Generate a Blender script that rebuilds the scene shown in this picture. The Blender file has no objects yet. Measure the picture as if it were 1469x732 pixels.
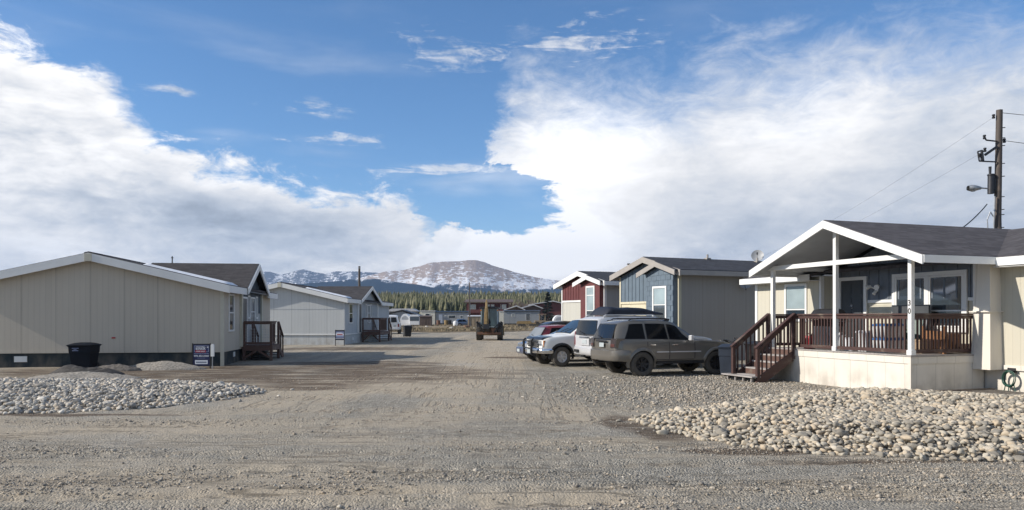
import bpy, bmesh, math, random
import numpy as np
from mathutils import Vector, Matrix, noise as mnoise
R = math.radians
random.seed(7)
RNG = np.random.default_rng(7)
scn = bpy.context.scene
COL = scn.collection
CAM_H = 1.9
F_PX = 1100.0          # focal length of the photograph in its own pixels
HORIZON = 455.0

def gx(px, Y):         # world X of a thing seen in column px when it stands Y metres away
    return (px - 734.5) / F_PX * Y
def gz(py, Y):
    return CAM_H - (py - HORIZON) / F_PX * Y

# ------------------------------------------------------------------ mesh helpers
class MB:
    def __init__(s):
        s.v = []; s.f = []; s.m = []; s.calls = []
    def add(s, vs, fs, m=0):
        o = len(s.v); s.calls.append((o, len(s.f)))
        s.v.extend([tuple(p) for p in vs])
        for f in fs:
            s.f.append([o + i for i in f]); s.m.append(m)
    def box(s, x0, x1, y0, y1, z0, z1, m=0):
        if x0 > x1: x0, x1 = x1, x0
        if y0 > y1: y0, y1 = y1, y0
        if z0 > z1: z0, z1 = z1, z0
        s.add([(x0,y0,z0),(x1,y0,z0),(x1,y1,z0),(x0,y1,z0),(x0,y0,z1),(x1,y0,z1),(x1,y1,z1),(x0,y1,z1)],
              [(0,3,2,1),(4,5,6,7),(0,1,5,4),(1,2,6,5),(2,3,7,6),(3,0,4,7)], m)
    def tbox(s, T, a0, a1, z0, z1, d0, d1, m=0):
        p = T(a0, z0, d0); q = T(a1, z1, d1)
        s.box(p[0], q[0], p[1], q[1], p[2], q[2], m)
    def bar(s, p, q, w, h, m=0, up=(0,0,1)):
        p = Vector(p); q = Vector(q); d = (q - p).normalized(); u = Vector(up)
        if abs(d.dot(u)) > .98: u = Vector((1,0,0))
        a = d.cross(u).normalized(); b = a.cross(d).normalized()
        a *= w / 2; b *= h / 2
        s.add([p-a-b,p+a-b,p+a+b,p-a+b,q-a-b,q+a-b,q+a+b,q-a+b],
              [(0,1,2,3),(4,7,6,5),(0,4,5,1),(1,5,6,2),(2,6,7,3),(3,7,4,0)], m)
    def tube(s, p, q, r0, r1=None, n=10, m=0):
        if r1 is None: r1 = r0
        p = Vector(p); q = Vector(q); d = (q - p).normalized()
        u = Vector((0,0,1)) if abs(d.z) < .95 else Vector((1,0,0))
        a = d.cross(u).normalized(); b = a.cross(d)
        vs = []
        for c, r in ((p, r0), (q, r1)):
            for i in range(n):
                t = 2 * math.pi * i / n
                vs.append(c + (a * math.cos(t) + b * math.sin(t)) * r)
        fs = [(i, (i+1) % n, n + (i+1) % n, n + i) for i in range(n)]
        fs += [tuple(range(n-1, -1, -1)), tuple(range(n, 2*n))]
        s.add(vs, fs, m)
    def path(s, pts, r, n=8, m=0):
        for p, q in zip(pts[:-1], pts[1:]): s.tube(p, q, r, r, n, m)
    def prism(s, poly, axis, a, b, m=0):
        n = len(poly)
        def P(u, w, t):
            return {'x': (t, u, w), 'y': (u, t, w), 'z': (u, w, t)}[axis]
        vs = [P(u, w, a) for u, w in poly] + [P(u, w, b) for u, w in poly]
        fs = [tuple(range(n-1, -1, -1)), tuple(range(n, 2*n))]
        fs += [(i, (i+1) % n, n + (i+1) % n, n + i) for i in range(n)]
        s.add(vs, fs, m)
    def lathe(s, prof, n=24, axis='z', c=(0,0,0), m=0, close=False):
        vs = []; k = len(prof)
        for i in range(n):
            t = 2 * math.pi * i / n
            for r, h in prof:
                u, w = r * math.cos(t), r * math.sin(t)
                p = {'z': (u, w, h), 'y': (u, h, w), 'x': (h, u, w)}[axis]
                vs.append((p[0]+c[0], p[1]+c[1], p[2]+c[2]))
        fs = []
        for i in range(n):
            j = (i + 1) % n
            for q in range(k if close else k - 1):
                q2 = (q + 1) % k
                fs.append((i*k+q, j*k+q, j*k+q2, i*k+q2))
        s.add(vs, fs, m)
    def quad(s, a, b, c, d, m=0):
        s.add([a, b, c, d], [(0,1,2,3)], m)
    def grid(s, P, m=0):             # P[i][j] points
        a = len(P); b = len(P[0])
        s.add([p for row in P for p in row],
              [(i*b+j, i*b+j+1, (i+1)*b+j+1, (i+1)*b+j) for i in range(a-1) for j in range(b-1)], m)
    def mesh(s, name, mats, smooth=False, angle=35, merge=False):
        me = bpy.data.meshes.new(name)
        me.from_pydata(s.v, [], s.f)
        bm = bmesh.new(); bm.from_mesh(me)
        if merge: bmesh.ops.remove_doubles(bm, verts=bm.verts, dist=1e-4)
        bm.faces.ensure_lookup_table()
        if not merge:
            for f, mi in zip(bm.faces, s.m): f.material_index = mi
        bmesh.ops.recalc_face_normals(bm, faces=bm.faces)
        bm.to_mesh(me); bm.free()
        for mt in (mats if isinstance(mats, (list, tuple)) else [mats]): me.materials.append(mt)
        if smooth:
            me.shade_smooth()
            if angle < 180: me.set_sharp_from_angle(angle=R(angle))
        me.update()
        return me
    def build(s, name, mats, parent=None, smooth=False, bevel=0, angle=35, merge=False):
        o = bpy.data.objects.new(name, s.mesh(name, mats, smooth, angle, merge))
        COL.objects.link(o)
        if parent is not None: o.parent = parent
        if bevel:
            b = o.modifiers.new('edge', 'BEVEL'); b.width = bevel; b.segments = 2; b.limit_method = 'ANGLE'; b.angle_limit = R(40)
        return o

def build_each(mb, name, mats, parent, bevel=0):
    """every board its own part"""
    cs = mb.calls + [(len(mb.v), len(mb.f))]
    for (v0, f0), (v1, f1) in zip(cs[:-1], cs[1:]):
        q = MB(); q.add(mb.v[v0:v1], [[i - v0 for i in f] for f in mb.f[f0:f1]]); q.build(name, mats, parent, bevel=bevel)
def tag(o, label=None, cat=None, group=None, kind=None):
    if label: o['label'] = label
    if cat: o['category'] = cat
    if group: o['group'] = group
    if kind: o['kind'] = kind
    return o
def thing(name, label, cat, loc=(0,0,0), rz=0, group=None):
    o = bpy.data.objects.new(name, None); COL.objects.link(o)
    o.location = loc; o.rotation_euler = (0, 0, rz); o.empty_display_size = .3
    return tag(o, label, cat, group)
def copy_tree(o, parent=None):
    c = o.copy(); COL.objects.link(c); c.parent = parent
    for ch in [x for x in o.children]: copy_tree(ch, c)
    return c
def text_part(name, body, size, mat, parent, loc, rot, width=None, align='CENTER'):
    cu = bpy.data.curves.new(name, 'FONT'); cu.body = body; cu.size = size; cu.align_x = align; cu.align_y = 'CENTER'
    cu.extrude = .0015; cu.offset = size*.022; cu.resolution_u = 2
    ob = bpy.data.objects.new(name, cu); COL.objects.link(ob)
    bpy.context.view_layer.update()
    me = bpy.data.meshes.new_from_object(ob.evaluated_get(bpy.context.evaluated_depsgraph_get()))
    bpy.data.objects.remove(ob); bpy.data.curves.remove(cu)
    if width:
        xs = [v.co.x for v in me.vertices]; w = max(xs) - min(xs)
        for v in me.vertices: v.co.x *= width / w
    me.materials.clear(); me.materials.append(mat)
    o = bpy.data.objects.new(name, me); COL.objects.link(o); o.parent = parent
    o.location = loc; o.rotation_euler = rot
    return o

# ------------------------------------------------------------------ materials
def new_mat(name):
    m = bpy.data.materials.new(name); m.use_nodes = True
    nt = m.node_tree; nt.nodes.clear()
    out = nt.nodes.new('ShaderNodeOutputMaterial'); b = nt.nodes.new('ShaderNodeBsdfPrincipled')
    nt.links.new(b.outputs[0], out.inputs[0])
    return m, nt, b
def nd(nt, typ, **kw):
    n = nt.nodes.new(typ)
    for k, v in kw.items(): setattr(n, k, v)
    return n
def noise_n(nt, vec, scale, detail=4, rough=.55):
    n = nt.nodes.new('ShaderNodeTexNoise'); n.inputs['Scale'].default_value = scale
    n.inputs['Detail'].default_value = detail; n.inputs['Roughness'].default_value = rough
    if vec is not None: nt.links.new(vec, n.inputs['Vector'])
    return n
def mathn(nt, op, a, b=None, c=None, clamp=False):
    n = nt.nodes.new('ShaderNodeMath'); n.operation = op; n.use_clamp = clamp
    for i, x in enumerate((a, b, c)):
        if x is None: continue
        if isinstance(x, (int, float)): n.inputs[i].default_value = x
        else: nt.links.new(x, n.inputs[i])
    return n.outputs[0]
def sstep(nt, x, a, b):
    n = nt.nodes.new('ShaderNodeMapRange'); n.interpolation_type = 'SMOOTHSTEP'
    nt.links.new(x, n.inputs['Value'])
    n.inputs['From Min'].default_value = a; n.inputs['From Max'].default_value = b
    return n.outputs[0]
def mixc(nt, f, a, b, mode='MIX'):
    n = nt.nodes.new('ShaderNodeMix'); n.data_type = 'RGBA'; n.blend_type = mode
    for sock, x in ((n.inputs[0], f), (n.inputs[6], a), (n.inputs[7], b)):
        if isinstance(x, (int, float)): sock.default_value = x
        elif isinstance(x, tuple): sock.default_value = (*x[:3], 1)
        else: nt.links.new(x, sock)
    return n.outputs[2]
def bump_n(nt, h, strength, dist=.02):
    n = nt.nodes.new('ShaderNodeBump'); n.inputs['Strength'].default_value = strength; n.inputs['Distance'].default_value = dist
    nt.links.new(h, n.inputs['Height']); return n.outputs[0]
def mapping(nt, vec, scale=(1,1,1), rot=(0,0,0)):
    n = nt.nodes.new('ShaderNodeMapping'); n.inputs['Scale'].default_value = scale; n.inputs['Rotation'].default_value = rot
    nt.links.new(vec, n.inputs['Vector']); return n.outputs[0]
def cl(c, k): return tuple(max(0, min(1, x * k)) for x in c)

def pm(name, col, rough=.6, metal=0, var=.12, scale=3, bump=.15, bscale=60, spec=.5, coat=0, dust=0):
    m, nt, b = new_mat(name)
    tc = nd(nt, 'ShaderNodeTexCoord').outputs['Object']
    n = noise_n(nt, tc, scale, 6)
    c = mixc(nt, sstep(nt, n.outputs[0], .3, .7), cl(col, 1 - var), cl(col, 1 + var))
    if dust:                                             # road dust, thicker towards the sills
        z = nd(nt, 'ShaderNodeSeparateXYZ'); nt.links.new(tc, z.inputs[0])
        h = sstep(nt, z.outputs[2], 1.1, .25)
        dn = noise_n(nt, tc, 5, 8, .65)
        f = mathn(nt, 'MULTIPLY', mathn(nt, 'ADD', mathn(nt, 'MULTIPLY', h, .7), .12), mathn(nt, 'MULTIPLY', dn.outputs[0], dust))
        c = mixc(nt, f, c, (.33, .29, .24))
        r = mathn(nt, 'ADD', rough, mathn(nt, 'MULTIPLY', f, .6)); nt.links.new(r, b.inputs['Roughness'])
    else:
        r = mathn(nt, 'ADD', mathn(nt, 'MULTIPLY', n.outputs[0], .16), rough - .08); nt.links.new(r, b.inputs['Roughness'])
    nt.links.new(c, b.inputs['Base Color'])
    b.inputs['Metallic'].default_value = metal
    b.inputs['Specular IOR Level'].default_value = spec
    b.inputs['Coat Weight'].default_value = coat; b.inputs['Coat Roughness'].default_value = .06
    if bump:
        n2 = noise_n(nt, tc, bscale, 3)
        nt.links.new(bump_n(nt, n2.outputs[0], bump, .01), b.inputs['Normal'])
    return m

def siding(name, col, pitch=.203, groove=.022, seam=1.22, dirt=.25):  # dirt sets how dark the seams and the painted groove shade are
    """vertical-groove sheet siding; panels 1.22 m wide with a joint between them"""
    m, nt, b = new_mat(name)
    tc = nd(nt, 'ShaderNodeTexCoord').outputs['Object']
    sp = nd(nt, 'ShaderNodeSeparateXYZ'); nt.links.new(tc, sp.inputs[0])
    u = mathn(nt, 'ADD', mathn(nt, 'ADD', sp.outputs[0], sp.outputs[1]), 100.03)
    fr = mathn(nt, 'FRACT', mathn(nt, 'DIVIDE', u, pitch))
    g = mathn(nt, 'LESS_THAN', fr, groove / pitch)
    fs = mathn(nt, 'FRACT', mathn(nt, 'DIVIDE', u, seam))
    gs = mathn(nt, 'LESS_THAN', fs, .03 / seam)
    pid = mathn(nt, 'FLOOR', mathn(nt, 'DIVIDE', u, seam))
    wn = nd(nt, 'ShaderNodeTexWhiteNoise'); wn.noise_dimensions = '1D'; nt.links.new(pid, wn.inputs['W'])
    bid = mathn(nt, 'FLOOR', mathn(nt, 'DIVIDE', u, pitch))
    wb = nd(nt, 'ShaderNodeTexWhiteNoise'); wb.noise_dimensions = '1D'; nt.links.new(bid, wb.inputs['W'])
    st = noise_n(nt, mapping(nt, tc, (9, 9, .5)), 1, 5)
    big = noise_n(nt, tc, .45, 5)
    k = mathn(nt, 'ADD', mathn(nt, 'MULTIPLY', wn.outputs[0], .045), mathn(nt, 'MULTIPLY', wb.outputs[0], .03))
    k = mathn(nt, 'ADD', k, mathn(nt, 'MULTIPLY', st.outputs[0], .11))
    k = mathn(nt, 'ADD', k, mathn(nt, 'MULTIPLY', big.outputs[0], .15))
    k = mathn(nt, 'ADD', k, .81)
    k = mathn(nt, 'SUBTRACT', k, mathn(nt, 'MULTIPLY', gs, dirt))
    k = mathn(nt, 'SUBTRACT', k, mathn(nt, 'MULTIPLY', g, dirt * .35))  # shade inside the grooves put into the colour
    c = nd(nt, 'ShaderNodeVectorMath', operation='SCALE'); c.inputs[0].default_value = col; nt.links.new(k, c.inputs['Scale'])
    spl = noise_n(nt, mapping(nt, tc, (2.2, 2.2, 1.5)), 1, 6)      # splash dirt low on the wall
    low = mathn(nt, 'MULTIPLY', sstep(nt, sp.outputs[2], .9, .0), sstep(nt, spl.outputs[0], .35, .75))
    cc = mixc(nt, mathn(nt, 'MULTIPLY', low, .5), c.outputs[0], (.26, .22, .17))
    nt.links.new(cc, b.inputs['Base Color'])
    b.inputs['Roughness'].default_value = .75; b.inputs['Specular IOR Level'].default_value = .25
    fine = noise_n(nt, mapping(nt, tc, (40, 40, 4)), 1, 3)
    h = mathn(nt, 'SUBTRACT', mathn(nt, 'MULTIPLY', fine.outputs[0], .25), mathn(nt, 'ADD', g, mathn(nt, 'MULTIPLY', gs, .6)))
    nt.links.new(bump_n(nt, h, .35, .01), b.inputs['Normal'])
    return m

def shingles(name, col):
    m, nt, b = new_mat(name)
    tc = nd(nt, 'ShaderNodeTexCoord').outputs['Object']
    br = nd(nt, 'ShaderNodeTexBrick'); br.offset = .37; br.squash = 1
    br.inputs['Scale'].default_value = 1; br.inputs['Mortar Size'].default_value = .006
    br.inputs['Brick Width'].default_value = .28; br.inputs['Row Height'].default_value = .14
    br.inputs['Color1'].default_value = (*cl(col, .5), 1); br.inputs['Color2'].default_value = (*cl(col, 1.6), 1)
    br.inputs['Mortar'].default_value = (*cl(col, .35), 1)
    nt.links.new(tc, br.inputs['Vector'])
    n = noise_n(nt, tc, 1.3, 7, .6); n2 = noise_n(nt, tc, 120, 2)
    c = mixc(nt, .75, br.outputs[0], mixc(nt, n.outputs[0], cl(col, .4), cl(col, 1.9)), 'MIX')
    c = mixc(nt, .5, br.outputs[0], c)
    c = mixc(nt, mathn(nt, 'MULTIPLY', n2.outputs[0], .5), c, cl(col, 1.6))
    nt.links.new(c, b.inputs['Base Color']); b.inputs['Roughness'].default_value = .9; b.inputs['Specular IOR Level'].default_value = .25
    h = mathn(nt, 'ADD', mathn(nt, 'MULTIPLY', br.outputs['Fac'], -1), n2.outputs[0])
    nt.links.new(bump_n(nt, h, .6, .012), b.inputs['Normal'])
    return m

def glass(name, col=(.028, .042, .055), rough=.04, spec=.9, ior=1.52):
    m, nt, b = new_mat(name)
    tc = nd(nt, 'ShaderNodeTexCoord').outputs['Object']
    n = noise_n(nt, tc, 1.2, 3)
    nt.links.new(mixc(nt, n.outputs[0], cl(col, .6), cl(col, 1.5)), b.inputs['Base Color'])
    b.inputs['Roughness'].default_value = rough; b.inputs['Specular IOR Level'].default_value = spec
    b.inputs['IOR'].default_value = ior
    n2 = noise_n(nt, tc, .9, 2)
    nt.links.new(bump_n(nt, n2.outputs[0], .06, .05), b.inputs['Normal'])
    return m

def wood(name, col, grain=(1, 1, 14)):
    m, nt, b = new_mat(name)
    tc = nd(nt, 'ShaderNodeTexCoord').outputs['Object']
    n = noise_n(nt, mapping(nt, tc, grain), 3, 6); n2 = noise_n(nt, tc, 2.3, 5)
    c = mixc(nt, n.outputs[0], cl(col, .55), cl(col, 1.4))
    c = mixc(nt, sstep(nt, n2.outputs[0], .52, .72), c, (.17, .13, .10))
    nt.links.new(c, b.inputs['Base Color']); b.inputs['Roughness'].default_value = .7
    nt.links.new(bump_n(nt, n.outputs[0], .3, .01), b.inputs['Normal'])
    return m

M = {}
M['white'] = pm('white_trim_paint', (.78, .78, .76), .5, var=.05, scale=1.2, bump=.08)
M['taupe'] = pm('taupe_trim_paint', (.36, .33, .30), .55, var=.06, bump=.08)
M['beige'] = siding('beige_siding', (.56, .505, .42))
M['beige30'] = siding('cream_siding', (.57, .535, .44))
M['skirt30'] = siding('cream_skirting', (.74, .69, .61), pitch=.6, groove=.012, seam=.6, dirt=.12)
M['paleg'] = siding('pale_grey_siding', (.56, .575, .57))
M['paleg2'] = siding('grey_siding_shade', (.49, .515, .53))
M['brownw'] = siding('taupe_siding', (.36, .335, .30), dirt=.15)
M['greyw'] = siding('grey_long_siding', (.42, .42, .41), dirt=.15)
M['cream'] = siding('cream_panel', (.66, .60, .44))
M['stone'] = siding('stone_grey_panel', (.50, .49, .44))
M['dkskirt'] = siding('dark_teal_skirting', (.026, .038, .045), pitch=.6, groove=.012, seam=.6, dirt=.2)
M['navyb'] = pm('slate_blue_board', (.075, .10, .125), .6, var=.1, bump=.12)
M['blueb'] = pm('blue_board', (.125, .165, .205), .6, var=.08, bump=.12)
M['redb'] = pm('barn_red_board', (.125, .035, .035), .6, var=.1, bump=.12)
M['char'] = pm('charcoal_board', (.16, .185, .22), .65, var=.12, bump=.12)
M['lap'] = pm('beige_lap_board', (.56, .53, .43), .65, var=.06, bump=.1)
M['lapg'] = pm('grey_lap_board', (.38, .40, .41), .65, var=.06, bump=.1)
M['roof'] = shingles('dark_shingles', (.078, .072, .075))
M['roof2'] = shingles('brown_grey_shingles', (.056, .052, .053))
M['roof3'] = shingles('blue_black_shingles', (.048, .050, .058))
M['soffit'] = pm('grey_soffit', (.34, .36, .39), .7, var=.06)
M['glass'] = glass('window_glass', spec=.5, ior=2.9)
M['sideglass'] = glass('dark_side_glass', (.008, .009, .011), .05, .07)
M['carglass'] = glass('tinted_car_glass', (.008, .009, .011), .03, .38)
M['clearglass'] = glass('clear_car_glass', (.03, .045, .06), .03)
M['redwood'] = wood('red_brown_stain', (.066, .032, .027))
M['tread'] = pm('grey_weathered_tread', (.36, .33, .31), .8, var=.15)
M['darkwood'] = wood('dark_brown_stain', (.115, .062, .048))
M['black'] = pm('black_plastic', (.015, .015, .017), .5, var=.3)
M['rubber'] = pm('tyre_rubber', (.03, .028, .026), .85, var=.3, scale=6, bump=.3, dust=.5)
M['dkmetal'] = pm('dark_metal', (.05, .05, .055), .45, metal=.6, var=.2)
M['steel'] = pm('galvanised_steel', (.42, .43, .44), .45, metal=.7, var=.15)
M['chrome'] = pm('chrome', (.75, .75, .77), .12, metal=1, var=.05, bump=0)
M['bin'] = pm('blue_black_bin_plastic', (.008, .011, .018), .6, var=.2, spec=.2)
M['binb'] = pm('slate_blue_bin_plastic', (.03, .04, .06), .55, var=.15)
M['navy'] = pm('navy_sign_enamel', (.012, .018, .075), .35, var=.1, bump=0)
M['signred'] = pm('sign_red', (.42, .02, .03), .4, var=.05, bump=0)
M['signwhite'] = pm('sign_white', (.72, .74, .78), .4, var=.04, bump=0)
M['signlav'] = pm('sign_pale_blue', (.28, .32, .48), .4, var=.04, bump=0)
M['pole'] = wood('weathered_pole_wood', (.085, .068, .058), (6, 6, .4))
M['lightlens'] = pm('lamp_lens', (.5, .5, .5), .25, var=.1)
M['redlens'] = pm('tail_lens', (.20, .012, .012), .2, var=.15, bump=0, coat=.5)
M['smokelens'] = pm('smoked_lens', (.05, .04, .04), .2, var=.15, bump=0, coat=.5)
M['amber'] = pm('amber_lens', (.55, .20, .04), .25, var=.1, bump=0)
M['headlens'] = pm('headlight_lens', (.55, .57, .6), .12, var=.1, bump=0, metal=.5)
M['plate'] = pm('number_plate', (.42, .46, .47), .5, var=.08)
M['jeep'] = pm('khaki_car_paint', (.158, .148, .132), .30, metal=.35, var=.04, scale=1, bump=0, coat=.6, dust=.75)
M['silver'] = pm('silver_car_paint', (.66, .66, .67), .32, metal=.25, var=.04, scale=1, bump=0, coat=.5, dust=.4)
M['wpaint'] = pm('white_car_paint', (.80, .80, .77), .35, var=.04, scale=1, bump=0, coat=.4, dust=.35)
M['navycar'] = pm('dark_blue_car_paint', (.028, .055, .14), .3, var=.06, scale=1, bump=0, coat=.7, dust=.5)
M['redcar'] = pm('dark_red_car_paint', (.22, .022, .032), .35, var=.06, scale=1, bump=0, coat=.5, dust=.5)
M['blackcar'] = pm('black_car_paint', (.012, .012, .014), .35, var=.06, scale=1, bump=0, coat=.5, dust=.3)
M['cargo'] = pm('black_cargo_fabric', (.012, .015, .026), .6, var=.25, scale=4, bump=.35, bscale=9)
M['vanwhite'] = pm('white_van_paint', (.78, .78, .77), .35, var=.03, scale=1, bump=0, coat=.4, dust=.4)
M['yellow'] = pm('faded_yellow_paint', (.31, .215, .095), .55, var=.2, scale=4)
M['rust'] = pm('rusty_orange_steel', (.17, .09, .055), .7, var=.3, scale=6)
M['palecab'] = glass('pale_cab_glass', (.16, .24, .27), .08)
M['hose'] = pm('green_hose', (.016, .07, .05), .45, var=.15)
# ------------------------------------------------------------------ numpy mesh helper
def np_mesh(name, V, F, mat, smooth=True, tint=None):
    V = np.asarray(V, np.float32); F = np.asarray(F, np.int32); k = F.shape[1]
    me = bpy.data.meshes.new(name)
    me.vertices.add(len(V)); me.vertices.foreach_set('co', V.ravel())
    me.loops.add(F.size); me.loops.foreach_set('vertex_index', F.ravel())
    me.polygons.add(len(F)); me.polygons.foreach_set('loop_start', np.arange(0, F.size, k, dtype=np.int32))
    try: me.polygons.foreach_set('loop_total', np.full(len(F), k, np.int32))
    except Exception: pass
    if tint is not None:
        a = me.attributes.new('tint', 'FLOAT', 'POINT'); a.data.foreach_set('value', np.asarray(tint, np.float32))
    me.update(calc_edges=True); me.validate()
    me.materials.append(mat)
    if smooth: me.shade_smooth()
    o = bpy.data.objects.new(name, me); COL.objects.link(o)
    return o
def vnoise(x, y, seed=0):
    """smooth value noise on numpy arrays"""
    xi = np.floor(x).astype(np.int64); yi = np.floor(y).astype(np.int64)
    fx = x - xi; fy = y - yi; fx = fx*fx*(3-2*fx); fy = fy*fy*(3-2*fy)
    def h(a, b):
        n = (a * 374761393 + b * 668265263 + seed * 974711) & 0x7fffffff
        n = ((n ^ (n >> 13)) * 1274126177) & 0x7fffffff
        return ((n ^ (n >> 16)) & 0xffff) / 65535.0
    return (h(xi,yi)*(1-fx)+h(xi+1,yi)*fx)*(1-fy) + (h(xi,yi+1)*(1-fx)+h(xi+1,yi+1)*fx)*fy
def fbm(x, y, oct=5, seed=0, ridged=False):
    s = 0; a = .5; t = 0
    for i in range(oct):
        n = vnoise(x, y, seed + i)
        if ridged: n = 1 - abs(2*n - 1)
        s = s + a * n; t += a; a *= .5; x = x * 2.03 + 17.1; y = y * 2.03 + 9.7
    return s / t
def npstep(x, a, b):
    t = np.clip((x - a) / (b - a), 0, 1); return t*t*(3-2*t)

# ------------------------------------------------------------------ ground
def ground_h(x, y):
    x = np.asarray(x, float); y = np.asarray(y, float)
    z = 19.0 * npstep(y, 225, 820) + 20 * npstep(y, 1200, 3600)
    near = npstep(y, 60, 26) * npstep(np.abs(x), 30, 20)
    z = z + near * (.05 * (fbm(x*.35, y*.35, 3, 3) - .5))
    fine = npstep(y, 24, 16) * npstep(np.abs(x), 15.5, 13)
    z = z + fine * (.045 * (fbm(x*.5, y*2.2, 4, 11) - .5) + .022 * (fbm(x*5, y*5, 3, 21) - .5) + .014 * npstep(fbm(x*.25, y*1.5, 3, 41), .5, .7) * (fbm(x*2.2+y*1.2, y*4.5, 3, 42) - .5))
    # tyre ruts that cross in front, and the pair running up the road
    for yc, w, d in ((8.35, .16, .06), (9.7, .18, .045), (7.75, .12, .05), (10.9, .2, .03)):
        dy = y - yc - .05*x - .15*np.sin(x*.3)
        z = z - fine * d * np.exp(-(dy/w)**2) * (.6 + .4*np.sin(x*14)) + fine * .5*d * np.exp(-((np.abs(dy)-.28)/.12)**2)
    return z
def axis_vals(lo, hi, d0, d1, step, grow):
    v = list(np.arange(d0, d1 + step/2, step))
    s = step; p = v[-1]
    while p < hi: s *= grow; p += s; v.append(min(p, hi))
    s = step; p = v[0]; w = []
    while p > lo: s *= grow; p -= s; w.append(max(p, lo))
    return np.array(w[::-1] + v)
def sheet(name, xs, ys, hf, mat):
    X, Y = np.meshgrid(xs, ys); Z = hf(X, Y)
    nx = len(xs); ny = len(ys)
    V = np.stack([X.ravel(), Y.ravel(), Z.ravel()], 1)
    i = np.arange(nx-1)[None] + np.arange(ny-1)[:,None]*nx
    F = np.stack([i, i+1, i+nx+1, i+nx], -1).reshape(-1,4)
    return np_mesh(name, V, F, mat)

def ground_mat():
    m, nt, b = new_mat('gravel_ground')
    P = nd(nt, 'ShaderNodeTexCoord').outputs['Object']
    sp = nd(nt, 'ShaderNodeSeparateXYZ'); nt.links.new(P, sp.inputs[0])
    X, Y = sp.outputs[0], sp.outputs[1]
    along = noise_n(nt, mapping(nt, P, (.85, .05, 1), (0,0,R(4))), 1, 7, .6).outputs[0]    # wheel tracks up the road
    across = noise_n(nt, mapping(nt, P, (.07, 1.0, 1), (0,0,R(-4))), 1, 8, .62).outputs[0]  # tracks along the front road
    patch = noise_n(nt, P, .22, 7, .6).outputs[0]
    patch2 = noise_n(nt, mapping(nt, P, (.5, .9, 1)), 1.1, 6, .6).outputs[0]
    wa = sstep(nt, mathn(nt, 'ADD', Y, mathn(nt, 'MULTIPLY', patch, 5)), 21, 12)
    trk = mathn(nt, 'ADD', mathn(nt, 'MULTIPLY', along, mathn(nt, 'SUBTRACT', 1, wa)), mathn(nt, 'MULTIPLY', across, wa))
    t = mathn(nt, 'ADD', mathn(nt, 'MULTIPLY', trk, .62), mathn(nt, 'MULTIPLY', patch2, .38))
    def blob0(cx, cy, rx, ry):
        dx = mathn(nt, 'DIVIDE', mathn(nt, 'SUBTRACT', X, cx), rx); dy = mathn(nt, 'DIVIDE', mathn(nt, 'SUBTRACT', Y, cy), ry)
        return mathn(nt, 'EXPONENT', mathn(nt, 'MULTIPLY', mathn(nt, 'ADD', mathn(nt, 'MULTIPLY', dx, dx), mathn(nt, 'MULTIPLY', dy, dy)), -1))
    # traffic has packed the middle of the road tan; loose grey gravel lies on the sides and in the turning area
    bias = 0
    for sg, bb in ((1, (-4.2, 21.5, 2.6, 4.5)), (1, (-1.6, 30, 1.4, 11)), (.8, (-.4, 52, 2.0, 20)), (.8, (-3.5, 8.6, 5.5, .55)), (.7, (-6.5, 12.8, 3.5, 1.0)), (.5, (2, 15, 2.6, 1.6)),
                   (-1, (3.4, 22, 2.8, 6)), (-.8, (-2.6, 17.2, 1.3, 1.5)), (-.8, (1.2, 9.0, 2.2, .8)), (-.7, (-4.0, 7.4, 3, .45)), (-.6, (6, 30, 5, 4)), (-.5, (-.5, 13.2, 2.4, .9))):
        q_ = mathn(nt, 'MULTIPLY', blob0(*bb), sg * .16); bias = q_ if isinstance(bias, int) else mathn(nt, 'ADD', bias, q_)
    t = mathn(nt, 'ADD', t, bias)
    c = mixc(nt, sstep(nt, t, .40, .63), (.345, .32, .272), (.45, .385, .295))
    # thin rut lines: contours of the track noise, darker and cut into the bump
    r1 = sstep(nt, mathn(nt, 'ABSOLUTE', mathn(nt, 'SUBTRACT', trk, .5)), .022, .0)
    r2 = sstep(nt, mathn(nt, 'ABSOLUTE', mathn(nt, 'SUBTRACT', trk, .575)), .016, .0)
    r3 = sstep(nt, mathn(nt, 'ABSOLUTE', mathn(nt, 'SUBTRACT', trk, .43)), .014, .0)
    rut = mathn(nt, 'MULTIPLY', mathn(nt, 'MAXIMUM', r1, mathn(nt, 'MAXIMUM', r2, r3)), sstep(nt, patch2, .40, .62))
    c = mixc(nt, mathn(nt, 'MULTIPLY', rut, .5), c, (.20, .165, .125))
    c = mixc(nt, mathn(nt, 'MULTIPLY', sstep(nt, patch, .52, .70), .5), c, (.43, .405, .36))
    # brown soil churned up on the plots to the left and the verge of the road
    def blob(cx, cy, rx, ry, soft=.5):
        dx = mathn(nt, 'DIVIDE', mathn(nt, 'SUBTRACT', X, cx), rx); dy = mathn(nt, 'DIVIDE', mathn(nt, 'SUBTRACT', Y, cy), ry)
        d = mathn(nt, 'SQRT', mathn(nt, 'ADD', mathn(nt, 'MULTIPLY', dx, dx), mathn(nt, 'MULTIPLY', dy, dy)))
        d = mathn(nt, 'ADD', d, mathn(nt, 'MULTIPLY', mathn(nt, 'SUBTRACT', patch2, .5), 1.6))
        return sstep(nt, d, 1 + soft*.5, 1 - soft*.5)
    soil = mathn(nt, 'MAXIMUM', blob(-9.5, 26, 8.8, 4.8), blob(-6.5, 30.5, 3.4, 2.6))
    for bb in ((-9.5, 46, 4.5, 2.4), (.1, 36, 1.3, .9), (-5.9, 21.0, 1.8, 1.3), (2.0, 13.7, .45, 1.0), (2.5, 12.2, .45, .8), (3.4, 10.8, .9, .3), (5.4, 10.05, 2.0, .22), (6, 38, 4, 1.5), (8.6, 9.9, 2.0, .2), (-8.8, 14.8, 2.5, .25)):
        soil = mathn(nt, 'MAXIMUM', soil, blob(*bb))
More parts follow.
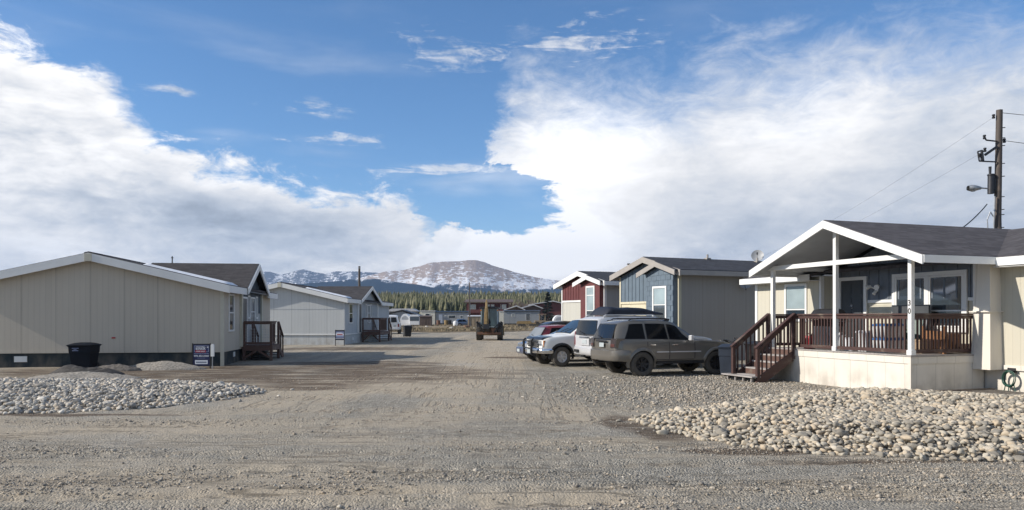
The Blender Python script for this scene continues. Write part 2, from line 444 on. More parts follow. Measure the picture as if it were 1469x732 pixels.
    brk = noise_n(nt, mapping(nt, P, (.5, 2.2, 1)), 1, 7, .65).outputs[0]
    soil = mathn(nt, 'MULTIPLY', soil, sstep(nt, brk, .30, .55))
    c = mixc(nt, mathn(nt, 'MULTIPLY', soil, .88), c, (.125, .092, .066))
    # dry grassland beyond the lots
    far = mathn(nt, 'MULTIPLY', sstep(nt, mathn(nt, 'ADD', Y, mathn(nt, 'MULTIPLY', patch, 14)), 210, 240), 1)
    c = mixc(nt, far, c, (.22, .19, .13))
    # loose stones: every Voronoi cell has its own grey
    vo = nd(nt, 'ShaderNodeTexVoronoi'); vo.inputs['Scale'].default_value = 38; nt.links.new(P, vo.inputs['Vector'])
    sc = nd(nt, 'ShaderNodeSeparateColor'); nt.links.new(vo.outputs['Color'], sc.inputs[0])
    vo2 = nd(nt, 'ShaderNodeTexVoronoi'); vo2.inputs['Scale'].default_value = 7.5; nt.links.new(P, vo2.inputs['Vector'])
    sc2 = nd(nt, 'ShaderNodeSeparateColor'); nt.links.new(vo2.outputs['Color'], sc2.inputs[0])
    fine = noise_n(nt, P, 9, 8, .75).outputs[0]
    loose = sstep(nt, mathn(nt, 'ADD', fine, mathn(nt, 'MULTIPLY', mathn(nt, 'SUBTRACT', .5, t), .9)), .40, .62)
    k = mathn(nt, 'ADD', .66, mathn(nt, 'MULTIPLY', sc.outputs[0], .68))
    k2 = mathn(nt, 'ADD', .80, mathn(nt, 'MULTIPLY', sc2.outputs[1], .4))
    g = nd(nt, 'ShaderNodeVectorMath', operation='SCALE'); nt.links.new(c, g.inputs[0]); nt.links.new(mathn(nt, 'MULTIPLY', k, k2), g.inputs['Scale'])
    c = mixc(nt, mathn(nt, 'MULTIPLY', loose, .85), c, g.outputs[0])
    f2 = mathn(nt, 'ADD', .72, mathn(nt, 'MULTIPLY', fine, .56))
    g2 = nd(nt, 'ShaderNodeVectorMath', operation='SCALE'); nt.links.new(c, g2.inputs[0]); nt.links.new(f2, g2.inputs['Scale'])
    nt.links.new(g2.outputs[0], b.inputs['Base Color'])
    b.inputs['Roughness'].default_value = .95; b.inputs['Specular IOR Level'].default_value = .15
    h = mathn(nt, 'ADD', mathn(nt, 'MULTIPLY', mathn(nt, 'SUBTRACT', .5, vo.outputs['Distance']), mathn(nt, 'ADD', .25, loose)), mathn(nt, 'MULTIPLY', fine, 1.1))
    h = mathn(nt, 'ADD', h, mathn(nt, 'MULTIPLY', brk, .8))
    h = mathn(nt, 'SUBTRACT', h, mathn(nt, 'MULTIPLY', rut, .9))
    nt.links.new(bump_n(nt, h, .8, .05), b.inputs['Normal'])
    return m
GM = ground_mat()
xs = axis_vals(-6300, 6300, -14, 14, .075, 1.12)
ys = axis_vals(-1000, 8000, 6.4, 24, .075, 1.09)
tag(sheet('ground', xs, ys, ground_h, GM), kind='structure')

# dry field in front of the far row of trailers
def field_mat():
    m, nt, b = new_mat('dry_grass_soil')
    P = nd(nt, 'ShaderNodeTexCoord').outputs['Object']
    n = noise_n(nt, mapping(nt, P, (.12, .35, 1)), 1, 8, .65).outputs[0]; n2 = noise_n(nt, P, 1.3, 6, .7).outputs[0]
    c = mixc(nt, sstep(nt, n, .4, .62), (.20, .155, .105), (.32, .265, .185))
    c = mixc(nt, sstep(nt, n2, .5, .7), c, (.13, .10, .06))
    nt.links.new(c, b.inputs['Base Color']); b.inputs['Roughness'].default_value = 1; b.inputs['Specular IOR Level'].default_value = .1
    nt.links.new(bump_n(nt, n2, .8, .2), b.inputs['Normal']); return m
FM = field_mat()
def field_edge(x): return 97 + .035*(x+16)**2*.35 + 3*math.sin(x*.21) + 1.4*math.sin(x*.83)
mb = MB()
fx = [(-60 + i*2.0) for i in range(56)]
rows = []
for j in range(40):
    t = j / 39
    rows.append([(x, field_edge(min(x, 24)) * (1-t) + 228*t, .03 + .25*math.sin(math.pi*min(1, t*3)/2)*(.6+.4*mnoise.noise((x*.1, t*9, 0))) ) for x in fx])
mb.grid(rows)
tag(mb.build('field', FM, smooth=True, angle=180), kind='structure')

GRASSM = pm('dry_grass', (.24, .195, .125), .9, var=.35, scale=.4, bump=0)
V = []; F = []
for i in range(9000):
    x = RNG.uniform(-34, 24); y = field_edge(min(x, 24)) + abs(RNG.normal(0, 1)) * 28
    if y > 215 or fbm(np.array(x*.15), np.array(y*.1), 3, 5) < .43: continue
    for k in range(3):
        a = RNG.uniform(0, 6.28); h = RNG.uniform(.08, .3); w = RNG.uniform(.05, .14); px, py = x + RNG.normal(0, .25), y + RNG.normal(0, .25)
        o = len(V); V += [(px - w*math.cos(a), py - w*math.sin(a), .15), (px + w*math.cos(a), py + w*math.sin(a), .15), (px + RNG.normal(0, .08), py, .2 + h)]
        F.append((o, o+1, o+2))
tag(np_mesh('dry_grass', V, F, GRASSM, smooth=False), kind='stuff', label='tufts of dry yellow grass on the rough field', cat='grass')

# ------------------------------------------------------------------ loose gravel near the camera (real stones)
STONE = None
def stone_mat(name, c0, c1, c2):
    m, nt, b = new_mat(name)
    P = nd(nt, 'ShaderNodeTexCoord').outputs['Object']
    at = nd(nt, 'ShaderNodeAttribute'); at.attribute_name = 'tint'
    oi = nd(nt, 'ShaderNodeObjectInfo')
    r = mathn(nt, 'FRACT', mathn(nt, 'ADD', at.outputs['Fac'], mathn(nt, 'MULTIPLY', oi.outputs['Random'], .999)))
    ramp = nd(nt, 'ShaderNodeValToRGB'); nt.links.new(r, ramp.inputs[0])
    e = ramp.color_ramp.elements; e[0].color = (*c0, 1); e[1].color = (*c2, 1); e[0].position = 0; e[1].position = 1
    q = e.new(.5); q.color = (*c1, 1)
    if c1[0] > .35:
        q = e.new(.30); q.color = (c1[0]*.66, c1[1]*.67, c1[2]*.70, 1); q = e.new(.36); q.color = (c1[0]*.95, c1[1]*.97, c1[2]*1.0, 1); q = e.new(.8); q.color = (c1[0]*1.12, c1[1]*1.02, c1[2]*.92, 1)
    n = noise_n(nt, P, 14, 6, .65).outputs[0]
    g = nd(nt, 'ShaderNodeVectorMath', operation='SCALE'); nt.links.new(ramp.outputs[0], g.inputs[0])
    nt.links.new(mathn(nt, 'ADD', .78, mathn(nt, 'MULTIPLY', n, .44)), g.inputs['Scale'])
    nt.links.new(g.outputs[0], b.inputs['Base Color'])
    b.inputs['Roughness'].default_value = .85; b.inputs['Specular IOR Level'].default_value = .25
    nt.links.new(bump_n(nt, n, .35, .02), b.inputs['Normal'])
    return m
PEB = stone_mat('gravel_stone', (.22, .20, .175), (.38, .345, .29), (.54, .50, .43))
CREAM = stone_mat('cream_river_stone', (.26, .235, .195), (.47, .42, .335), (.58, .52, .425))
GREYR = stone_mat('grey_river_stone', (.26, .24, .205), (.48, .45, .395), (.68, .64, .565))
OCT = np.array([(1,0,0),(-1,0,0),(0,1,0),(0,-1,0),(0,0,1),(0,0,-1)], float)
OCTF = np.array([(0,2,4),(2,1,4),(1,3,4),(3,0,4),(2,0,5),(1,2,5),(3,1,5),(0,3,5)])
def scatter_oct(n, xy, size):
    N = len(size); ang = RNG.uniform(0, 6.28, N)
    s = size[:, None] * RNG.uniform(.6, 1.25, (N, 3)); s[:, 2] *= .7
    base = OCT[None] * s[:, None, :] * RNG.uniform(.75, 1.2, (N, 6, 1)) + RNG.normal(0, .22, (N, 6, 3)) * size[:, None, None]
    c, d = np.cos(ang)[:, None], np.sin(ang)[:, None]
    x = base[..., 0]*c - base[..., 1]*d; y = base[..., 0]*d + base[..., 1]*c
    z = base[..., 2] + (ground_h(xy[:, 0], xy[:, 1]) + size*.25)[:, None]
    V = np.stack([x + xy[:, :1], y + xy[:, 1:2], z], -1).reshape(-1, 3)
    F = (OCTF[None] + (np.arange(N)*6)[:, None, None]).reshape(-1, 3)
    return V, F, np.repeat(RNG.uniform(0, 1, N), 6)
n = 120000
u = RNG.uniform(0, 1, n); yy = 6.9 / (1 - u * (1 - 6.9/26))           # denser near the camera, even on screen
xx = RNG.uniform(-.72, .72, n) * yy
den = fbm(xx*.35, yy*1.3, 4, 31)
keep = RNG.uniform(0, 1, n) < npstep(den, .47, .66) * .85 + .035
xx, yy = xx[keep], yy[keep]
sz = RNG.gamma(2.0, .0031, len(xx)) + .0045 + (RNG.uniform(0, 1, len(xx)) > .997)*RNG.uniform(.01, .035, len(xx))
V, F, t = scatter_oct(len(xx), np.stack([xx, yy], 1), sz)
tag(np_mesh('loose_gravel', V, F, PEB, smooth=False, tint=t), kind='stuff', label='loose grey gravel strewn over the dirt road', cat='gravel')

n = 42000                                                            # the coarser clean gravel laid between the cars and the rock bed
xx = RNG.uniform(.2, 10.5, n); yy = 11.5 + 13.5*RNG.uniform(0, 1, n)**1.15
dd = np.exp(-(((xx-4.6)/3.6)**2 + ((yy-20)/4.6)**2)**2)
keep = RNG.uniform(0, 1, n) < dd * (.35 + .65*npstep(fbm(xx*.5, yy*.8, 4, 63), .35, .6)); xx, yy = xx[keep], yy[keep]
V, F, t = scatter_oct(len(xx), np.stack([xx, yy], 1), RNG.gamma(3.0, .0055, len(xx)) + .008)
tag(np_mesh('laid_gravel', V, F, PEB, smooth=False, tint=t), kind='stuff', label='coarse pale gravel laid between the parked cars and the rock bed', cat='gravel')
# ------------------------------------------------------------------ river rock beds
def ico(sub):
    bm = bmesh.new(); bmesh.ops.create_icosphere(bm, subdivisions=sub, radius=1)
    v = np.array([p.co[:] for p in bm.verts]); f = np.array([[q.index for q in p.verts] for p in bm.faces]); bm.free(); return v, f
def rock_variant(v, seed):
    rs = np.random.default_rng(seed); sc = np.array([rs.uniform(.95, 1.45), rs.uniform(.75, 1.0), rs.uniform(.55, .9)])
    out = []
    for p in v:
        q = Vector(p) * 1.25 + Vector((seed*3.1, seed*1.7, 0)); d = 1 + .42 * mnoise.noise(q) + .18 * mnoise.noise(q*2.3)
        out.append(np.array(p) * d)
    o = np.array(out)
    for k in range(5):                                   # worn flats
        nrm = rs.normal(0, 1, 3); nrm /= np.linalg.norm(nrm); lim = rs.uniform(.62, .85)
        e = o @ nrm; o = o - np.clip(e - lim, 0, 9)[:, None] * nrm * .8
    return o * sc
I1v, I1f = ico(2); I2v, I2f = ico(3)
VAR_LO = [rock_variant(I1v, 50 + k) for k in range(10)]
VAR_HI = [rock_variant(I2v, 50 + k) for k in range(10)]
def inside(poly, x, y):
    c = np.zeros(len(x), bool); j = len(poly) - 1
    for i in range(len(poly)):
        xi, yi = poly[i]; xj, yj = poly[j]
        t = ((yi > y) != (yj > y)) & (x < (xj-xi)*(y-yi)/(yj-yi+1e-12)+xi); c ^= t; j = i
    return c
def edge_d(poly, x, y):
    d = np.full(len(x), 1e9)
    for i in range(len(poly)):
        ax, ay = poly[i]; bx, by = poly[(i+1) % len(poly)]; vx, vy = bx-ax, by-ay
        t = np.clip(((x-ax)*vx+(y-ay)*vy)/(vx*vx+vy*vy), 0, 1); d = np.minimum(d, np.hypot(x-ax-t*vx, y-ay-t*vy))
    return d
BED_R = [(2.18,14.25),(2.42,12.9),(2.95,11.6),(3.6,10.85),(4.5,10.45),(5.6,10.25),(7.0,10.2),(9.5,10.3),(12.5,10.6),(13,17.0),(11.6,17.3),(10.6,18.2),(9.75,18.5),(9.2,19.6),(8.0,19.3),(6.4,18.3),(5.0,16.9),(3.7,15.7),(2.7,14.9)]
BED_L = [(-6.15,19.3),(-6.6,17.4),(-7.5,15.9),(-8.8,15.1),(-11,14.6),(-17,14.2),(-22,14.4),(-22,23.2),(-15,22.7),(-11,22.4),(-8.5,21.6),(-7,20.6)]
def bed_h(poly, x, y, amp):
    d = edge_d(poly, x, y); return amp * npstep(d, 0, 1.6) * (.6 + .8*fbm(x*.6, y*.6, 3, 77))
rocks = []      # (x, y, z, size, variant, rot, tilt, bed)
for bid, (poly, amp, sp, smin, smax) in enumerate(((BED_R, .17, .086, .028, .072), (BED_L, .10, .104, .031, .078))):
    P = np.array(poly); x0, y0 = P.min(0); x1, y1 = P.max(0)
    for layer in range(2):
        gxs, gys = np.meshgrid(np.arange(x0, x1, sp), np.arange(y0, y1, sp*.9))
        gxs = gxs.ravel() + RNG.uniform(-.45, .45, gxs.size)*sp; gys = gys.ravel() + RNG.uniform(-.45, .45, gys.size)*sp
        ok = inside(poly, gxs, gys) & (np.abs(gxs/gys) < .80)
        if layer == 1: ok &= (RNG.uniform(0, 1, gxs.size) < .55) & (edge_d(poly, gxs, gys) > .12)
        gxs, gys = gxs[ok], gys[ok]
        s = smin + (smax-smin) * RNG.beta(1.2, 2.8, len(gxs)) + (RNG.uniform(0,1,len(gxs)) > .985) * .035
        z = ground_h(gxs, gys) + bed_h(poly, gxs, gys, amp) + s*.3 + layer * .055
        for a in zip(gxs, gys, z, s): rocks.append((*a, int(RNG.integers(10)), RNG.uniform(0, 6.28), RNG.normal(0, .5), bid))
# strays that rolled off the beds
for x, y, s, bid in ((2.42,12.35,.075,0),(1.95,14.0,.05,0),(2.2,12.8,.03,0),(-5.7,19.9,.05,1),(-6.1,17.2,.05,1),(-5.6,18.4,.04,1)):
    rocks.append((x, y, float(ground_h(x, y)) + s*.3, s, int(RNG.integers(10)), RNG.uniform(0, 6.28), 0, bid))
rocks.sort(key=lambda r: -(r[3] / r[1]) * (1 if abs(r[0]/r[1]) < .665 else .2))
def rmat(r):
    return Matrix.Translation(r[:3]) @ Matrix.Rotation(r[5], 4, 'Z') @ Matrix.Rotation(r[6], 4, 'X') @ Matrix.Diagonal((r[3], r[3], r[3], 1))
hi_mesh = {}
for bid in (0, 1):
    for k in range(10):
        me = bpy.data.meshes.new('river_rock'); me.from_pydata(VAR_HI[k].tolist(), [], I2f.tolist()); me.shade_smooth()
        me.materials.append(CREAM if bid == 0 else GREYR); hi_mesh[bid, k] = me
for r in rocks[:300]:
    o = bpy.data.objects.new('river_rock', hi_mesh[r[7], r[4]]); COL.objects.link(o); o.matrix_world = rmat(r)
    if r[7] == 0: tag(o, 'cream rounded river rock in the stone bed before the porch house', 'rock', 'cream river rocks in the bed by the porch')
    else: tag(o, 'grey rounded river rock in the stone bed before the beige house', 'rock', 'grey river rocks in the bed by the beige house')
for bid in (0, 1):
    rr = [r for r in rocks[300:] if r[7] == bid]; V = []; T = []
    for r in rr:
        mt = np.array(rmat(r)); V.append(VAR_LO[r[4]] @ mt[:3, :3].T + mt[:3, 3]); T.append(np.full(len(I1v), RNG.uniform()))
    F = (I1f[None] + (np.arange(len(rr))*len(I1v))[:, None, None]).reshape(-1, 3)
    o = np_mesh('river_rocks', np.concatenate(V), F, CREAM if bid == 0 else GREYR, tint=np.concatenate(T))
    tag(o, ('mass of smaller cream river rocks filling the bed by the porch', 'mass of smaller grey river rocks filling the bed by the beige house')[bid], 'rocks', None, 'stuff')

# gravel heaps left by the beige house
def heap(name, cx, cy, rx, ry, h, label, hollow=0, seed=0, dark=0):
    rows = []
    for i in range(15):
        t = i / 14; row = []
        for j in range(41):
            a = 2*math.pi*j/40
            rr = t * (1 + .18*mnoise.noise((math.cos(a)*1.3+seed, math.sin(a)*1.3, seed)))
            x, y = rx*rr*math.cos(a), ry*rr*math.sin(a)
            z = h * (max(0, 1-t**1.6))**.9 * (1 + .35*mnoise.noise((x*2.1+seed*5, y*2.1, 1)))
            if hollow:
                q = ((x-.18*rx)/(rx*.42))**2 + ((y-.05*ry)/(ry*.45))**2; z -= hollow*h*math.exp(-q*1.4)
            z += .03*mnoise.noise((x*9, y*9, seed)) - (.05 if i == 14 else 0)
            row.append((x, y, z))
        rows.append(row)
    mb = MB(); mb.grid(rows)
    o = mb.build(name, GM if not dark else M['soil'], smooth=True, angle=180); o.location = (cx, cy, 0.0)
    tag(o, label, 'gravel heap', 'gravel heaps beside the beige house')
    return o
M['soil'] = pm('dark_gravel_soil', (.13, .115, .10), .95, var=.45, scale=9, bump=.9, bscale=22)
M['heapg'] = pm('heap_gravel', (.27, .245, .21), .95, var=.4, scale=14, bump=.9, bscale=26)
M['blacksoil'] = pm('black_heap_soil', (.055, .05, .046), .95, var=.5, scale=7, bump=.9, bscale=20)  # very dark even tone for the heap with the hollow
h1 = heap('gravel_heap', gx(122, 24.8), 24.8, 1.25, .75, .46, 'grey gravel heap with a dark hollow in front of the wheeled bin', .75, 2, 1)
h1.data.materials[0] = M['blacksoil']
h2 = heap('gravel_heap', gx(232, 28.0), 28.0, 1.6, .6, .27, 'low pale gravel heap against the dark skirting, right of the bin', 0, 5); h2.data.materials[0] = M['heapg']
h3 = heap('gravel_heap', gx(165, 27.4), 27.4, 1.0, .45, .22, 'dark low gravel heap behind the hollow heap', 0, 9, 1)
h4 = heap('gravel_heap', gx(118, 23.7), 23.7, 1.9, .7, .2, 'flat apron of pale gravel just behind the grey rock bed', 0, 12); h4.data.materials[0] = M['heapg']

# ------------------------------------------------------------------ mountains
def mtn_mat(name, tree, forest, rock, snow_amt):
    m, nt, b = new_mat(name)
    P = nd(nt, 'ShaderNodeTexCoord').outputs['Object']
    sp = nd(nt, 'ShaderNodeSeparateXYZ'); nt.links.new(P, sp.inputs[0])
    s = mapping(nt, P, (1/420, 1/900, 1/70))
    n1 = noise_n(nt, s, 1, 8, .62).outputs[0]
    n2 = noise_n(nt, mapping(nt, P, (1/44, 1/300, 1/12.5), (0, R(13), 0)), 1, 9, .72).outputs[0]
    n3 = noise_n(nt, mapping(nt, P, (1/40, 1/300, 1/160), (0, R(-20), 0)), 1, 7, .65).outputs[0]
    z = sp.outputs[2]
    zt = mathn(nt, 'ADD', z, mathn(nt, 'ADD', mathn(nt, 'MULTIPLY', mathn(nt, 'SUBTRACT', n1, .5), 230), mathn(nt, 'MULTIPLY', mathn(nt, 'SUBTRACT', n3, .5), 150)))
    above = sstep(nt, zt, tree - 12, tree + 12)
    # snow lies thickest just above the tree line, thinner and streaky towards the top
    lim = mathn(nt, 'ADD', .5 - snow_amt, mathn(nt, 'MULTIPLY', sstep(nt, zt, tree + 30, tree + 190), .12))
    gul = noise_n(nt, mapping(nt, P, (1/55, 1/420, 1/230), (0, R(9), 0)), 1, 7, .6).outputs[0]
    sn = sstep(nt, mathn(nt, 'ADD', mathn(nt, 'SUBTRACT', n2, lim), mathn(nt, 'MULTIPLY', mathn(nt, 'SUBTRACT', gul, .5), .45)), -.02, .03)
    rc = mixc(nt, n3, cl(rock, .7), cl(rock, 1.25))
    up = mixc(nt, sn, rc, (.86, .86, .88))
    fo = mixc(nt, n2, cl(forest, .5), cl(forest, 1.6))
    nt.links.new(mixc(nt, above, fo, up), b.inputs['Base Color'])
    b.inputs['Roughness'].default_value = 1; b.inputs['Specular IOR Level'].default_value = 0
    nt.links.new(bump_n(nt, n2, .7, 30), b.inputs['Normal'])
    return m
def mountain(name, sil, Y0, Y1, mat, seed, amp):
    px = np.linspace(sil[0][0], sil[-1][0], 520); py = np.interp(px, [p[0] for p in sil], [p[1] for p in sil])
    rows = []; NT = 64
    H = CAM_H - (py - HORIZON) / F_PX * Y1
    H = H + (fbm(px*.05, px*0+seed, 4, seed) - .5) * Y1 * .0028
    for i in range(NT + 6):
        t = min(1, i / NT); Y = Y0 + (Y1-Y0)*t + (max(0, i-NT) * 160)
        X = (px - 734.5) / F_PX * Y
        n = fbm(X/330.0, np.full_like(X, Y/420.0), 6, seed, True)
        z = H * (t**1.15) * (1 - amp*(1-t)*1.0*n*4*t)
        if i > NT: z = H * (1 - .16*(i-NT))
        if i == 0: z = z*0 + 22
        rows.append(np.stack([X, np.full_like(X, Y), np.maximum(z, 20 if i else -5)], 1))
    V = np.concatenate(rows); nx = len(px); ny = NT + 6
    i = np.arange(nx-1)[None] + np.arange(ny-1)[:, None]*nx
    F = np.stack([i, i+1, i+nx+1, i+nx], -1).reshape(-1, 4)
    return tag(np_mesh(name, V, F, mat), kind='structure')
DOME = [(300,430),(430,425),(500,404),(536,393.5),(551,390),(579,387.5),(594,383),(613,379),(634,376),(656,375),(670,373.5),(682,373.2),(695,376),(717,385),(738,390.5),(763,397),(787,401),(806,403),(860,410),(950,420),(1100,428),(1300,432)]
PEAKS = [(-300,425),(100,412),(250,402),(330,396),(380,389.7),(388,390),(395,392),(405,394),(417,391.5),(428,388),(437,386),(447,389.7),(458,392),(469,393.5),(481,390),(497,390.5),(512,389.2),(536,391),(580,396),(640,405),(720,412),(900,418),(1250,428)]
RIDGE = [(-400,424),(200,420),(330,416),(380,414),(420,409),(455,405.5),(490,402.5),(520,400),(536,400),(560,403),(600,409),(650,416),(700,419),(760,420),(900,421),(1300,424),(1750,428)]
mountain('mountain_peaks', PEAKS, 5600, 7400, mtn_mat('peak_surface', 190, (.012, .022, .034), (.13, .14, .17), .075), 3, .5)
mountain('mountain', DOME, 4300, 6200, mtn_mat('dome_surface', 215, (.016, .028, .042), (.40, .31, .25), .05), 8, .35)
mountain('forest_ridge', RIDGE, 3700, 5000, mtn_mat('ridge_surface', 262, (.016, .028, .042), (.2, .19, .18), .06), 14, .3)

# ------------------------------------------------------------------ conifer wood behind the trailers
def wood_mat():
    m, nt, b = new_mat('conifer_needles')
    at = nd(nt, 'ShaderNodeAttribute'); at.attribute_name = 'tint'
    P = nd(nt, 'ShaderNodeTexCoord').outputs['Object']
    n = noise_n(nt, P, .9, 4).outputs[0]
    ramp = nd(nt, 'ShaderNodeValToRGB'); nt.links.new(mathn(nt, 'ADD', mathn(nt, 'MULTIPLY', at.outputs['Fac'], .8), mathn(nt, 'MULTIPLY', n, .2)), ramp.inputs[0])
    e = ramp.color_ramp.elements; e[0].color = (.042, .05, .032, 1); e[1].color = (.32, .29, .18, 1); e.new(.40).color = (.10, .105, .06, 1); e.new(.70).color = (.19, .185, .115, 1)
    nt.links.new(ramp.outputs[0], b.inputs['Base Color']); b.inputs['Roughness'].default_value = .9; b.inputs['Specular IOR Level'].default_value = .1
    return m
V = []; F = []; T = []; o = 0
for i in range(6800):
    y = 280 + 520 * RNG.uniform()**1.5; px = RNG.uniform(380, 1000)
    x = gx(px, y); g = float(ground_h(x, y)); h = RNG.uniform(4.8, 9.0) * (1 + .18*RNG.uniform()**4); w = h * RNG.uniform(.12, .20); tn = np.clip(RNG.beta(1.3, 1.6), 0, 1)
    tiers = 4
    for k in range(tiers):
        zb = g + h*(.12 + .74*k/tiers) ; zt = g + h*(.12 + .74*k/tiers + .40) if k < tiers-1 else g + h
        r = w * (1 - k/tiers*.82) * RNG.uniform(.85, 1.2); a0 = RNG.uniform(0, 6.28)
        for j in range(7):
            a = a0 + j*2*math.pi/7; q = r * RNG.uniform(.65, 1.3)
            V.append((x + q*math.cos(a), y + q*math.sin(a), zb + RNG.uniform(-.25, .25))); T.append(tn)
        V.append((x + RNG.normal(0, .05), y, zt)); T.append(min(1, tn + .12))
        for j in range(7): F.append((o+j, o+(j+1) % 7, o+7))
        o += 8
    for a, b_ in ((.1, 0), (-.05, .09), (-.05, -.09)): V.append((x + a, y + b_, g - .2)); T.append(.1)
    V.append((x, y, g + h*.5)); T.append(.1); F += [(o, o+1, o+3), (o+1, o+2, o+3), (o+2, o, o+3)]; o += 4
tag(np_mesh('conifer_wood', V, F, wood_mat(), smooth=False, tint=T), kind='stuff', label='far wood of yellow green and dark conifers under the mountain', cat='forest')
# ------------------------------------------------------------------ house parts
def plane_x(x, s):   # wall lying at x, outward s
    return lambda a, z, d: (x + s*d, a, z)
def plane_y(y, s):
    return lambda a, z, d: (a, y + s*d, z)
def window(par, T, a0, a1, z0, z1, lites=(.5,), mull=(), b=.07, frame='white', proud=.045, name='window', glassm='glass'):
    mb = MB(); d0, d1 = -.02, proud
    mb.tbox(T, a0, a0+b, z0, z1, d0, d1); mb.tbox(T, a1-b, a1, z0, z1, d0, d1)
    mb.tbox(T, a0+b, a1-b, z1-b, z1, d0, d1-.002); mb.tbox(T, a0+b, a1-b, z0, z0+b, d0, d1+.012)
    f = mb.build('window', M[frame], par, bevel=.004)
    if frame != 'white':
        pass
    s = MB(); w = .04
    for t in lites:
        z = z0 + (z1-z0)*t; s.tbox(T, a0+b, a1-b, z-w/2, z+w/2, d0, d1-.018)
    for t in mull:
        a = a0 + (a1-a0)*t; s.tbox(T, a-w*.6, a+w*.6, z0+b, z1-b, d0, d1-.014)
    if lites or mull: s.build('sash', M['white'], f)
    p = MB(); p.tbox(T, a0+b, a1-b, z0+b, z1-b, -.015, .008); p.build('pane', M[glassm], f)
    return f
def vent(par, T, a0, a1, z0, z1):
    mb = MB(); mb.tbox(T, a0, a1, z0, z1, -.01, .012)
    for i in range(4):
        z = z0 + (z1-z0)*(i+.5)/4; mb.tbox(T, a0+.02, a1-.02, z-.012, z+.008, .012, .022)
    for a in (a0, a1-.02): mb.tbox(T, a, a+.02, z0, z1, .012, .026)
    return mb.build('vent', M['white'], par)
def battens(mb, T, a0, a1, zfun0, zfun1, step=.3, w=.05, d=.022):
    n = int((a1-a0)/step)
    for i in range(1, n+1):
        a = a0 + i*step
        if a > a1 - .04: break
        z0, z1 = zfun0(a), zfun1(a)
        if z1 - z0 > .08: mb.tbox(T, a-w/2, a+w/2, z0, z1, .0, d)
def laps(mb, T, a0, a1, z0, z1, course=.2):
    z = z0
    while z < z1 - .02:
        t = min(course, z1 - z)
        p = [T(a0, z, .012), T(a1, z, .012), T(a1, z+t, .002), T(a0, z+t, .002), T(a0, z, -.01), T(a1, z, -.01), T(a1, z+t, -.01), T(a0, z+t, -.01)]
        mb.add(p, [(0,1,2,3),(0,4,5,1),(1,5,6,2),(3,2,6,7),(0,3,7,4),(4,7,6,5)]); z += course
def slope_board(mb, axis, a_lo, a_hi, u0, z0, u1, z1, drop, m=0):
    """board of height `drop` whose top edge runs (u0,z0)->(u1,z1), between a_lo..a_hi along axis"""
    mb.prism([(u0, z0), (u1, z1), (u1, z1-drop), (u0, z0-drop)], axis, a_lo, a_hi, m)
def slab(mb, axis, a, b, u0, z0, u1, z1, t, m=0):
    mb.prism([(u0, z0), (u1, z1), (u1, z1-t), (u0, z0-t)], axis, a, b, m)

def railing(par, p, q, h, mat, gap=.13, posts=True, mesh_fill=False, low=.09, name='railing'):
    """railing on local line p->q at floor level, each baluster its own piece"""
    p = Vector(p); q = Vector(q); L = (q-p).length; d = (q-p)/L
    mb = MB(); up = Vector((0,0,1))
    mb.bar(p + up*h, q + up*h, .13, .045); mb.bar(p + up*(h-.07), q + up*(h-.07), .04, .09);
    r = mb.build(name, mat, par, bevel=.004)
    lr = MB(); lr.bar(p + up*low, q + up*low, .04, .09); lr.build('bottom_rail', mat, r)
    if mesh_fill:
        w = MB(); n = int(L/.12)
        for i in range(1, n): w.tube(p + d*(L*i/n) + up*low, p + d*(L*i/n) + up*(h-.06), .004, n=5)
        m = int((h-.2)/.12)
        for i in range(1, m): w.tube(p + up*(low+.1*i*1.2), q + up*(low+.1*i*1.2), .004, n=5)
        w.build('wire_mesh', M['steel'], r)
    else:
        n = max(2, round(L/gap)); me = None
        for i in range(1, n):
            c = p + d*(L*i/n)
            if me is None:
                b = MB(); b.box(-.018, .018, -.018, .018, 0, h - .07 - low); me = b.mesh('baluster', mat)
            o = bpy.data.objects.new('baluster', me); COL.objects.link(o); o.parent = r; o.location = c + up*(low+.0) - d*0 + Vector((0,0,.0))
            o.location = (c.x + .032*d.y*0, c.y, c.z + low)
    return r

M['pale_pane'] = glass('pale_sky_pane', (.30, .37, .39), .12)  # sky reflection of the upper panes put into the colour
M['snow'] = pm('old_snow', (.80, .82, .86), .8, var=.05, bump=.3, bscale=12)
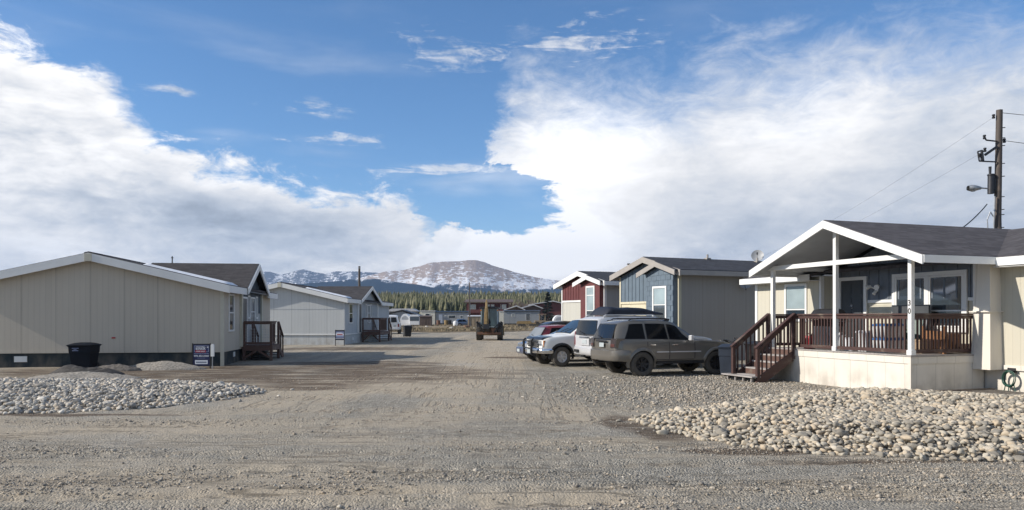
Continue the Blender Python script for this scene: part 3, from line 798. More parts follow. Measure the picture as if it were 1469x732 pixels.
# ------------------------------------------------------------------ the two double wide homes on the left of the road
def double_wide(name, label, loc, a, W, L, zs, ze, pitch, wall, wall_side, skirt, skirt_side, gable, board, lap, porch, roofm, win_near, oh=.3, accent='charcoal'):
    H = thing('mobile_home', label, 'house', (*loc, 0), R(a), 'homes along the gravel road')
    xc = -W/2; zr = ze + pitch*W/2
    # walls: the end wall, the long walls, the far end
    mb = MB(); mb.prism([(-W, zs), (0, zs), (0, ze), (xc, zr), (-W, ze)], 'y', 0, .1)
    mb.build('end_wall', M[wall], H)
    mb = MB(); mb.prism([(-W, zs), (0, zs), (0, ze), (xc, zr), (-W, ze)], 'y', L-.1, L); mb.build('end_wall', M[wall], H)
    mb = MB(); mb.box(-.1, 0, .1, L-.1, zs, ze); mb.build('side_wall', M[wall_side], H)
    mb = MB(); mb.box(-W, -W+.1, .1, L-.1, zs, ze); mb.build('side_wall', M[wall_side], H)
    mb = MB(); mb.box(-W+.04, -.04, .04, L-.04, -.15, zs - .0)
    mb.build('skirting', M[skirt], H)
    # white belt boards and corner boards
    t = MB()
    t.box(-W, .012, -.022, .0-.001, zs-.03, zs+.05); t.box(.001, .022, -.022, L, zs-.03, zs+.05)
    build_each(t, 'belt_board', M['white'] if wall == 'paleg' else M[wall], H)
    c = MB(); cm = 'white' if wall == 'paleg' else wall
    c.box(-.10, .026, -.026, .002, -.1, ze-.02); c.box(.002, .0235, -.02, .10, -.1, ze-.023)
    build_each(c, 'corner_board', M['paleg' if wall == 'paleg' else 'lap'], H)
    # roof
    top = lambda x: zr + .20 - pitch*abs(x-xc)
    r = MB()
    slab(r, 'y', -oh, L+oh, xc, top(xc), oh, top(oh), .10); slab(r, 'y', -oh, L+oh, xc, top(xc), -W-oh, top(-W-oh), .10)
    roof = r.build('roof', M[roofm], H)
    rc = MB(); slab(rc, 'y', -oh-.01, L+oh+.01, xc, top(xc)+.035, xc+.16, top(xc+.16)+.03, .03); slab(rc, 'y', -oh-.01, L+oh+.01, xc, top(xc)+.035, xc-.16, top(xc-.16)+.03, .03)
    rc.build('ridge_cap', M[roofm], roof)
    v = MB()
    for y0 in (-oh-.05, L+oh+.002):
        slope_board(v, 'y', y0, y0+.048, xc+.0, top(xc)-.02, oh+.02, top(oh+.02)-.02, .30)
        slope_board(v, 'y', y0, y0+.048, xc-.0, top(xc)-.02, -W-oh-.02, top(-W-oh-.02)-.02, .30)
    build_each(v, 'verge_board', M['white'], H)
    # last of the snow on the shaded strip of roof beside the verge
    sn = MB(); rows = []
    for i in range(25):
        t = i/24; x = xc*.62 + (oh-.1 - xc*.62)*t; wd = (.10 + 1.5*t**.7) * (1 + .25*mnoise.noise((t*6, W, 0)))
        rows.append([(x, y, top(x) + (.09 if 0 < j < 5 and 0 < i < 24 else .003)) for j, y in enumerate(np.linspace(.05, .05+wd, 6))])
    sn.grid(rows); sn.build('snow_patch', M['snow'], roof, smooth=True, angle=180)
    pk = MB(); pk.box(xc-.13, xc+.13, -oh-.066, -oh-.052, top(xc)-.34, top(xc)-.05); pk.build('peak_plate', M['lap'], H)
    so = MB(); so.box(0.0, oh, -oh, L+oh, ze-.02, ze+.0); so.box(-W+.05, -.02, -oh, -.001, ze-.04, ze-.02) if False else None
    so.build('soffit', M['soffit'], H)
    p0, p1, pz = porch        # gable over the entry: y range and apex height
    e = MB()
    for ya, yb in ((-oh-.05, p0-.0), (p1, L+oh+.05)):
        e.box(oh, oh+.035, ya, yb, top(oh)-.30, top(oh)-.03)
    build_each(e, 'eave_board', M['white'], H)
    # entry gable
    pc = (p0+p1)/2; xf = .36; ptop = lambda y: pz - (pz - top(oh) - .02) / ((p1-p0)/2) * abs(y-pc)
    g = MB(); xi = xc + (top(xc)-pz)/pitch - .05 if False else xc*.9
    slab(g, 'x', xi, xf, pc, ptop(pc), p0-.02, ptop(p0-.02), .1); slab(g, 'x', xi, xf, pc, ptop(pc), p1+.02, ptop(p1+.02), .1)
    g.build('entry_roof', M[roofm], H)
    gv = MB()
    slope_board(gv, 'x', xf+.002, xf+.05, pc, ptop(pc)-.02, p0-.04, ptop(p0-.04)-.02, .26)
    slope_board(gv, 'x', xf+.002, xf+.05, pc, ptop(pc)-.02, p1+.04, ptop(p1+.04)-.02, .26)
    build_each(gv, 'entry_verge', M['white'], H)
    T = plane_x(.0, 1)
    T2 = plane_x(.008, 1)
    up = MB(); zmid = ze - .95
    up.prism([(p0+.35, zmid), (p1-.35, zmid), (p1-.35, ze+.05), (pc, ptop(pc)-.12), (p0+.35, ze+.05)], 'x', .001, .03)
    battens(up, plane_x(.03, 1), p0+.35, p1-.35, lambda y: zmid, lambda y: min(ptop(y)-.14, 99), .3)
    up.build('gable_board', M[board], H)
    lo = MB(); laps(lo, plane_x(.012, 1), p0+.35, p1-.35, zs+.06, zmid-.005); lo.build('lap_siding', M[lap], H)
    pil = MB()
    for y in (p0+.1, p1-.34): pil.box(.002, .10, y, y+.24, zs+.06, ze-.02)
    build_each(pil, 'pilaster', M['white' if wall == 'paleg' else 'lap'], H)
    # windows of the entry bay: tall pair in the middle, a small one on either side
    span = p1 - p0
    TW = plane_x(.035, 1)
    window(H, TW, pc-.35, pc+.65, zs+.75, ze-.2, (.55,), (.5,))
    window(H, TW, pc-1.0, pc-.55, zmid-.25, ze-.15, ()); window(H, TW, pc+.85, pc+1.3, zmid-.25, ze-.15, ())
    # front door
    dm = MB(); dm.tbox(TW, p0+.42, p0+1.28, zs+.06, zs+2.15, 0, .03)
    for (u0, u1, w0, w1) in ((.1,.4,.2,.9),(.46,.76,.2,.9),(.1,.4,1.05,1.9),(.46,.76,1.05,1.9)): dm.tbox(TW, p0+.42+u0, p0+.42+u1, zs+.06+w0, zs+.06+w1, .03, .04)
    d = dm.build('door', M['charc'], H); k = MB(); k.lathe([(0,.0),(.03,.0),(.035,.03),(.0,.05)], 12, 'x', (.075, p0+1.2, zs+1.0)); k.build('handle', M['steel'], d, smooth=True)
    fr = MB()
    for y in (p0+.34, p0+1.28): fr.tbox(TW, y, y+.08, zs+.06, zs+2.23, 0, .05)
    fr.tbox(TW, p0+.42, p0+1.28, zs+2.15, zs+2.23, 0, .048); fr.build('door_frame', M['white'], H)
    y0, y1 = win_near
    window(H, T, y0, y1, zs+.75, ze-.18, (.5,))
    vent(H, plane_x(-.04, 1), y1+.1, y1+.4, .25, .45)
    return H, top

M['charc'] = pm('charcoal_door', (.06, .065, .07), .5, var=.08)
H1, top1 = double_wide('mobile_home', 'long beige home with dark skirting and a low white trimmed gable facing the road', (gx(320, 29.9), 29.9), 8, 9.6, 10.6, .56, 3.02, .235, 'beige', 'beige', 'dkskirt', 'dkskirt', 'charcoal', 'navyb', 'lapg', (2.95, 8.05, 4.36), 'roof2', (.9, 1.85))
vent(H1, plane_y(.04, -1), -7.55, -7.1, .20, .42)
mb = MB(); mb.tbox(plane_y(0, -1), -4.08, -3.95, 1.08, 1.13, -.01, .03); mb.build('wall_outlet', M['signred'], H1)
mb = MB(); mb.tube((-3.45, 5.5, 4.2), (-3.45, 5.5, 4.66), .025); mb.box(-3.5, -3.4, 5.48, 5.52, 4.58, 4.61); mb.build('roof_pipe', M['dkmetal'], H1)
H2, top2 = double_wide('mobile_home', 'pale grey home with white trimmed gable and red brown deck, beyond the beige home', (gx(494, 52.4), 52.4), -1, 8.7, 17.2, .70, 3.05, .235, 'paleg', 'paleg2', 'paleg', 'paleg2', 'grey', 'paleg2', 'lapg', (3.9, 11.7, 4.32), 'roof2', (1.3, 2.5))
vent(H2, plane_y(.04, -1), -5.2, -4.7, .22, .46)
hb = MB(); hb.box(-8.6, -.15, -.012, -.002, 2.42, 2.47); hb.build('joint_strip', M['paleg2'], H2)

# decks by the side doors
def side_deck(label, home, x1, y0, y1, z, stairs_n=4):
    D = thing('wooden_deck', label, 'deck', home.location, home.rotation_euler.z, 'red brown decks at the side doors')
    W = M['darkwood']
    f = MB(); n = int((x1-.06)/.15)
    for i in range(n): f.box(.06 + i*(x1-.06)/n, .06 + (i+1)*(x1-.06)/n - .008, y0, y1, z-.035, z)
    f.build('floor', M['darkwood'], D)
    j = MB()
    j.box(.06, x1, y0, y0+.045, z-.24, z-.037); j.box(.06, x1, y1-.045, y1, z-.24, z-.037); j.box(x1-.045, x1, y0+.046, y1-.046, z-.24, z-.037); j.box(.06, .10, y0+.046, y1-.046, z-.24, z-.037)
    j.build('rim_joist', W, D)
    for x in (.13, x1-.06):
        for y in (y0+.07, y1-.07):
            p = MB(); p.box(x-.06, x+.06, y-.06, y+.06, -.1, z-.037 + (0 if False else 0)); p.box(x-.052, x+.052, y-.052, y+.052, z+.001, z+1.0); p.build('post', W, D, bevel=.005)
    for s in (1, -1):
        b = MB(); xa = .18 if s == 1 else x1-.12; xb = xa + s*.45
        b.bar((xa, y0+.02, .15), (xb, y0+.02, z-.25), .04, .09); b.build('brace', W, D)
    railing(D, (.13, y0+.05, z), (x1-.05, y0+.05, z), 1.02, W, mesh_fill=True)
    railing(D, (x1-.05, y0+.05, z), (x1-.05, y1-.95, z), 1.02, W, mesh_fill=False, gap=.14)
    # flight of steps going on down the far side
    for i in range(stairs_n):
        zz = z - (i+1)*z/(stairs_n+1); y = y1 + .02 + i*.28
        s = MB(); s.box(.15, x1-.08, y, y+.3, zz-.04, zz); s.build('step', W, D)
    run = stairs_n*.28
    for x in (.12, x1-.06):
        st = MB(); st.bar((x, y1+.0, z-.12), (x, y1+run+.22, -.05), .04, .24); st.build('stringer', W, D)
        hr = MB(); hr.bar((x, y1-.05, z+1.0), (x, y1+run+.15, .98), .09, .05)
        for t in (0, .5, 1): hr.box(x-.03, x+.03, y1-.05+t*(run+.15)-.03, y1-.05+t*(run+.15)+.03, z*(1-t)-.05, z+(.98-z)*t+.98*(1-t))
        hr.build('handrail', W, D)
    return D
D1 = side_deck('red brown deck with wire mesh railing beside the beige home', H1, 1.32, 3.25, 5.35, .68)
D2 = side_deck('red brown deck with steps beside the pale grey home', H2, 1.45, 5.3, 9.3, .80)
# stacked block steps / boxes kept under the decks
def under_deck(home, x, y, label, m):
    o = MB()
    for i in range(4): o.prism([(x-.42+.07*i, .02+.13*i), (x+.42-.07*i, .02+.13*i), (x+.40-.07*i, .12+.13*i), (x-.40+.07*i, .12+.13*i)], 'y', y-.25, y+.25)
    o.box(x-.12, x+.12, y-.2, y+.2, .53, .58)
    b = o.build('storage_crate', M[m], None, bevel=.01); b.location = home.location; b.rotation_euler = home.rotation_euler
    return tag(b, label, 'crate')
under_deck(H1, .75, 3.9, 'dark ribbed crate stowed under the deck of the beige home', 'black')
under_deck(H2, .85, 6.0, 'pale grey ribbed crate stowed under the deck of the grey home', 'paleg2')

# ------------------------------------------------------------------ single wide homes on the right, ends to the road
def single_wide(label, loc, a, W, L, pitch_z, board, panel, panel_trim, bay, long_wall, trim, roofm, zdiv, lite, bayshingle):
    zA, zE, zB = pitch_z       # main apex, eave, bay apex (tops of the boards)
    H = thing('mobile_home', label, 'house', (*loc, 0), R(a), 'homes along the gravel road')
    zs = .55; oh = .45; yc = W/2; pit = (zA - zE) / (W/2 + oh)
    top = lambda y: zA - pit*abs(y-yc)
    ze = top(0) - .22
    mb = MB(); mb.prism([(0, -.1), (W, -.1), (W, ze), (yc, top(yc)-.22), (0, ze)], 'x', .0, .1); mb.build('end_wall', M[panel], H)
    mb = MB(); mb.prism([(0, -.1), (W, -.1), (W, ze), (yc, top(yc)-.22), (0, ze)], 'x', L-.1, L); mb.build('end_wall', M[panel], H)
    mb = MB(); mb.box(.1, L-.1, 0, .1, -.1, ze); mb.build('long_wall', M[long_wall], H)
    mb = MB(); mb.box(.1, L-.1, W-.1, W, -.1, ze); mb.build('long_wall', M[long_wall], H)
    r = MB(); slab(r, 'x', -.28, L+.3, yc, zA, -oh, zE, .09); slab(r, 'x', -.28, L+.3, yc, zA, W+oh, zE, .09); r.build('roof', M[roofm], H)
    v = MB()
    for x0 in (-.33, L+.302):
        slope_board(v, 'x', x0, x0+.048, yc, zA-.02, -oh-.02, zE-.02, .26); slope_board(v, 'x', x0, x0+.048, yc, zA-.02, W+oh+.02, zE-.02, .26)
    build_each(v, 'verge_board', M[trim], H)
    e = MB(); e.box(-.28, L+.3, -oh-.035, -oh, zE-.24, zE-.03); e.box(-.28, L+.3, W+oh, W+oh+.035, zE-.24, zE-.03); build_each(e, 'eave_board', M[trim if trim == 'white' else 'taupe'], H)
    so = MB(); so.box(-.27, L+.29, -oh, -.001, ze-.0, ze+.02); so.box(-.27, L+.29, W+.001, W+oh, ze, ze+.02); build_each(so, 'soffit', M['soffit'], H)
    T = plane_x(0, -1)
    b = MB(); b.prism([(bay[1]-.0, zdiv), (W-.1, zdiv), (W-.1, ze), (yc, top(yc)-.24), (bay[1], top(bay[1])-.24)], 'x', -.03, -.002)
    battens(b, plane_x(-.03, -1), bay[1], W-.1, lambda y: zdiv, lambda y: top(y)-.26, .30)
    b.build('gable_board', M[board], H)
    dv = MB(); dv.box(-.05, -.002, bay[1], W-.09, zdiv-.1, zdiv-.001); dv.build('divider_board', M[panel_trim], H)
    c = MB()
    c.box(-.045, .10, W-.092, W+.012, -.1, ze-.01); c.box(-.045, .10, -.012, .085, -.1, ze-.01); build_each(c, 'corner_board', M[panel_trim], H)
    # projecting bay with its own little gable
    by0, by1, bx = .09, bay[1], -.26; bc = (by0+by1)/2 + .0
    bp = (zB - zE) / ((by1-by0)/2 + .42); bt = lambda y: zB - bp*abs(y-bc)
    w = MB(); w.prism([(by0, -.1), (by1, -.1), (by1, bt(by1)-.2), (bc, bt(bc)-.2), (by0, bt(by0)-.2)], 'x', bx, -.003)
    if bayshingle:
        z = .6; k = 0
        while z < zB - .3:                         # staggered shakes
            y = by0 + (k % 2)*.17
            while y < by1 - .03:
                y2 = min(y + .34, by1); zt = min(z+.215, bt((y+y2)/2)-.24)
                if zt > z + .05: w.prism([(y+.006, z-(.03 if (int(y*7)+k) % 3 == 0 else 0)), (y2-.006, z-(.03 if (int(y*7)+k) % 3 == 0 else 0)), (y2-.006, zt), (y+.006, zt)], 'x', bx-.02, bx-.001)
                y = y2
            z += .225; k += 1
    bayo = w.build('bay', M[bay[2]], H)
    br = MB(); slab(br, 'x', bx-.22, 2.2, bc, zB, by0-.42, bt(by0-.42), .08); slab(br, 'x', bx-.22, 2.2, bc, zB, by1+.42, bt(by1+.42), .08); br.build('bay_roof', M[roofm], H)
    bv = MB()
    slope_board(bv, 'x', bx-.27, bx-.222, bc, zB-.02, by0-.44, bt(by0-.44)-.02, .22); slope_board(bv, 'x', bx-.27, bx-.222, bc, zB-.02, by1+.44, bt(by1+.44)-.02, .22)
    build_each(bv, 'bay_verge', M[trim], H)
    window(H, plane_x(bx-(.022 if bayshingle else 0), -1), *bay[3:7], lite, (), .09, 'white')
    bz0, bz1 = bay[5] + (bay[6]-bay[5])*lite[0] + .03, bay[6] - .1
    bl = MB(); bl.tbox(plane_x(bx-(.022 if bayshingle else 0), -1), bay[3]+.095, bay[4]-.095, bz0, bz1, .009, .014); bl.build('pale_pane', M['pale_pane'], H)  # pale panel paints the reflected sky over the upper sash
    # door low on the end wall, half behind the cars, with wooden steps
    return H, top
HB, topB = single_wide('slate blue home with a shake clad bay window and grey brown side wall', (7.2, 33.0), 25, 4.6, 14, (4.66, 3.93, 4.36), 'blueb', 'cream', 'cream', (0, 2.06, 'blueb', .50, 1.53, 1.55, 3.26), 'brownw', 'taupe', 'roof3', 2.62, (.52,), True)
HR, topR = single_wide('barn red home with white trim and a tall three pane bay window', (4.83, 39.9), 25, 4.6, 14, (4.42, 3.78, 4.14), 'redb', 'stone', 'white', (0, 2.06, 'redb', .55, 1.45, 1.3, 3.55), 'greyw', 'white', 'roof3', 2.83, (.42, .78), False)
# roof pipes on the blue home
for x, y, h in ((3.4, 2.3, .22), (6.2, 2.0, .2)):
    mb = MB(); z = topB(y); mb.tube((x, y, z-.1), (x, y, z+h), .05); mb.box(x-.12, x+.12, y-.12, y+.12, z-.02, z+.05); mb.build('roof_pipe', M['taupe'], HB)
mb = MB(); mb.tube((3.0, 2.3, 4.3), (3.0, 2.3, 4.85), .05, n=8); mb.tube((3.0, 2.3, 4.85), (3.0, 2.3, 4.92), .09, n=8); mb.build('roof_pipe', M['dkmetal'], HR)
def dish(label, home, loc, face, r=.24):
    d = thing('satellite_dish', label, 'satellite dish', home.matrix_basis @ Vector(loc) if False else Vector(loc), 0, 'satellite dishes')
    f = Vector(face).normalized(); q = f.to_track_quat('Z', 'Y').to_matrix().to_4x4()
    prof = [(r*t, .09*t*t) for t in (0, .25, .5, .75, 1)] + [(r*1.0, .075), (r*.5, .008), (0, -.012)]
    a = MB(); a.lathe(prof, 28, 'z'); o = a.build('reflector', M['dishg'], d, smooth=True); o.matrix_local = q
    a = MB(); a.path([(0, -r*.9, .05), (0, -r*.7, .3), (0, -.02, .32)], .012); a.box(-.03, .03, -.05, .05, .28, .36); o = a.build('feed_arm', M['dkmetal'], d); o.matrix_local = q
    a = MB(); a.path([(0, 0, -.01), (0, 0, -.14), (0, -.25, -.22)], .02); o = a.build('mount', M['dkmetal'], d); o.matrix_local = q
    return d
M['dishg'] = pm('grey_dish_paint', (.36, .37, .38), .5, var=.06)
bpy.context.view_layer.update()
mw = Matrix.Translation((7.2, 33, 0)) @ Matrix.Rotation(R(25), 4, 'Z')
# ------------------------------------------------------------------ the home with the covered porch on the right (number 30)
A30 = R(18.8); P30 = (11.96, 19.4)
H30 = thing('porch_house', 'cream home with a gabled white post porch and red brown railings, house number 30', 'house', (*P30, 0), A30, 'homes along the gravel road')
W30 = lambda x, y, z=0: Matrix.Translation((*P30, 0)) @ Matrix.Rotation(A30, 4, 'Z') @ Vector((x, y, z))
ZD = .97; PX = -2.4                     # deck level, front edge of the deck
ROOFH = 3.28
Tf = plane_x(0, -1)
# body
mb = MB(); mb.box(0, .12, -9, 5.3, .62, 3.4); mb.build('front_wall', M['beige30'], H30)
mb = MB(); mb.box(.12, 8.0, 8.48, 8.6, .62, 3.3); mb.build('end_wall', M['beige30'], H30)
mb = MB(); mb.box(7.9, 8.0, -9, 8.47, .62, 3.3); mb.box(.12, 7.9, -9, -8.88, .62, 3.3); mb.build('rear_wall', M['beige30'], H30)
mb = MB(); mb.box(-.5, .3, 5.3, 8.6, .62, 3.2); mb.build('side_bay', M['beige30'], H30)
mb = MB(); mb.box(.03, 7.95, -8.95, 8.5, -.15, .62); mb.box(-.46, .029, 5.34, 8.55, -.15, .615); mb.build('skirting', M['skirt30'], H30)
mb = MB(); mb.box(-.03, -.001, -8.95, -.52, .60, .72); mb.box(-.53, -.501, 5.28, 8.62, .60, .70); build_each(mb, 'belt_board', M['skirt30'], H30)
# porch back wall: boards above, laps below, divided by a white rail
zmid = 2.33
b = MB(); b.prism([(.0, zmid+.08), (5.29, zmid+.08), (5.29, 3.25), (2.6, 4.32), (0, 3.37)], 'x', -.03, -.002)
battens(b, plane_x(-.03, -1), .02, 5.28, lambda y: zmid+.08, lambda y: 3.3 + .39*(2.6-abs(y-2.6)) - .02, .38)
b.build('board_wall', M['char'], H30)
for ya, yb in ((.02, .45), (2.9, 3.86), (5.1, 5.29)): b = MB(); laps(b, plane_x(-.004, -1), ya, yb, ZD+.02, zmid-.01, .21); b.build('lap_siding', M['lap'], H30)
b = MB()
for ya, yb in ((.02, .46), (2.88, 3.84), (5.08, 5.29)): b.box(-.05, -.003, ya, yb, zmid-.01, zmid+.078)
build_each(b, 'divider_rail', M['white'], H30)
b = MB(); b.box(-.004, -.0015, .46, 2.88, ZD, zmid+.08); b.box(-.004, -.0015, 3.86, 5.08, ZD, zmid+.08); build_each(b, 'wall_infill', M['lap'], H30)
# paired windows
TW = plane_x(-.034, -1)
for a0, a1 in ((.56, 1.63), (1.73, 2.78)): window(H30, TW, a0, a1, 1.62, 3.02, (.32,), (), .05)
b = MB()
b.tbox(TW, .45, .555, 1.5, 3.13, 0, .05); b.tbox(TW, 2.785, 2.89, 1.5, 3.13, 0, .05); b.tbox(TW, 1.635, 1.725, 1.5, 3.02, 0, .05)
b.tbox(TW, .555, 2.785, 3.025, 3.13, 0, .048); b.tbox(TW, .555, 2.785, 1.5, 1.615, 0, .048); b.build('window_casing', M['white'], H30)
# front door
d = MB(); d.tbox(TW, 3.98, 4.92, ZD+.03, ZD+2.05, -.01, .02)
for u0, u1 in ((.1, .42), (.52, .84)):
    for w0, w1 in ((.15, .8), (.92, 1.5), (1.6, 1.92)): d.tbox(TW, 3.98+u0, 3.98+u1, ZD+.03+w0, ZD+.03+w1, .02, .032)
door = d.build('door', M['charc'], H30)
k = MB(); k.lathe([(0, 0), (.03, .0), (.032, -.035), (0, -.05)], 12, 'x', (-.07, 4.82, ZD+1.0)); k.build('handle', M['chrome'], door, smooth=True)
k = MB(); k.tube((-.07, 4.46, ZD+1.28), (-.082, 4.46, ZD+1.28), .045, n=14); k.tube((-.07, 4.44, ZD+1.22), (-.083, 4.44, ZD+1.18), .02, n=8); k.build('knocker', M['chrome'], door)
b = MB()
b.tbox(TW, 3.86, 3.975, ZD+.01, ZD+2.16, 0, .05); b.tbox(TW, 4.925, 5.04, ZD+.01, ZD+2.16, 0, .05); b.tbox(TW, 3.975, 4.925, ZD+2.055, ZD+2.16, 0, .048); b.build('door_frame', M['white'], H30)
# flood light by the door
b = MB(); b.tbox(TW, 3.42, 3.54, 2.66, 2.78, 0, .04)
for y in (3.34, 3.62):
    b.tube((-.07, 3.48, 2.72), (-.16, y, 2.80), .02, n=8); b.tube((-.14, y, 2.81), (-.27, y + (y-3.48)*.5, 2.77), .045, .075, 12)
b.tube((-.07, 3.48, 2.68), (-.17, 3.48, 2.58), .04, .05, 10)
b.build('flood_light', M['white'], H30)
# window of the side bay
window(H30, plane_x(-.5, -1), 5.93, 7.02, 1.75, 3.0, (.32,), (), .08)
bl = MB(); bl.tbox(plane_x(-.5, -1), 6.015, 6.935, 2.18, 2.915, .009, .014); bl.build('pale_pane', M['pale_pane'], H30)  # same pale panel over the upper sash
c = MB()
c.box(-.525, -.40, 8.5, 8.625, -.1, 3.18); c.box(-.525, -.40, 5.275, 5.37, ZD, 3.18); c.box(-.06, -.005, 5.18, 5.272, ZD, 3.25); build_each(c, 'corner_board', M['white'], H30)
# tapered column at the near end of the porch
t = MB(); z0, z1 = .60, 3.24
t.add([(-.42, -.50, z0), (-.001, -.50, z0), (-.001, .05, z0), (-.42, .05, z0), (-.34, -.42, z1), (-.001, -.42, z1), (-.001, -.03, z1), (-.34, -.03, z1)],
      [(0,3,2,1),(4,5,6,7),(0,1,5,4),(1,2,6,5),(2,3,7,6),(3,0,4,7)])
t.build('tapered_column', M['skirt30'], H30)
b = MB(); b.box(-.45, -.001, -.52, .07, 2.02, 2.05); b.build('column_band', M['skirt30'], H30)
# deck skirt, cap board and floor
b = MB()
b.box(PX, PX+.04, -.0, 5.4, -.15, .80); b.box(PX+.041, -.03, 0, .04, -.15, .80); b.box(PX+.041, -.03, 5.36, 5.4, -.15, .80)
b.build('deck_skirt', M['skirt30'], H30)
b = MB(); b.box(PX-.022, PX-.001, -.022, 5.42, .76, .93); b.box(PX-.0, -.02, -.022, -.001, .76, .93); b.box(PX, -.02, 5.401, 5.42, .76, .93)
b.box(PX-.022, PX-.001, -.022, .07, -.1, .758); b.build('deck_band', M['skirt30'], H30)
f = MB(); n = 38
for i in range(n): f.box(PX-.04, -.045, -.04 + i*5.48/n, -.04 + (i+1)*5.48/n - .006, .935, ZD)
f.build('deck_floor', M['tread'], H30)
# posts and beams of the porch roof
for y in (.07, 2.62, 5.30):
    p = MB(); top_z = 3.42 if y != 2.62 else 4.25
    p.box(PX+.03, PX+.14, y-.055, y+.055, ZD+.001, top_z); p.box(PX+.01, PX+.16, y-.075, y+.075, ZD+.002, ZD+.12)
    p.build('porch_post', M['white'], H30, bevel=.006)
for y in (.12,):
    p = MB(); p.box(-.15, -.06, y, y+.09, ZD, 3.3); p.build('porch_post', M['white'], H30)
b = MB(); b.box(PX+.025, PX+.145, -.35, 5.62, 3.335, 3.46); b.build('tie_beam', M['white'], H30)
b = MB(); b.box(PX+.15, -.02, .0, .1, 3.335, 3.46); b.box(PX+.15, -.02, 5.25, 5.35, 3.335, 3.46); build_each(b, 'side_beam', M['white'], H30)
# roofs
yc = 2.6; PZ = 4.56; pt = lambda y: PZ - .363*abs(y-yc)
r = MB(); slab(r, 'x', PX-.33, 4.2, yc, PZ, -.66, pt(-.66), .09); slab(r, 'x', PX-.33, 4.2, yc, PZ, 5.86, pt(5.86), .09); r.build('porch_roof', M['roof'], H30)
r = MB(); slab(r, 'x', PX-.30, -.01, yc, PZ-.13, -.6, pt(-.6)-.13, .03); slab(r, 'x', PX-.30, -.01, yc, PZ-.13, 5.8, pt(5.8)-.13, .03); r.build('porch_ceiling', M['soffit'], H30)
v = MB(); slope_board(v, 'x', PX-.375, PX-.332, yc, PZ-.02, -.68, pt(-.68)-.02, .21); slope_board(v, 'x', PX-.375, PX-.332, yc, PZ-.02, 5.88, pt(5.88)-.02, .21); build_each(v, 'porch_verge', M['white'], H30)
e = MB(); e.box(PX-.33, -.42, -.70, -.66, pt(-.66)-.20, pt(-.66)-.02); e.box(PX-.33, -.92, 5.86, 5.90, pt(5.86)-.20, pt(5.86)-.02); build_each(e, 'porch_eave', M['white'], H30)
mt = lambda x: 3.36 + .262*(x+.45) if x < 4 else 3.36 + .262*4.45 - .262*(x-4)
r = MB(); slab(r, 'y', -9.3, 8.95, 4, mt(4), -.45, mt(-.45), .09); slab(r, 'y', -9.3, 8.95, 4, mt(4), 8.45, mt(8.45), .09)
slab(r, 'y', 5.3, 8.95, -.452, mt(-.45), -.9, mt(-.45)-.10, .09); r.build('main_roof', M['roof'], H30)
v = MB()
for y0 in (8.952,):
    slope_board(v, 'y', y0, y0+.045, 4, mt(4)-.02, -.47, mt(-.47)-.02, .21); slope_board(v, 'y', y0, y0+.045, 4, mt(4)-.02, 8.47, mt(8.47)-.02, .21)
build_each(v, 'main_verge', M['white'], H30)
e = MB(); e.box(-.49, -.452, -9.3, -.70, mt(-.45)-.22, mt(-.45)-.02); e.box(-.94, -.902, 5.35, 8.97, mt(-.45)-.30, mt(-.45)-.11); build_each(e, 'main_eave', M['white'], H30)
s = MB(); s.box(-.45, -.001, -9.2, -.6, 3.11, 3.13); s.box(-.89, -.501, 5.4, 8.9, 3.05, 3.07); build_each(s, 'eave_soffit', M['white'], H30)
g = MB(); g.lathe([(0, .0), (.09, .0), (.09, .12), (.13, .13), (.13, .2), (0, .22)], 14, 'z', (.6, -1.2, mt(.6)-.02)); g.build('roof_vent', M['steel'], H30)
# railings
RW = M['redwood']
railing(H30, (PX+.085, .14, ZD), (PX+.085, 2.55, ZD), 1.0, RW, .118)
railing(H30, (PX+.085, 2.69, ZD), (PX+.085, 4.12, ZD), 1.0, RW, .118)
railing(H30, (PX+.16, .065, ZD), (-.17, .065, ZD), 1.0, RW, .118)
railing(H30, (PX+.16, 5.33, ZD), (-.55, 5.33, ZD), 1.0, RW, .118)
# steps
SX = PX - .05; y0, y1 = 4.2, 5.42
for i in range(4):
    z = ZD - (i+1)*.194; x = SX - .0 - i*.28
    s = MB(); s.box(x-.31, x-.002, y0+.06 - (.0), y1-.06 + (.0), z-.04, z); o = s.build('tread', M['tread'], H30, bevel=.004)
    q = MB(); q.box(x-.03, x-.006, y0+.07, y1-.07, z+.002, z+.15) if i < 4 else None
    if q.v: q.build('riser', M['darkwood'], H30)
s = MB(); s.box(SX-4*.28-.34, SX-3*.28-.31, y0-.02, y1+.28, ZD-5*.194+.14, ZD-5*.194+.18); s.build('tread', M['tread'], H30, bevel=.004)
for k in range(4):
    q = MB(); yy = y0 + .1 + k*(y1+.1-y0)/3.4; q.box(SX-4*.28-.27, SX-4*.28-.20, yy, yy+.04, -.08, .125); q.build('step_support', M['tread'], H30)
q = MB(); q.box(SX-4*.28-.19, SX-4*.28-.17, y0+.07, y1+.2, -.08, .13); q.build('riser', M['black'], H30)
xe = SX - 4*.28 - .06
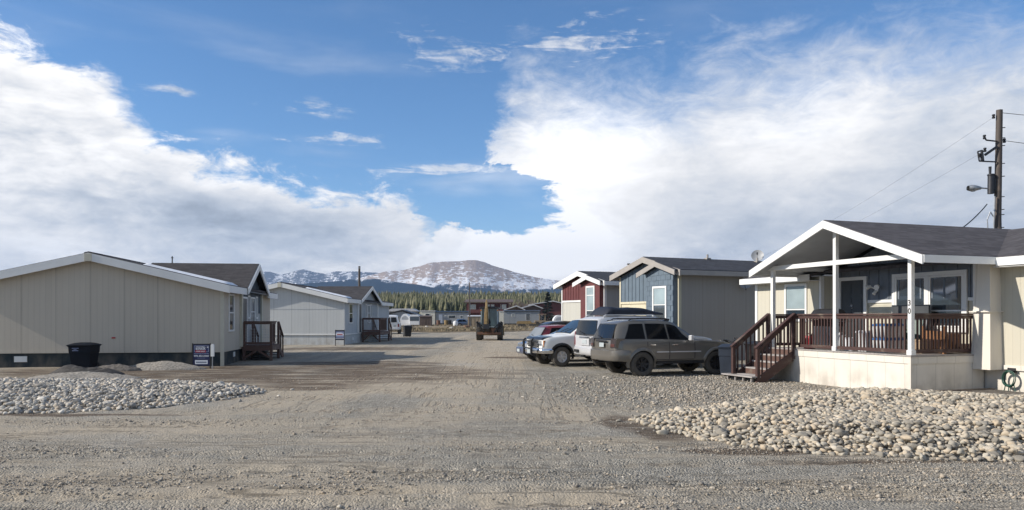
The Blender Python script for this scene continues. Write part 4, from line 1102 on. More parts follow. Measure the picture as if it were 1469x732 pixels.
for y in (y0+.02, y1-.02):
    st = MB(); st.prism([(SX+.0, ZD-.06), (SX, ZD-.36), (xe+.12, -.05), (xe-.08, -.05), (xe-.08, .14)], 'y', y-.022, y+.022); st.build('stringer', RW, H30)
    nw = MB(); nw.box(xe-.10, xe+.0, y-.05, y+.05, -.1, 1.02); nw.build('newel_post', RW, H30, bevel=.006)
    nw = MB(); nw.box(PX-.075, PX+.025, y-.05, y+.05, ZD-.3, ZD+1.0); nw.build('newel_post', RW, H30, bevel=.006)
    hr = MB(); hr.bar((PX-.0, y, ZD+1.03), (xe-.13, y, 1.0), .13, .05); hr.bar((PX-.02, y, ZD+.94), (xe-.05, y, .91), .04, .10); h_ = hr.build('handrail', RW, H30, bevel=.004)
    for i in range(1, 8):
        t = i/8; x = PX-.05 + (xe-.05-PX+.05)*t; zt = ZD+.93 + (.90-ZD-.93)*t; zb = ZD-.05 + (.12-ZD+.05)*t
        bb = MB(); bb.box(x-.018, x+.018, y-.018, y+.018, zb, zt); bb.build('baluster', RW, h_)
# house number on the corner post
text_part('house_number', '3\n0', .20, M['black'], H30, (PX+.0285, .07, 2.14), (math.pi/2, 0, -math.pi/2))

def at30(o, x, y, z=ZD, rz=0):
    o.location = W30(x, y, z); o.rotation_euler = (0, 0, A30 + rz); return o
# hose on the wall
hs = thing('garden_hose', 'coiled green garden hose hanging on the cream skirting by the porch', 'hose', W30(-.06, -.76, 0), A30)
m = MB(); m.box(.0, .058, -.1, .1, .55, .66); m.box(-.08, .0, -.13, .13, .6, .62); m.build('hanger', M['dkmetal'], hs)
m = MB()
for k in range(5):
    rr = .145 + .014*(k % 3); pts = [(-.035-.018*k + .01*math.sin(i), rr*math.cos(i*math.pi/10) , .40 + 1.15*rr*math.sin(i*math.pi/10)) for i in range(21)]
    m.path(pts, .012, 7)
m.path([(-.05, .1, .28), (-.06, .13, .12), (-.07, .2, .02)], .012, 7); m.path([(-.05, -.1, .3), (-.06, -.15, .12), (-.1, -.18, .02)], .012, 7); m.path([(-.05, .02, .24), (-.06, .03, .02)], .012, 7)
m.build('coil', M['hose'], hs, smooth=True)
# timber edged dark planting bed
tb = MB(); tb.box(-2.2, -.06, -3.4, -.35, -.02, .10); o = tb.build('soil_bed', M['soil'], None); at30(o, 0, 0, 0); tag(o, 'dark soil bed along the cream skirting under the hose', 'soil bed')
tb = MB(); tb.box(-2.36, -2.21, -3.5, -.2, -.06, .13); tb.box(-2.2, -.06, -.34, -.2, -.06, .125); o = tb.build('timber_edging', M['pole'], None, bevel=.01); at30(o, 0, 0, 0); tag(o, 'dark weathered timber edging of the soil bed behind the cream rocks', 'edging')

# --- things kept on the porch
g = thing('barbecue_grill', 'black barbecue grill with a domed grey lid behind the porch railing by the door', 'grill'); at30(g, -1.75, 3.55, ZD, math.pi/2)
m = MB(); prof = [(-.26, .86), (-.30, .90), (-.28, 1.02), (-.18, 1.13), (0, 1.17), (.18, 1.13), (.28, 1.02), (.30, .90), (.26, .86)]
m.prism(prof, 'x', -.42, .42); o = m.build('lid', M['dkmetal'], g, bevel=.012); h = MB(); h.path([(-.3, -.34, .96), (-.3, -.38, .97), (.3, -.38, .97), (.3, -.34, .96)], .014); h.build('handle', M['chrome'], o)
m = MB(); m.prism([(-.26, .855), (.26, .855), (.2, .66), (-.2, .66)], 'x', -.41, .41); m.build('firebox', M['black'], g)
m = MB(); m.box(-.75, -.43, -.22, .22, .80, .83); m.box(.43, .75, -.22, .22, .80, .83); m.build('side_shelf', M['steel'], g)
m = MB(); m.box(-.40, .40, -.24, .24, .10, .655); m.build('cabinet', M['steel'], g, bevel=.01)
for x in (-.36, .36):
    m = MB(); m.lathe([(.0, -.025), (.09, -.025), (.1, 0), (.09, .025), (0, .025)], 16, 'x', (x, .2, .10)); m.build('wheel', M['black'], g)
    m = MB(); m.box(x-.02, x+.02, -.22, -.18, 0, .1); m.build('foot', M['black'], g)
gc = thing('gas_can', 'red fuel can on the deck behind the railing, below the grill', 'fuel can'); at30(gc, -2.05, 4.02, ZD, .3)
m = MB(); m.prism([(-.13, 0), (.13, 0), (.13, .30), (.05, .38), (-.10, .38), (-.13, .30)], 'y', -.09, .09); m.build('body', M['signred'], gc, bevel=.02)
m = MB(); m.path([(-.1, 0, .38), (-.06, 0, .44), (.03, 0, .44), (.06, 0, .38)], .014); m.build('handle', M['signred'], gc)
m = MB(); m.tube((.09, 0, .33), (.20, 0, .46), .025, .015); m.build('spout', M['black'], gc)
def crate(label, x, y, z, sx, sy, sz, m1, m2, rz=0, name='storage_tote', cat='tote'):
    t = thing(name, label, cat); at30(t, x, y, z, rz)
    m = MB(); a, b = sx/2, sy/2; k = .9
    m.add([(-a*k, -b*k, 0), (a*k, -b*k, 0), (a*k, b*k, 0), (-a*k, b*k, 0), (-a, -b, sz), (a, -b, sz), (a, b, sz), (-a, b, sz)], [(0,3,2,1),(4,5,6,7),(0,1,5,4),(1,2,6,5),(2,3,7,6),(3,0,4,7)])
    m.build('body', M[m1], t, bevel=.015)
    m = MB(); m.box(-a*1.05, a*1.05, -b*1.05, b*1.05, sz+.001, sz+.05); m.box(-a*.85, a*.85, -b*.85, b*.85, sz+.051, sz+.065); m.build('lid', M[m2], t, bevel=.01)
    return t
M['totewhite'] = pm('translucent_tote', (.60, .61, .62), .5, var=.1); M['toteblue'] = pm('blue_tote_lid', (.05, .15, .38), .45, var=.1)
M['boxcard'] = pm('cardboard', (.36, .26, .17), .8, var=.12); M['cedar'] = wood('cedar_wood', (.30, .14, .06))
crate('pale plastic tote with blue lid, lower of the stack behind the railing', -1.85, 1.25, ZD, .7, .45, .33, 'totewhite', 'toteblue')
crate('pale plastic tote with blue lid, upper of the stack behind the railing', -1.85, 1.25, ZD+.396, .7, .45, .30, 'totewhite', 'toteblue', .05)
crate('pale tote with white lid next to the blue lidded stack', -1.8, 1.95, ZD, .5, .42, .50, 'totewhite', 'signwhite', -.1)
crate('cardboard coloured box near the wooden planter on the porch', -1.3, .75, ZD, .5, .4, .30, 'boxcard', 'boxcard', .2, 'cardboard_box', 'box')
bk = thing('bucket', 'white plastic bucket on the porch deck beside the grill', 'bucket'); at30(bk, -2.0, 2.45, ZD)
m = MB(); m.lathe([(0, 0), (.12, 0), (.145, .34), (.155, .34), (.155, .37), (.14, .37), (.115, .02), (0, .02)], 24); m.build('body', M['signwhite'], bk, smooth=True)
m = MB(); m.path([(.155*math.cos(t), .02, .33+.16*math.sin(t)) for t in [i*math.pi/10 for i in range(11)]], .005, 5); m.build('handle', M['steel'], bk)
bg = MB()
for i in range(13):
    pass
def sack(name, label, cat, mat, x, y, z, sx, sy, sz, seed):
    vs = []
    for p in I2v:
        q = Vector(p); d = 1 + .18*mnoise.noise(q*1.6 + Vector((seed, 0, 0))) + .07*mnoise.noise(q*5 + Vector((0, seed, 0)))
        zz = max(q.z*d, -.72)
        k = 1 if zz < .5 else 1 - (zz-.5)*.7
        vs.append((q.x*d*sx*k, q.y*d*sy*k, (zz+.72)*sz))
    m = MB(); m.add(vs, I2f.tolist()); o = m.build(name, mat, None, smooth=True, angle=180); at30(o, x, y, z); return tag(o, label, cat)
sack('bag', 'pale crumpled bag slumped behind the railing left of the bucket', 'bag', M['totewhite'], -1.95, 2.85, ZD, .2, .17, .3, 3)
tv = thing('storage_bench', 'dark grey high backed bench under the left porch window', 'bench'); at30(tv, -.55, 2.0, ZD)
m = MB(); m.box(-.28, .28, -.62, .62, .38, .44); m.build('seat', M['black'], tv, bevel=.01)
m = MB(); m.box(.2, .28, -.62, .62, .45, 1.26); m.build('backrest', M['charc'], tv, bevel=.01)
for x in (-.24, .24):
    for y in (-.56, .56): m = MB(); m.box(x-.03, x+.03, y-.03, y+.03, 0, .379); m.build('leg', M['black'], tv)
pl = thing('wooden_planter', 'orange brown slatted wooden planter at the near end of the porch', 'planter'); at30(pl, -.75, .55, ZD)
for i in range(6): m = MB(); m.box(-.32, -.295, -.3+i*.1, -.21+i*.1, .02, .58); m.build('slat', M['cedar'], pl)
m = MB(); m.box(-.29, .28, -.29, .29, .04, .5); m.build('box', M['cedar'], pl)
for y in (-.34, .31): m = MB(); m.box(-.35, -.28, y, y+.06, 0, .70); m.build('post', M['cedar'], pl)
for lab, x, y, c in (('folded dark green camp chair leaning by the right porch window', -.9, 1.05, 'hose'), ('folded grey camp chair leaning between the planter and the window', -.5, 1.3, 'dkmetal')):
    ch = thing('camp_chair', lab, 'chair', group='camp chairs on the porch'); at30(ch, x, y, ZD, .4)
    m = MB()
    for a, b in (((-.2, 0, 0), (.05, 0, .85)), ((.2, 0, 0), (-.05, 0, .6)), ((-.2, .4, 0), (.05, .4, .85)), ((.2, .4, 0), (-.05, .4, .6))): m.tube(a, b, .013, n=8)
    m.build('frame', M['dkmetal'], ch)
    m = MB(); m.bar((-.08, .2, .35), (.04, .2, .84), .4, .02, up=(1, 0, 0)); m.build('backrest', M[c], ch)
    m = MB(); m.bar((-.07, .2, .35), (.17, .2, .38), .4, .02); m.build('seat', M[c], ch)

# --- dishes
f25 = Matrix.Rotation(R(25), 4, 'Z')
def dish_at(label, wpos, face, r, up_mount):
    return dish(label, None, wpos, face, r)
p = Matrix.Translation((7.2, 33, 0)) @ f25 @ Vector((3.42, -.28, 3.40))
dish('round grey satellite dish fixed to the side wall of the blue home', None, p, (-.35, -.9, .28), .27)
p = Matrix.Translation((7.2, 33, 0)) @ f25 @ Vector((6.5, 2.3, 4.9))
d2 = dish('grey satellite dish standing on the roof ridge of the blue home', None, p, (-.35, -.9, .35), .30)
m = MB(); m.tube((0, -.02, -.14), (0, .0, -.34), .025); m.build('mast', M['dkmetal'], d2)

# --- wheeled bins
def bin_(label, x, y, rz, w, d, h, mat, lid_open=0, marks=True, group='wheeled bins'):
    t = thing('wheeled_bin', label, 'bin', (x, y, 0), rz, group)
    m = MB(); k = .78
    def ring(z, s): return [(-w/2*s, -d/2*s, z), (w/2*s, -d/2*s, z), (w/2*s, d/2*s, z), (-w/2*s, d/2*s, z)]
    lv = [ring(.05, k), ring(h*.62, .93), ring(h*.63, .97), ring(h*.86, 1.0), ring(h*.86, 1.07), ring(h*.9, 1.07), ring(h*.9, .95)]
    for a, b in zip(lv[:-1], lv[1:]):
        for i in range(4): j = (i+1) % 4; m.quad(a[i], a[j], b[j], b[i])
    m.quad(*lv[0][::-1]); m.quad(*[(p[0], p[1], h*.9) for p in lv[-1]])
    m.build('body', M[mat], t, bevel=.012, merge=True)
    m = MB(); zl = h*.915
    rows = []
    for i in range(7):
        u = -1 + 2*i/6; rows.append([(u*w*.56, (-1+2*j/6)*d*.56, zl + .085*(1-u**4)*(1-((-1+2*j/6))**4)) for j in range(7)])
    m.grid(rows); n = len(m.v)
    rows2 = [[(p[0], p[1], zl-.02) for p in r] for r in rows]; m.grid(rows2)
    bd = [(0, j) for j in range(7)] + [(i, 6) for i in range(1, 7)] + [(6, j) for j in range(5, -1, -1)] + [(i, 0) for i in range(5, 0, -1)]
    for a, b in zip(bd, bd[1:] + bd[:1]): m.quad(rows[a[0]][a[1]], rows[b[0]][b[1]], rows2[b[0]][b[1]], rows2[a[0]][a[1]])
    lid = m.build('lid', M[mat], t, smooth=True, angle=50, merge=True)
    if lid_open:
        lid.location = (0, 0, 0); lid.rotation_euler = (0, lid_open, 0)
    m = MB(); m.tube((-w*.42, d*.64, h*.89), (w*.42, d*.64, h*.89), .018); m.box(-w*.4, -w*.34, d*.5, d*.65, h*.86, h*.9); m.box(w*.34, w*.4, d*.5, d*.65, h*.86, h*.9); m.build('handle', M[mat], t)
    for s in (-1, 1):
        m = MB(); m.lathe([(0, -.025), (.10, -.025), (.125, -.015), (.125, .015), (.10, .025), (0, .025)], 20, 'x', (s*w*.42, d*.43, .125)); m.build('wheel', M['black'], t, smooth=True)
    if marks:
        m = MB()
        for z, n_, a in ((h*.80, 9, .011), (h*.755, 4, .010), (h*.715, 8, .011)):
            for i in range(n_): m.box(-w*.33 + (9-n_)*.012 + i*.026, -w*.33 + (9-n_)*.012 + i*.026 + .019, -d*.492-.012, -d*.485, z-a, z+a)
        m.build('lettering', M['signlav'], t)
    return t
bin_('dark bin with pale blue lettering against the beige home', gx(121, 27.6), 27.6, R(6), .76, .8, .99, 'bin', 0)
bin_('slate blue bin between the front of the khaki car and the porch steps', 6.98, 24.75, R(-20), .56, .66, 1.04, 'binb', 0, False)
bin_('black bin behind the porch step railing, against the cream side bay', 8.15, 25.3, R(18), .62, .7, 1.12, 'black', 0, False)
bin_('black bin alone at the road edge beyond the grey home', gx(584.5, 73.5), 73.5, R(20), .72, .8, 1.12, 'black', 0, False)
# ------------------------------------------------------------------ vehicles
def lerp_keys(k, x):
    if x <= k[0][0]: return k[0][1]
    for (a, va), (b, vb) in zip(k[:-1], k[1:]):
        if x <= b: return va + (vb-va)*(x-a)/(b-a)
    return k[-1][1]
M['dimred'] = pm('dim_red_lens', (.11, .05, .045), .2, var=.1, bump=0, coat=.4)
class Car:
    """local frame: x forward from the rear axle, y to the car's left, z up"""
    def __init__(s, S): s.S = S
    def deform(s, p, kind=None):
        S = s.S; x, y, z = p; x0, x1 = S['x0'], S['x1']
        zb = lerp_keys(S['belt'], x0)
        w = max(0, 1 - (x-x0)/.7)
        if w > 0: x += S['rake'] * w * max(0, z-zb)/(S['H']-zb) - S.get('tumble', .0) * w * max(0, zb - z) * -.10
        w = max(0, 1 - (x1-x)/.5)
        if w > 0:
            x -= S.get('nose', .12) * w * max(0, (z - .55))
            x -= S.get('bow', .10) * w * (y/S['W'])**2
        w = max(0, 1 - (x-x0)/.4)
        if w > 0: x += .07 * w * (abs(y)/S['W'])**3
        return (x, y, z)
    def sec(s, x):
        S = s.S; zs = lerp_keys(S['bottom'], x); zb = lerp_keys(S['belt'], x); zr = max(lerp_keys(S['roof'], x), zb + .012)
        W = lerp_keys(S['half'], x); g = min(1, max(0, (zr-zb-.02)/.45))
        wb = W*.955; wr = min(lerp_keys(S['rhalf'], x), wb-.02); wr = wr*g + (wb-.07)*(1-g)
        return zs, zb, zr, W, wb, wr
    def half(s, x):
        zs, zb, zr, W, wb, wr = s.sec(x)
        hh = zb - zs
        e = .05 if zr - zb > .15 else (zr-zb)*.4
        P = [(0, zs), (W*.9, zs), (W*.975, zs+.06), (W*.995, zs+hh*.35), (W, zs+hh*.55), (W*.992, zs+hh*.78), (W*.975, zb-.035), (wb, zb)]
        for t in (.25, .5, .75): P.append((wb + (wr-wb)*t, zb + (zr-e-zb)*t))
        P += [(wr, zr-e), (wr-.03, zr-e*.35), (wr-.10, zr), (wr*.5, zr+.018), (0, zr+.024)]
        return P
    def side(s, x, t, sg, off=.006):
        zs, zb, zr, W, wb, wr = s.sec(x); e = .05 if zr - zb > .15 else (zr-zb)*.4
        return s.deform((x, sg*(wb + (wr-wb)*t + off), zb + (zr-e-zb)*t))
    def low(s, x, z, sg, off=.006):
        P = s.half(x)[1:8]; zz = [p[1] for p in P]; y = float(np.interp(z, zz, [p[0] for p in P]))
        return s.deform((x, sg*(y+off), z))
    def topp(s, x, u, off=.008):
        zs, zb, zr, W, wb, wr = s.sec(x)
        return s.deform((x + off*.6, u*(wr-.07), zr + .024*(1-u*u) + off))
    def body(s, mats, par, arches, r_arch):
        S = s.S; xs = set([S['x0'], S['x1']])
        for k in ('bottom', 'belt', 'roof', 'half', 'rhalf'): xs |= {p[0] for p in S[k] if S['x0'] <= p[0] <= S['x1']}
        xs = sorted(xs); full = []
        for a, b in zip(xs[:-1], xs[1:]):
            n = max(1, round((b-a)/.14)); full += [a + (b-a)*i/n for i in range(n)]
        full.append(xs[-1])
        mb = MB(); rows = []
        def ring(x, inset=0, kz=0):
            P = s.half(x)
            L = [(x, y*(1-inset), z + ((P[0][1]+P[-1][1])/2 - z)*inset) for y, z in P]
            Rr = [(x, -y*(1-inset), z + ((P[0][1]+P[-1][1])/2 - z)*inset) for y, z in P[-2:0:-1]]
            return [s.deform(p) for p in L + Rr]
        rows.append([(p[0]-.035, p[1], p[2]) for p in ring(full[0], .05)]); 
        for x in full: rows.append(ring(x))
        rows.append([(p[0]+.03, p[1], p[2]) for p in ring(full[-1], .05)])
        n = len(rows[0]); vs = [p for r in rows for p in r]; fs = []
        for i in range(len(rows)-1):
            for j in range(n): fs.append((i*n+j, i*n+(j+1) % n, (i+1)*n+(j+1) % n, (i+1)*n+j))
        fs.append(tuple(range(n))); fs.append(tuple(range((len(rows)-1)*n, len(rows)*n)))
        mb.add(vs, fs)
        me = mb.mesh('body', [mats, M['black']], True, 40)
        o = bpy.data.objects.new('body', me); COL.objects.link(o)
        cut = []
        for ax in arches:
            for sg in (-1, 1):
                c = MB(); yo = S['W'] + .2; yi = S['W'] - .42
                c.lathe([(0, yi), (r_arch, yi), (r_arch, yo), (0, yo)], 28, 'y', (ax, 0, S['wr_']))
                vs_ = [(p[0], p[1]*sg, p[2]) for p in c.v]; c.v = vs_
                co = c.build('cutter', M['black']); cut.append(co)
                b = o.modifiers.new('arch', 'BOOLEAN'); b.operation = 'DIFFERENCE'; b.object = co; b.solver = 'EXACT'
                try: b.material_mode = 'TRANSFER'
                except Exception: pass
        bpy.context.view_layer.update()
        nm = bpy.data.meshes.new_from_object(o.evaluated_get(bpy.context.evaluated_depsgraph_get()))
        o.modifiers.clear(); o.data = nm
        for c in cut: bpy.data.objects.remove(c)
        nm.set_sharp_from_angle(angle=R(38)); o.parent = par
        return o
    def wheels(s, par, axles, r, w, track, rim, spokes=5, rimr=.62, dish=.02):
        tm = MB(); hw = w/2
        tm.lathe([(r*rimr, -hw*.8), (r*.80, -hw), (r*.93, -hw*.97), (r*.985, -hw*.80), (r, -hw*.55), (r, hw*.55), (r*.985, hw*.80), (r*.93, hw*.97), (r*.80, hw), (r*rimr, hw*.8), (r*rimr*.98, 0)], 36, 'y', close=True)
        for i in range(36):
            a = 2*math.pi*(i+.5)/36
            for sg in (-1, 1):
                c = Vector((math.cos(a)*r*1.0, sg*hw*.55, math.sin(a)*r*1.0)); t = Vector((-math.sin(a), 0, math.cos(a)))
                tm.bar(c - t*.022, c + t*.022, hw*.5, .016, up=(math.cos(a), 0, math.sin(a)))
        tme = tm.mesh('wheel', M['rubber'], True, 30)
        rr = r*rimr; rm = MB()
        rm.lathe([(rr, -hw*.75), (rr*.97, -hw*.82), (rr*.9, -hw*.72), (rr*.86, -hw*.35), (0, -hw*.30)], 32, 'y')
        for i in range(spokes):
            a = 2*math.pi*i/spokes; c, d = math.cos(a), math.sin(a)
            rm.bar((c*rr*.16, -hw*.42, d*rr*.16), (c*rr*.9, -hw*.66, d*rr*.9), rr*.26, .03, up=(0, 1, 0))
        rm.lathe([(0, -hw*.62), (rr*.17, -hw*.58), (rr*.22, -hw*.45), (rr*.22, -hw*.3)], 16, 'y')
        for i in range(6):
            a = 2*math.pi*(i+.5)/6; rm.tube((math.cos(a)*rr*.36, -hw*.55, math.sin(a)*rr*.36), (math.cos(a)*rr*.36, -hw*.3, math.sin(a)*rr*.36), .014, n=6)
        rme = rm.mesh('rim', M[rim], True, 35)
        for ax in axles:
            for sg in (-1, 1):
                o = bpy.data.objects.new('wheel', tme); COL.objects.link(o); o.parent = par; o.location = (ax[0], sg*(track), r)
                if len(ax) > 1: o.rotation_euler.z = ax[1]
                q = bpy.data.objects.new('rim', rme); COL.objects.link(q); q.parent = o
                if sg > 0: q.rotation_euler.z = math.pi
    def patch(s, name, mat, par, fn, nu=7, nv=4, smooth=True):
        mb = MB(); mb.grid([[fn(i/(nu-1), j/(nv-1)) for j in range(nv)] for i in range(nu)])
        return mb.build(name, M[mat], par, smooth=True, angle=180)
    def sidewin(s, par, xb0, xb1, xt0, xt1, t0=.10, t1=.88, mat='sideglass', sides=(-1, 1), rim=True):
        for sg in sides:
            f = lambda u, v, e=0, o=.009: s.side((xb0-e + (xb1+e-xb0+e)*u)*(1-v) + (xt0-e + (xt1+e-xt0+e)*u)*v, (t0-e*1.2) + (t1+e*1.6-t0+e*.0)*v, sg, o)
            w = s.patch('side_window', mat, par, f)
            if rim: s.patch('window_rubber', 'black', w, lambda u, v: f(u, v, .028, .005))
    def windshield(s, par, xa, xb, mat='clearglass', u=.93):
        w = s.patch('windshield', mat, par, lambda a, b: s.topp(xa + (xb-xa)*b, -u + 2*u*a, .012), 9, 5)
        s.patch('window_rubber', 'black', w, lambda a, b: s.topp(xa + .03 + (xb-.05-xa)*b, (-u + 2*u*a)*1.06, .007), 9, 5)
        for y in (-.35, .2):
            m = MB(); p = s.topp(xa-.02, y, .02); q = s.topp(xa + (xb-xa)*.32, y+.42, .022); m.tube(p, q, .008, n=5); m.build('wiper', M['black'], w)
    def rearglass(s, par, z0, z1, w0, w1, mat='carglass', off=.045):
        x0 = s.S['x0']
        f = lambda u, v, e=0, o=0: (lambda p: (p[0]-off-o, p[1], p[2]))(s.deform((x0, (-1+2*u)*((w0+e)*(1-v) + (w1+e)*v), (z0-e)+(z1-z0+2*e)*v)))
        w = s.patch('rear_window', mat, par, lambda u, v: f(u, v, 0, .010))
        s.patch('window_rubber', 'black', w, lambda u, v: f(u, v, .025, .004))
        m = MB(); p = f(.5, .02, 0, .03); q = f(.78, .22, 0, .03); m.tube(p, q, .010, n=5); m.tube(p, (p[0]+.02, p[1], p[2]), .025, n=8); m.build('wiper', M['black'], w)
    def rearbox(s, name, mat, par, y0, y1, z0, z1, out=.05, depth=.04, off=.035):
        x0 = s.S['x0']; m = MB(); P = []
        for z in (z0, z1):
            for y in (y0, y1):
                p = s.deform((x0, y, z)); P.append((p[0]-off-out, y, z)); P.append((p[0]-off+depth, y, z))
        m.add([P[0], P[2], P[3], P[1], P[4], P[6], P[7], P[5]], [(0,3,2,1),(4,5,6,7),(0,1,5,4),(1,2,6,5),(2,3,7,6),(3,0,4,7)])
        return m.build(name, M[mat], par, bevel=.008)
    def frontbox(s, name, mat, par, y0, y1, z0, z1, out=.04, depth=.06):
        x1 = s.S['x1']; m = MB(); P = []
        for z in (z0, z1):
            for y in (y0, y1):
                p = s.deform((x1, y, z)); P.append((p[0]+.03+out, y, z)); P.append((p[0]+.03-depth, y, z))
        m.add([P[0], P[2], P[3], P[1], P[4], P[6], P[7], P[5]], [(0,3,2,1),(4,5,6,7),(0,1,5,4),(1,2,6,5),(2,3,7,6),(3,0,4,7)])
        return m.build(name, M[mat], par, bevel=.008)
    def bumper(s, par, rear, z0, z1, mat, out=.12, wrap=.55):
        S = s.S; W = lerp_keys(S['half'], S['x0']+.5 if rear else S['x1']-.5) + .012; m = MB()
        x = S['x0'] if rear else S['x1']; d = -1 if rear else 1
        b = S.get('bow', .1) if not rear else .07
        pl = []
        for y in np.linspace(-W, W, 15):
            q = abs(y)/W; c = .0 if q < .82 else ((q-.82)/.18)**2*.16
            pl.append((x + d*(out - b*q*q - c), y))
        pl = [(x - d*wrap, -W)] + pl + [(x - d*wrap, W)]
        rows = []
        for z, i in ((z0, .06), (z0+.04, .01), ((z0+z1)/2, 0), (z1-.03, .008), (z1, .05)):
            rows.append([(px - d*i*(1 if k not in (0, len(pl)-1) else 0), py*(1-i*.5/W), z) for k, (px, py) in enumerate(pl)])
        m.grid(rows); n = len(pl)
        m.add(rows[0], [tuple(range(n))]); m.add(rows[-1], [tuple(range(n))])
        return m.build('bumper', M[mat], par, smooth=True, angle=50)
    def seam(s, par, lines):
        for ln in lines:
            for sg in (-1, 1):
                m = MB()
                pts = [(s.low(x, z, sg, .0025) if k == 'l' else s.side(x, z, sg, .004)) for k, x, z in ln]
                for p, q in zip(pts[:-1], pts[1:]): m.bar(p, q, .018, .005, up=(0, 1, 0))
                m.build('door_seam', M['black'], par)
    def handles(s, par, pts, mat):
        for x, z in pts:
            for sg in (-1, 1):
                m = MB(); p = s.low(x-.09, z, sg, .03); q = s.low(x+.09, z, sg, .03); m.bar(p, q, .02, .03, up=(0, 0, 1))
                m.bar(s.low(x-.08, z, sg, -.005), p, .02, .02); m.bar(s.low(x+.08, z, sg, -.005), q, .02, .02); m.build('door_handle', M[mat], par)
    def mirrors(s, par, x, z, mat, out=.22):
        for sg in (-1, 1):
            p = s.low(x, lerp_keys(s.S['belt'], x)-.02, sg, 0); m = MB()
            m.box(p[0]-.06, p[0]+.05, p[1]+sg*.06, p[1]+sg*out, z, z+.17); m.bar((p[0], p[1]-sg*.02, z+.03), (p[0], p[1]+sg*.08, z+.06), .05, .04); m.build('mirror', M[mat], par, bevel=.03)
    def flare(s, par, ax, r, mat, w=.05, out=.018):
        for sg in (-1, 1):
            m = MB(); W = s.S['W']; zc = s.S['wr_']; rows = []
            for i in range(17):
                a = R(-22) + (math.pi + R(44))*i/16; c, d = math.cos(a), math.sin(a)
                rows.append([s.low(ax + c*(r+k), min(max(zc + d*(r+k), .28), 1.0), sg, o) for k, o in ((-.012, -.03), (-.012, out), (w, out*.8), (w+.015, -.004))])
            m.grid(rows); m.build('wheel_arch', M[mat], par, smooth=True, angle=60)

def set_pose(o, x, y, h): o.location = (x, y, 0); o.rotation_euler = (0, 0, R(h)); return o
GRP = 'vehicles parked in the row'
def side_anchor(px, Y, h, half, facing):
    """rear/front wheel nearest the camera is seen in column px at Y: give the axle centre"""
    hx, hy = math.cos(R(h)), math.sin(R(h))
    X = gx(px, Y)
    n = (-hy, hx) if facing > 0 else (hy, -hx)      # pointing away from the camera
    return X + n[0]*half, Y + n[1]*half

# khaki SUV nearest the camera
h = 20
S = dict(x0=-.97, x1=3.62, W=.93, H=1.80, wr_=.385, rake=.30, nose=.06, bow=.12,
    bottom=[(-.97,.52),(-.4,.46),(0,.44),(2.9,.44),(3.62,.50)],
    belt=[(-.97,1.16),(-.2,1.16),(1.9,1.12),(2.1,1.14),(3.2,1.07),(3.62,.98)],
    roof=[(-.97,1.70),(-.7,1.76),(-.2,1.80),(.6,1.81),(1.1,1.78),(1.32,1.72),(2.08,1.16),(3.2,1.09),(3.62,1.0)],
    half=[(-.97,.86),(-.75,.915),(0,.93),(2.7,.93),(3.3,.90),(3.62,.80)],
    rhalf=[(-.97,.62),(-.5,.66),(.8,.68),(1.32,.64),(2.1,.70)])
J = thing('parked_car', 'khaki brown four door car with black wheels parked nearest the porch steps', 'car', group=GRP)
jx, jy = side_anchor(922.5, 24.4, h, .93, 1); set_pose(J, jx, jy, h)
c = Car(S); c.body(M['jeep'], J, (0, 2.78), .46)
c.wheels(J, ((0,), (2.78, R(-9))), .392, .27, .80, 'black', 7, .60)
c.sidewin(J, -.62, .10, -.42, .08); c.sidewin(J, .20, .93, .20, .88); c.sidewin(J, 1.02, 1.83, .99, 1.36)
c.windshield(J, 2.0, 1.36, 'carglass')
c.rearglass(J, 1.22, 1.66, .66, .56)
c.bumper(J, True, .50, .86, 'jeep', .10, .55); c.bumper(J, False, .46, .80, 'jeep', .08, .5)
for sg in (-1, 1):
    o = c.rearbox('tail_light', 'smokelens', J, sg*.60, sg*.875, .92, 1.22, .02, .30)
    q = c.rearbox('lens', 'dimred', o, sg*.64, sg*.84, .95, 1.05, .03, .0)
    c.frontbox('headlight', 'headlens', J, sg*.46, sg*.76, .78, .94, -.02, .2)
c.rearbox('number_plate', 'plate', J, -.02-.16, -.02+.16, .93, 1.07, .012, .0); c.rearbox('trim_bar', 'dkmetal', J, -.36, .36, 1.10, 1.15, .03, .0)
c.frontbox('grille', 'black', J, -.44, .44, .78, .95, .01, .1)
c.flare(J, 0, .46, 'jeep', .07, .03); c.flare(J, 2.78, .46, 'jeep', .07, .03)
c.seam(J, [[('l', .98, z) for z in (.55,.7,.85,1.0,1.09)], [('l', 1.93, z) for z in (.55,.7,.85,1.0,1.09)], [('l', .18, z) for z in (.95, 1.02, 1.1)] , [('l', x, .53) for x in (.5,.8,1.1,1.5,1.9)]])
c.handles(J, ((.36, 1.01), (1.18, 1.01)), 'chrome'); c.mirrors(J, 1.72, 1.14, 'silver')
for sg in (-1, 1):
    m = MB(); m.bar(c.low(.5, .78, sg, .012), c.low(.95, .78, sg, .012), .02, .035); m.bar(c.low(1.0, .78, sg, .012), c.low(2.15, .78, sg, .012), .02, .035); m.build('side_moulding', M['silver'], J)
    m = MB(); m.bar((.52, sg*.87, .44), (2.28, sg*.87, .44), .10, .09); m.build('sill', M['black'], J)
    m = MB(); m.path([(-.35, sg*.62, 1.79), (-.25, sg*.62, 1.845), (1.0, sg*.61, 1.855), (1.12, sg*.61, 1.80)], .018); m.build('roof_rail', M['dkmetal'], J)
m = MB(); m.box(-.1, -.02, -.66, .66, 1.855, 1.875); m.box(.78, .86, -.66, .66, 1.86, 1.88); m.build('roof_bar', M['dkmetal'], J)
m = MB(); m.prism([(1.02, 1.80), (1.22, 1.77), (1.24, 1.84), (1.06, 1.86)], 'y', -.5, .5); m.build('roof_light_bar', M['black'], J, bevel=.01)
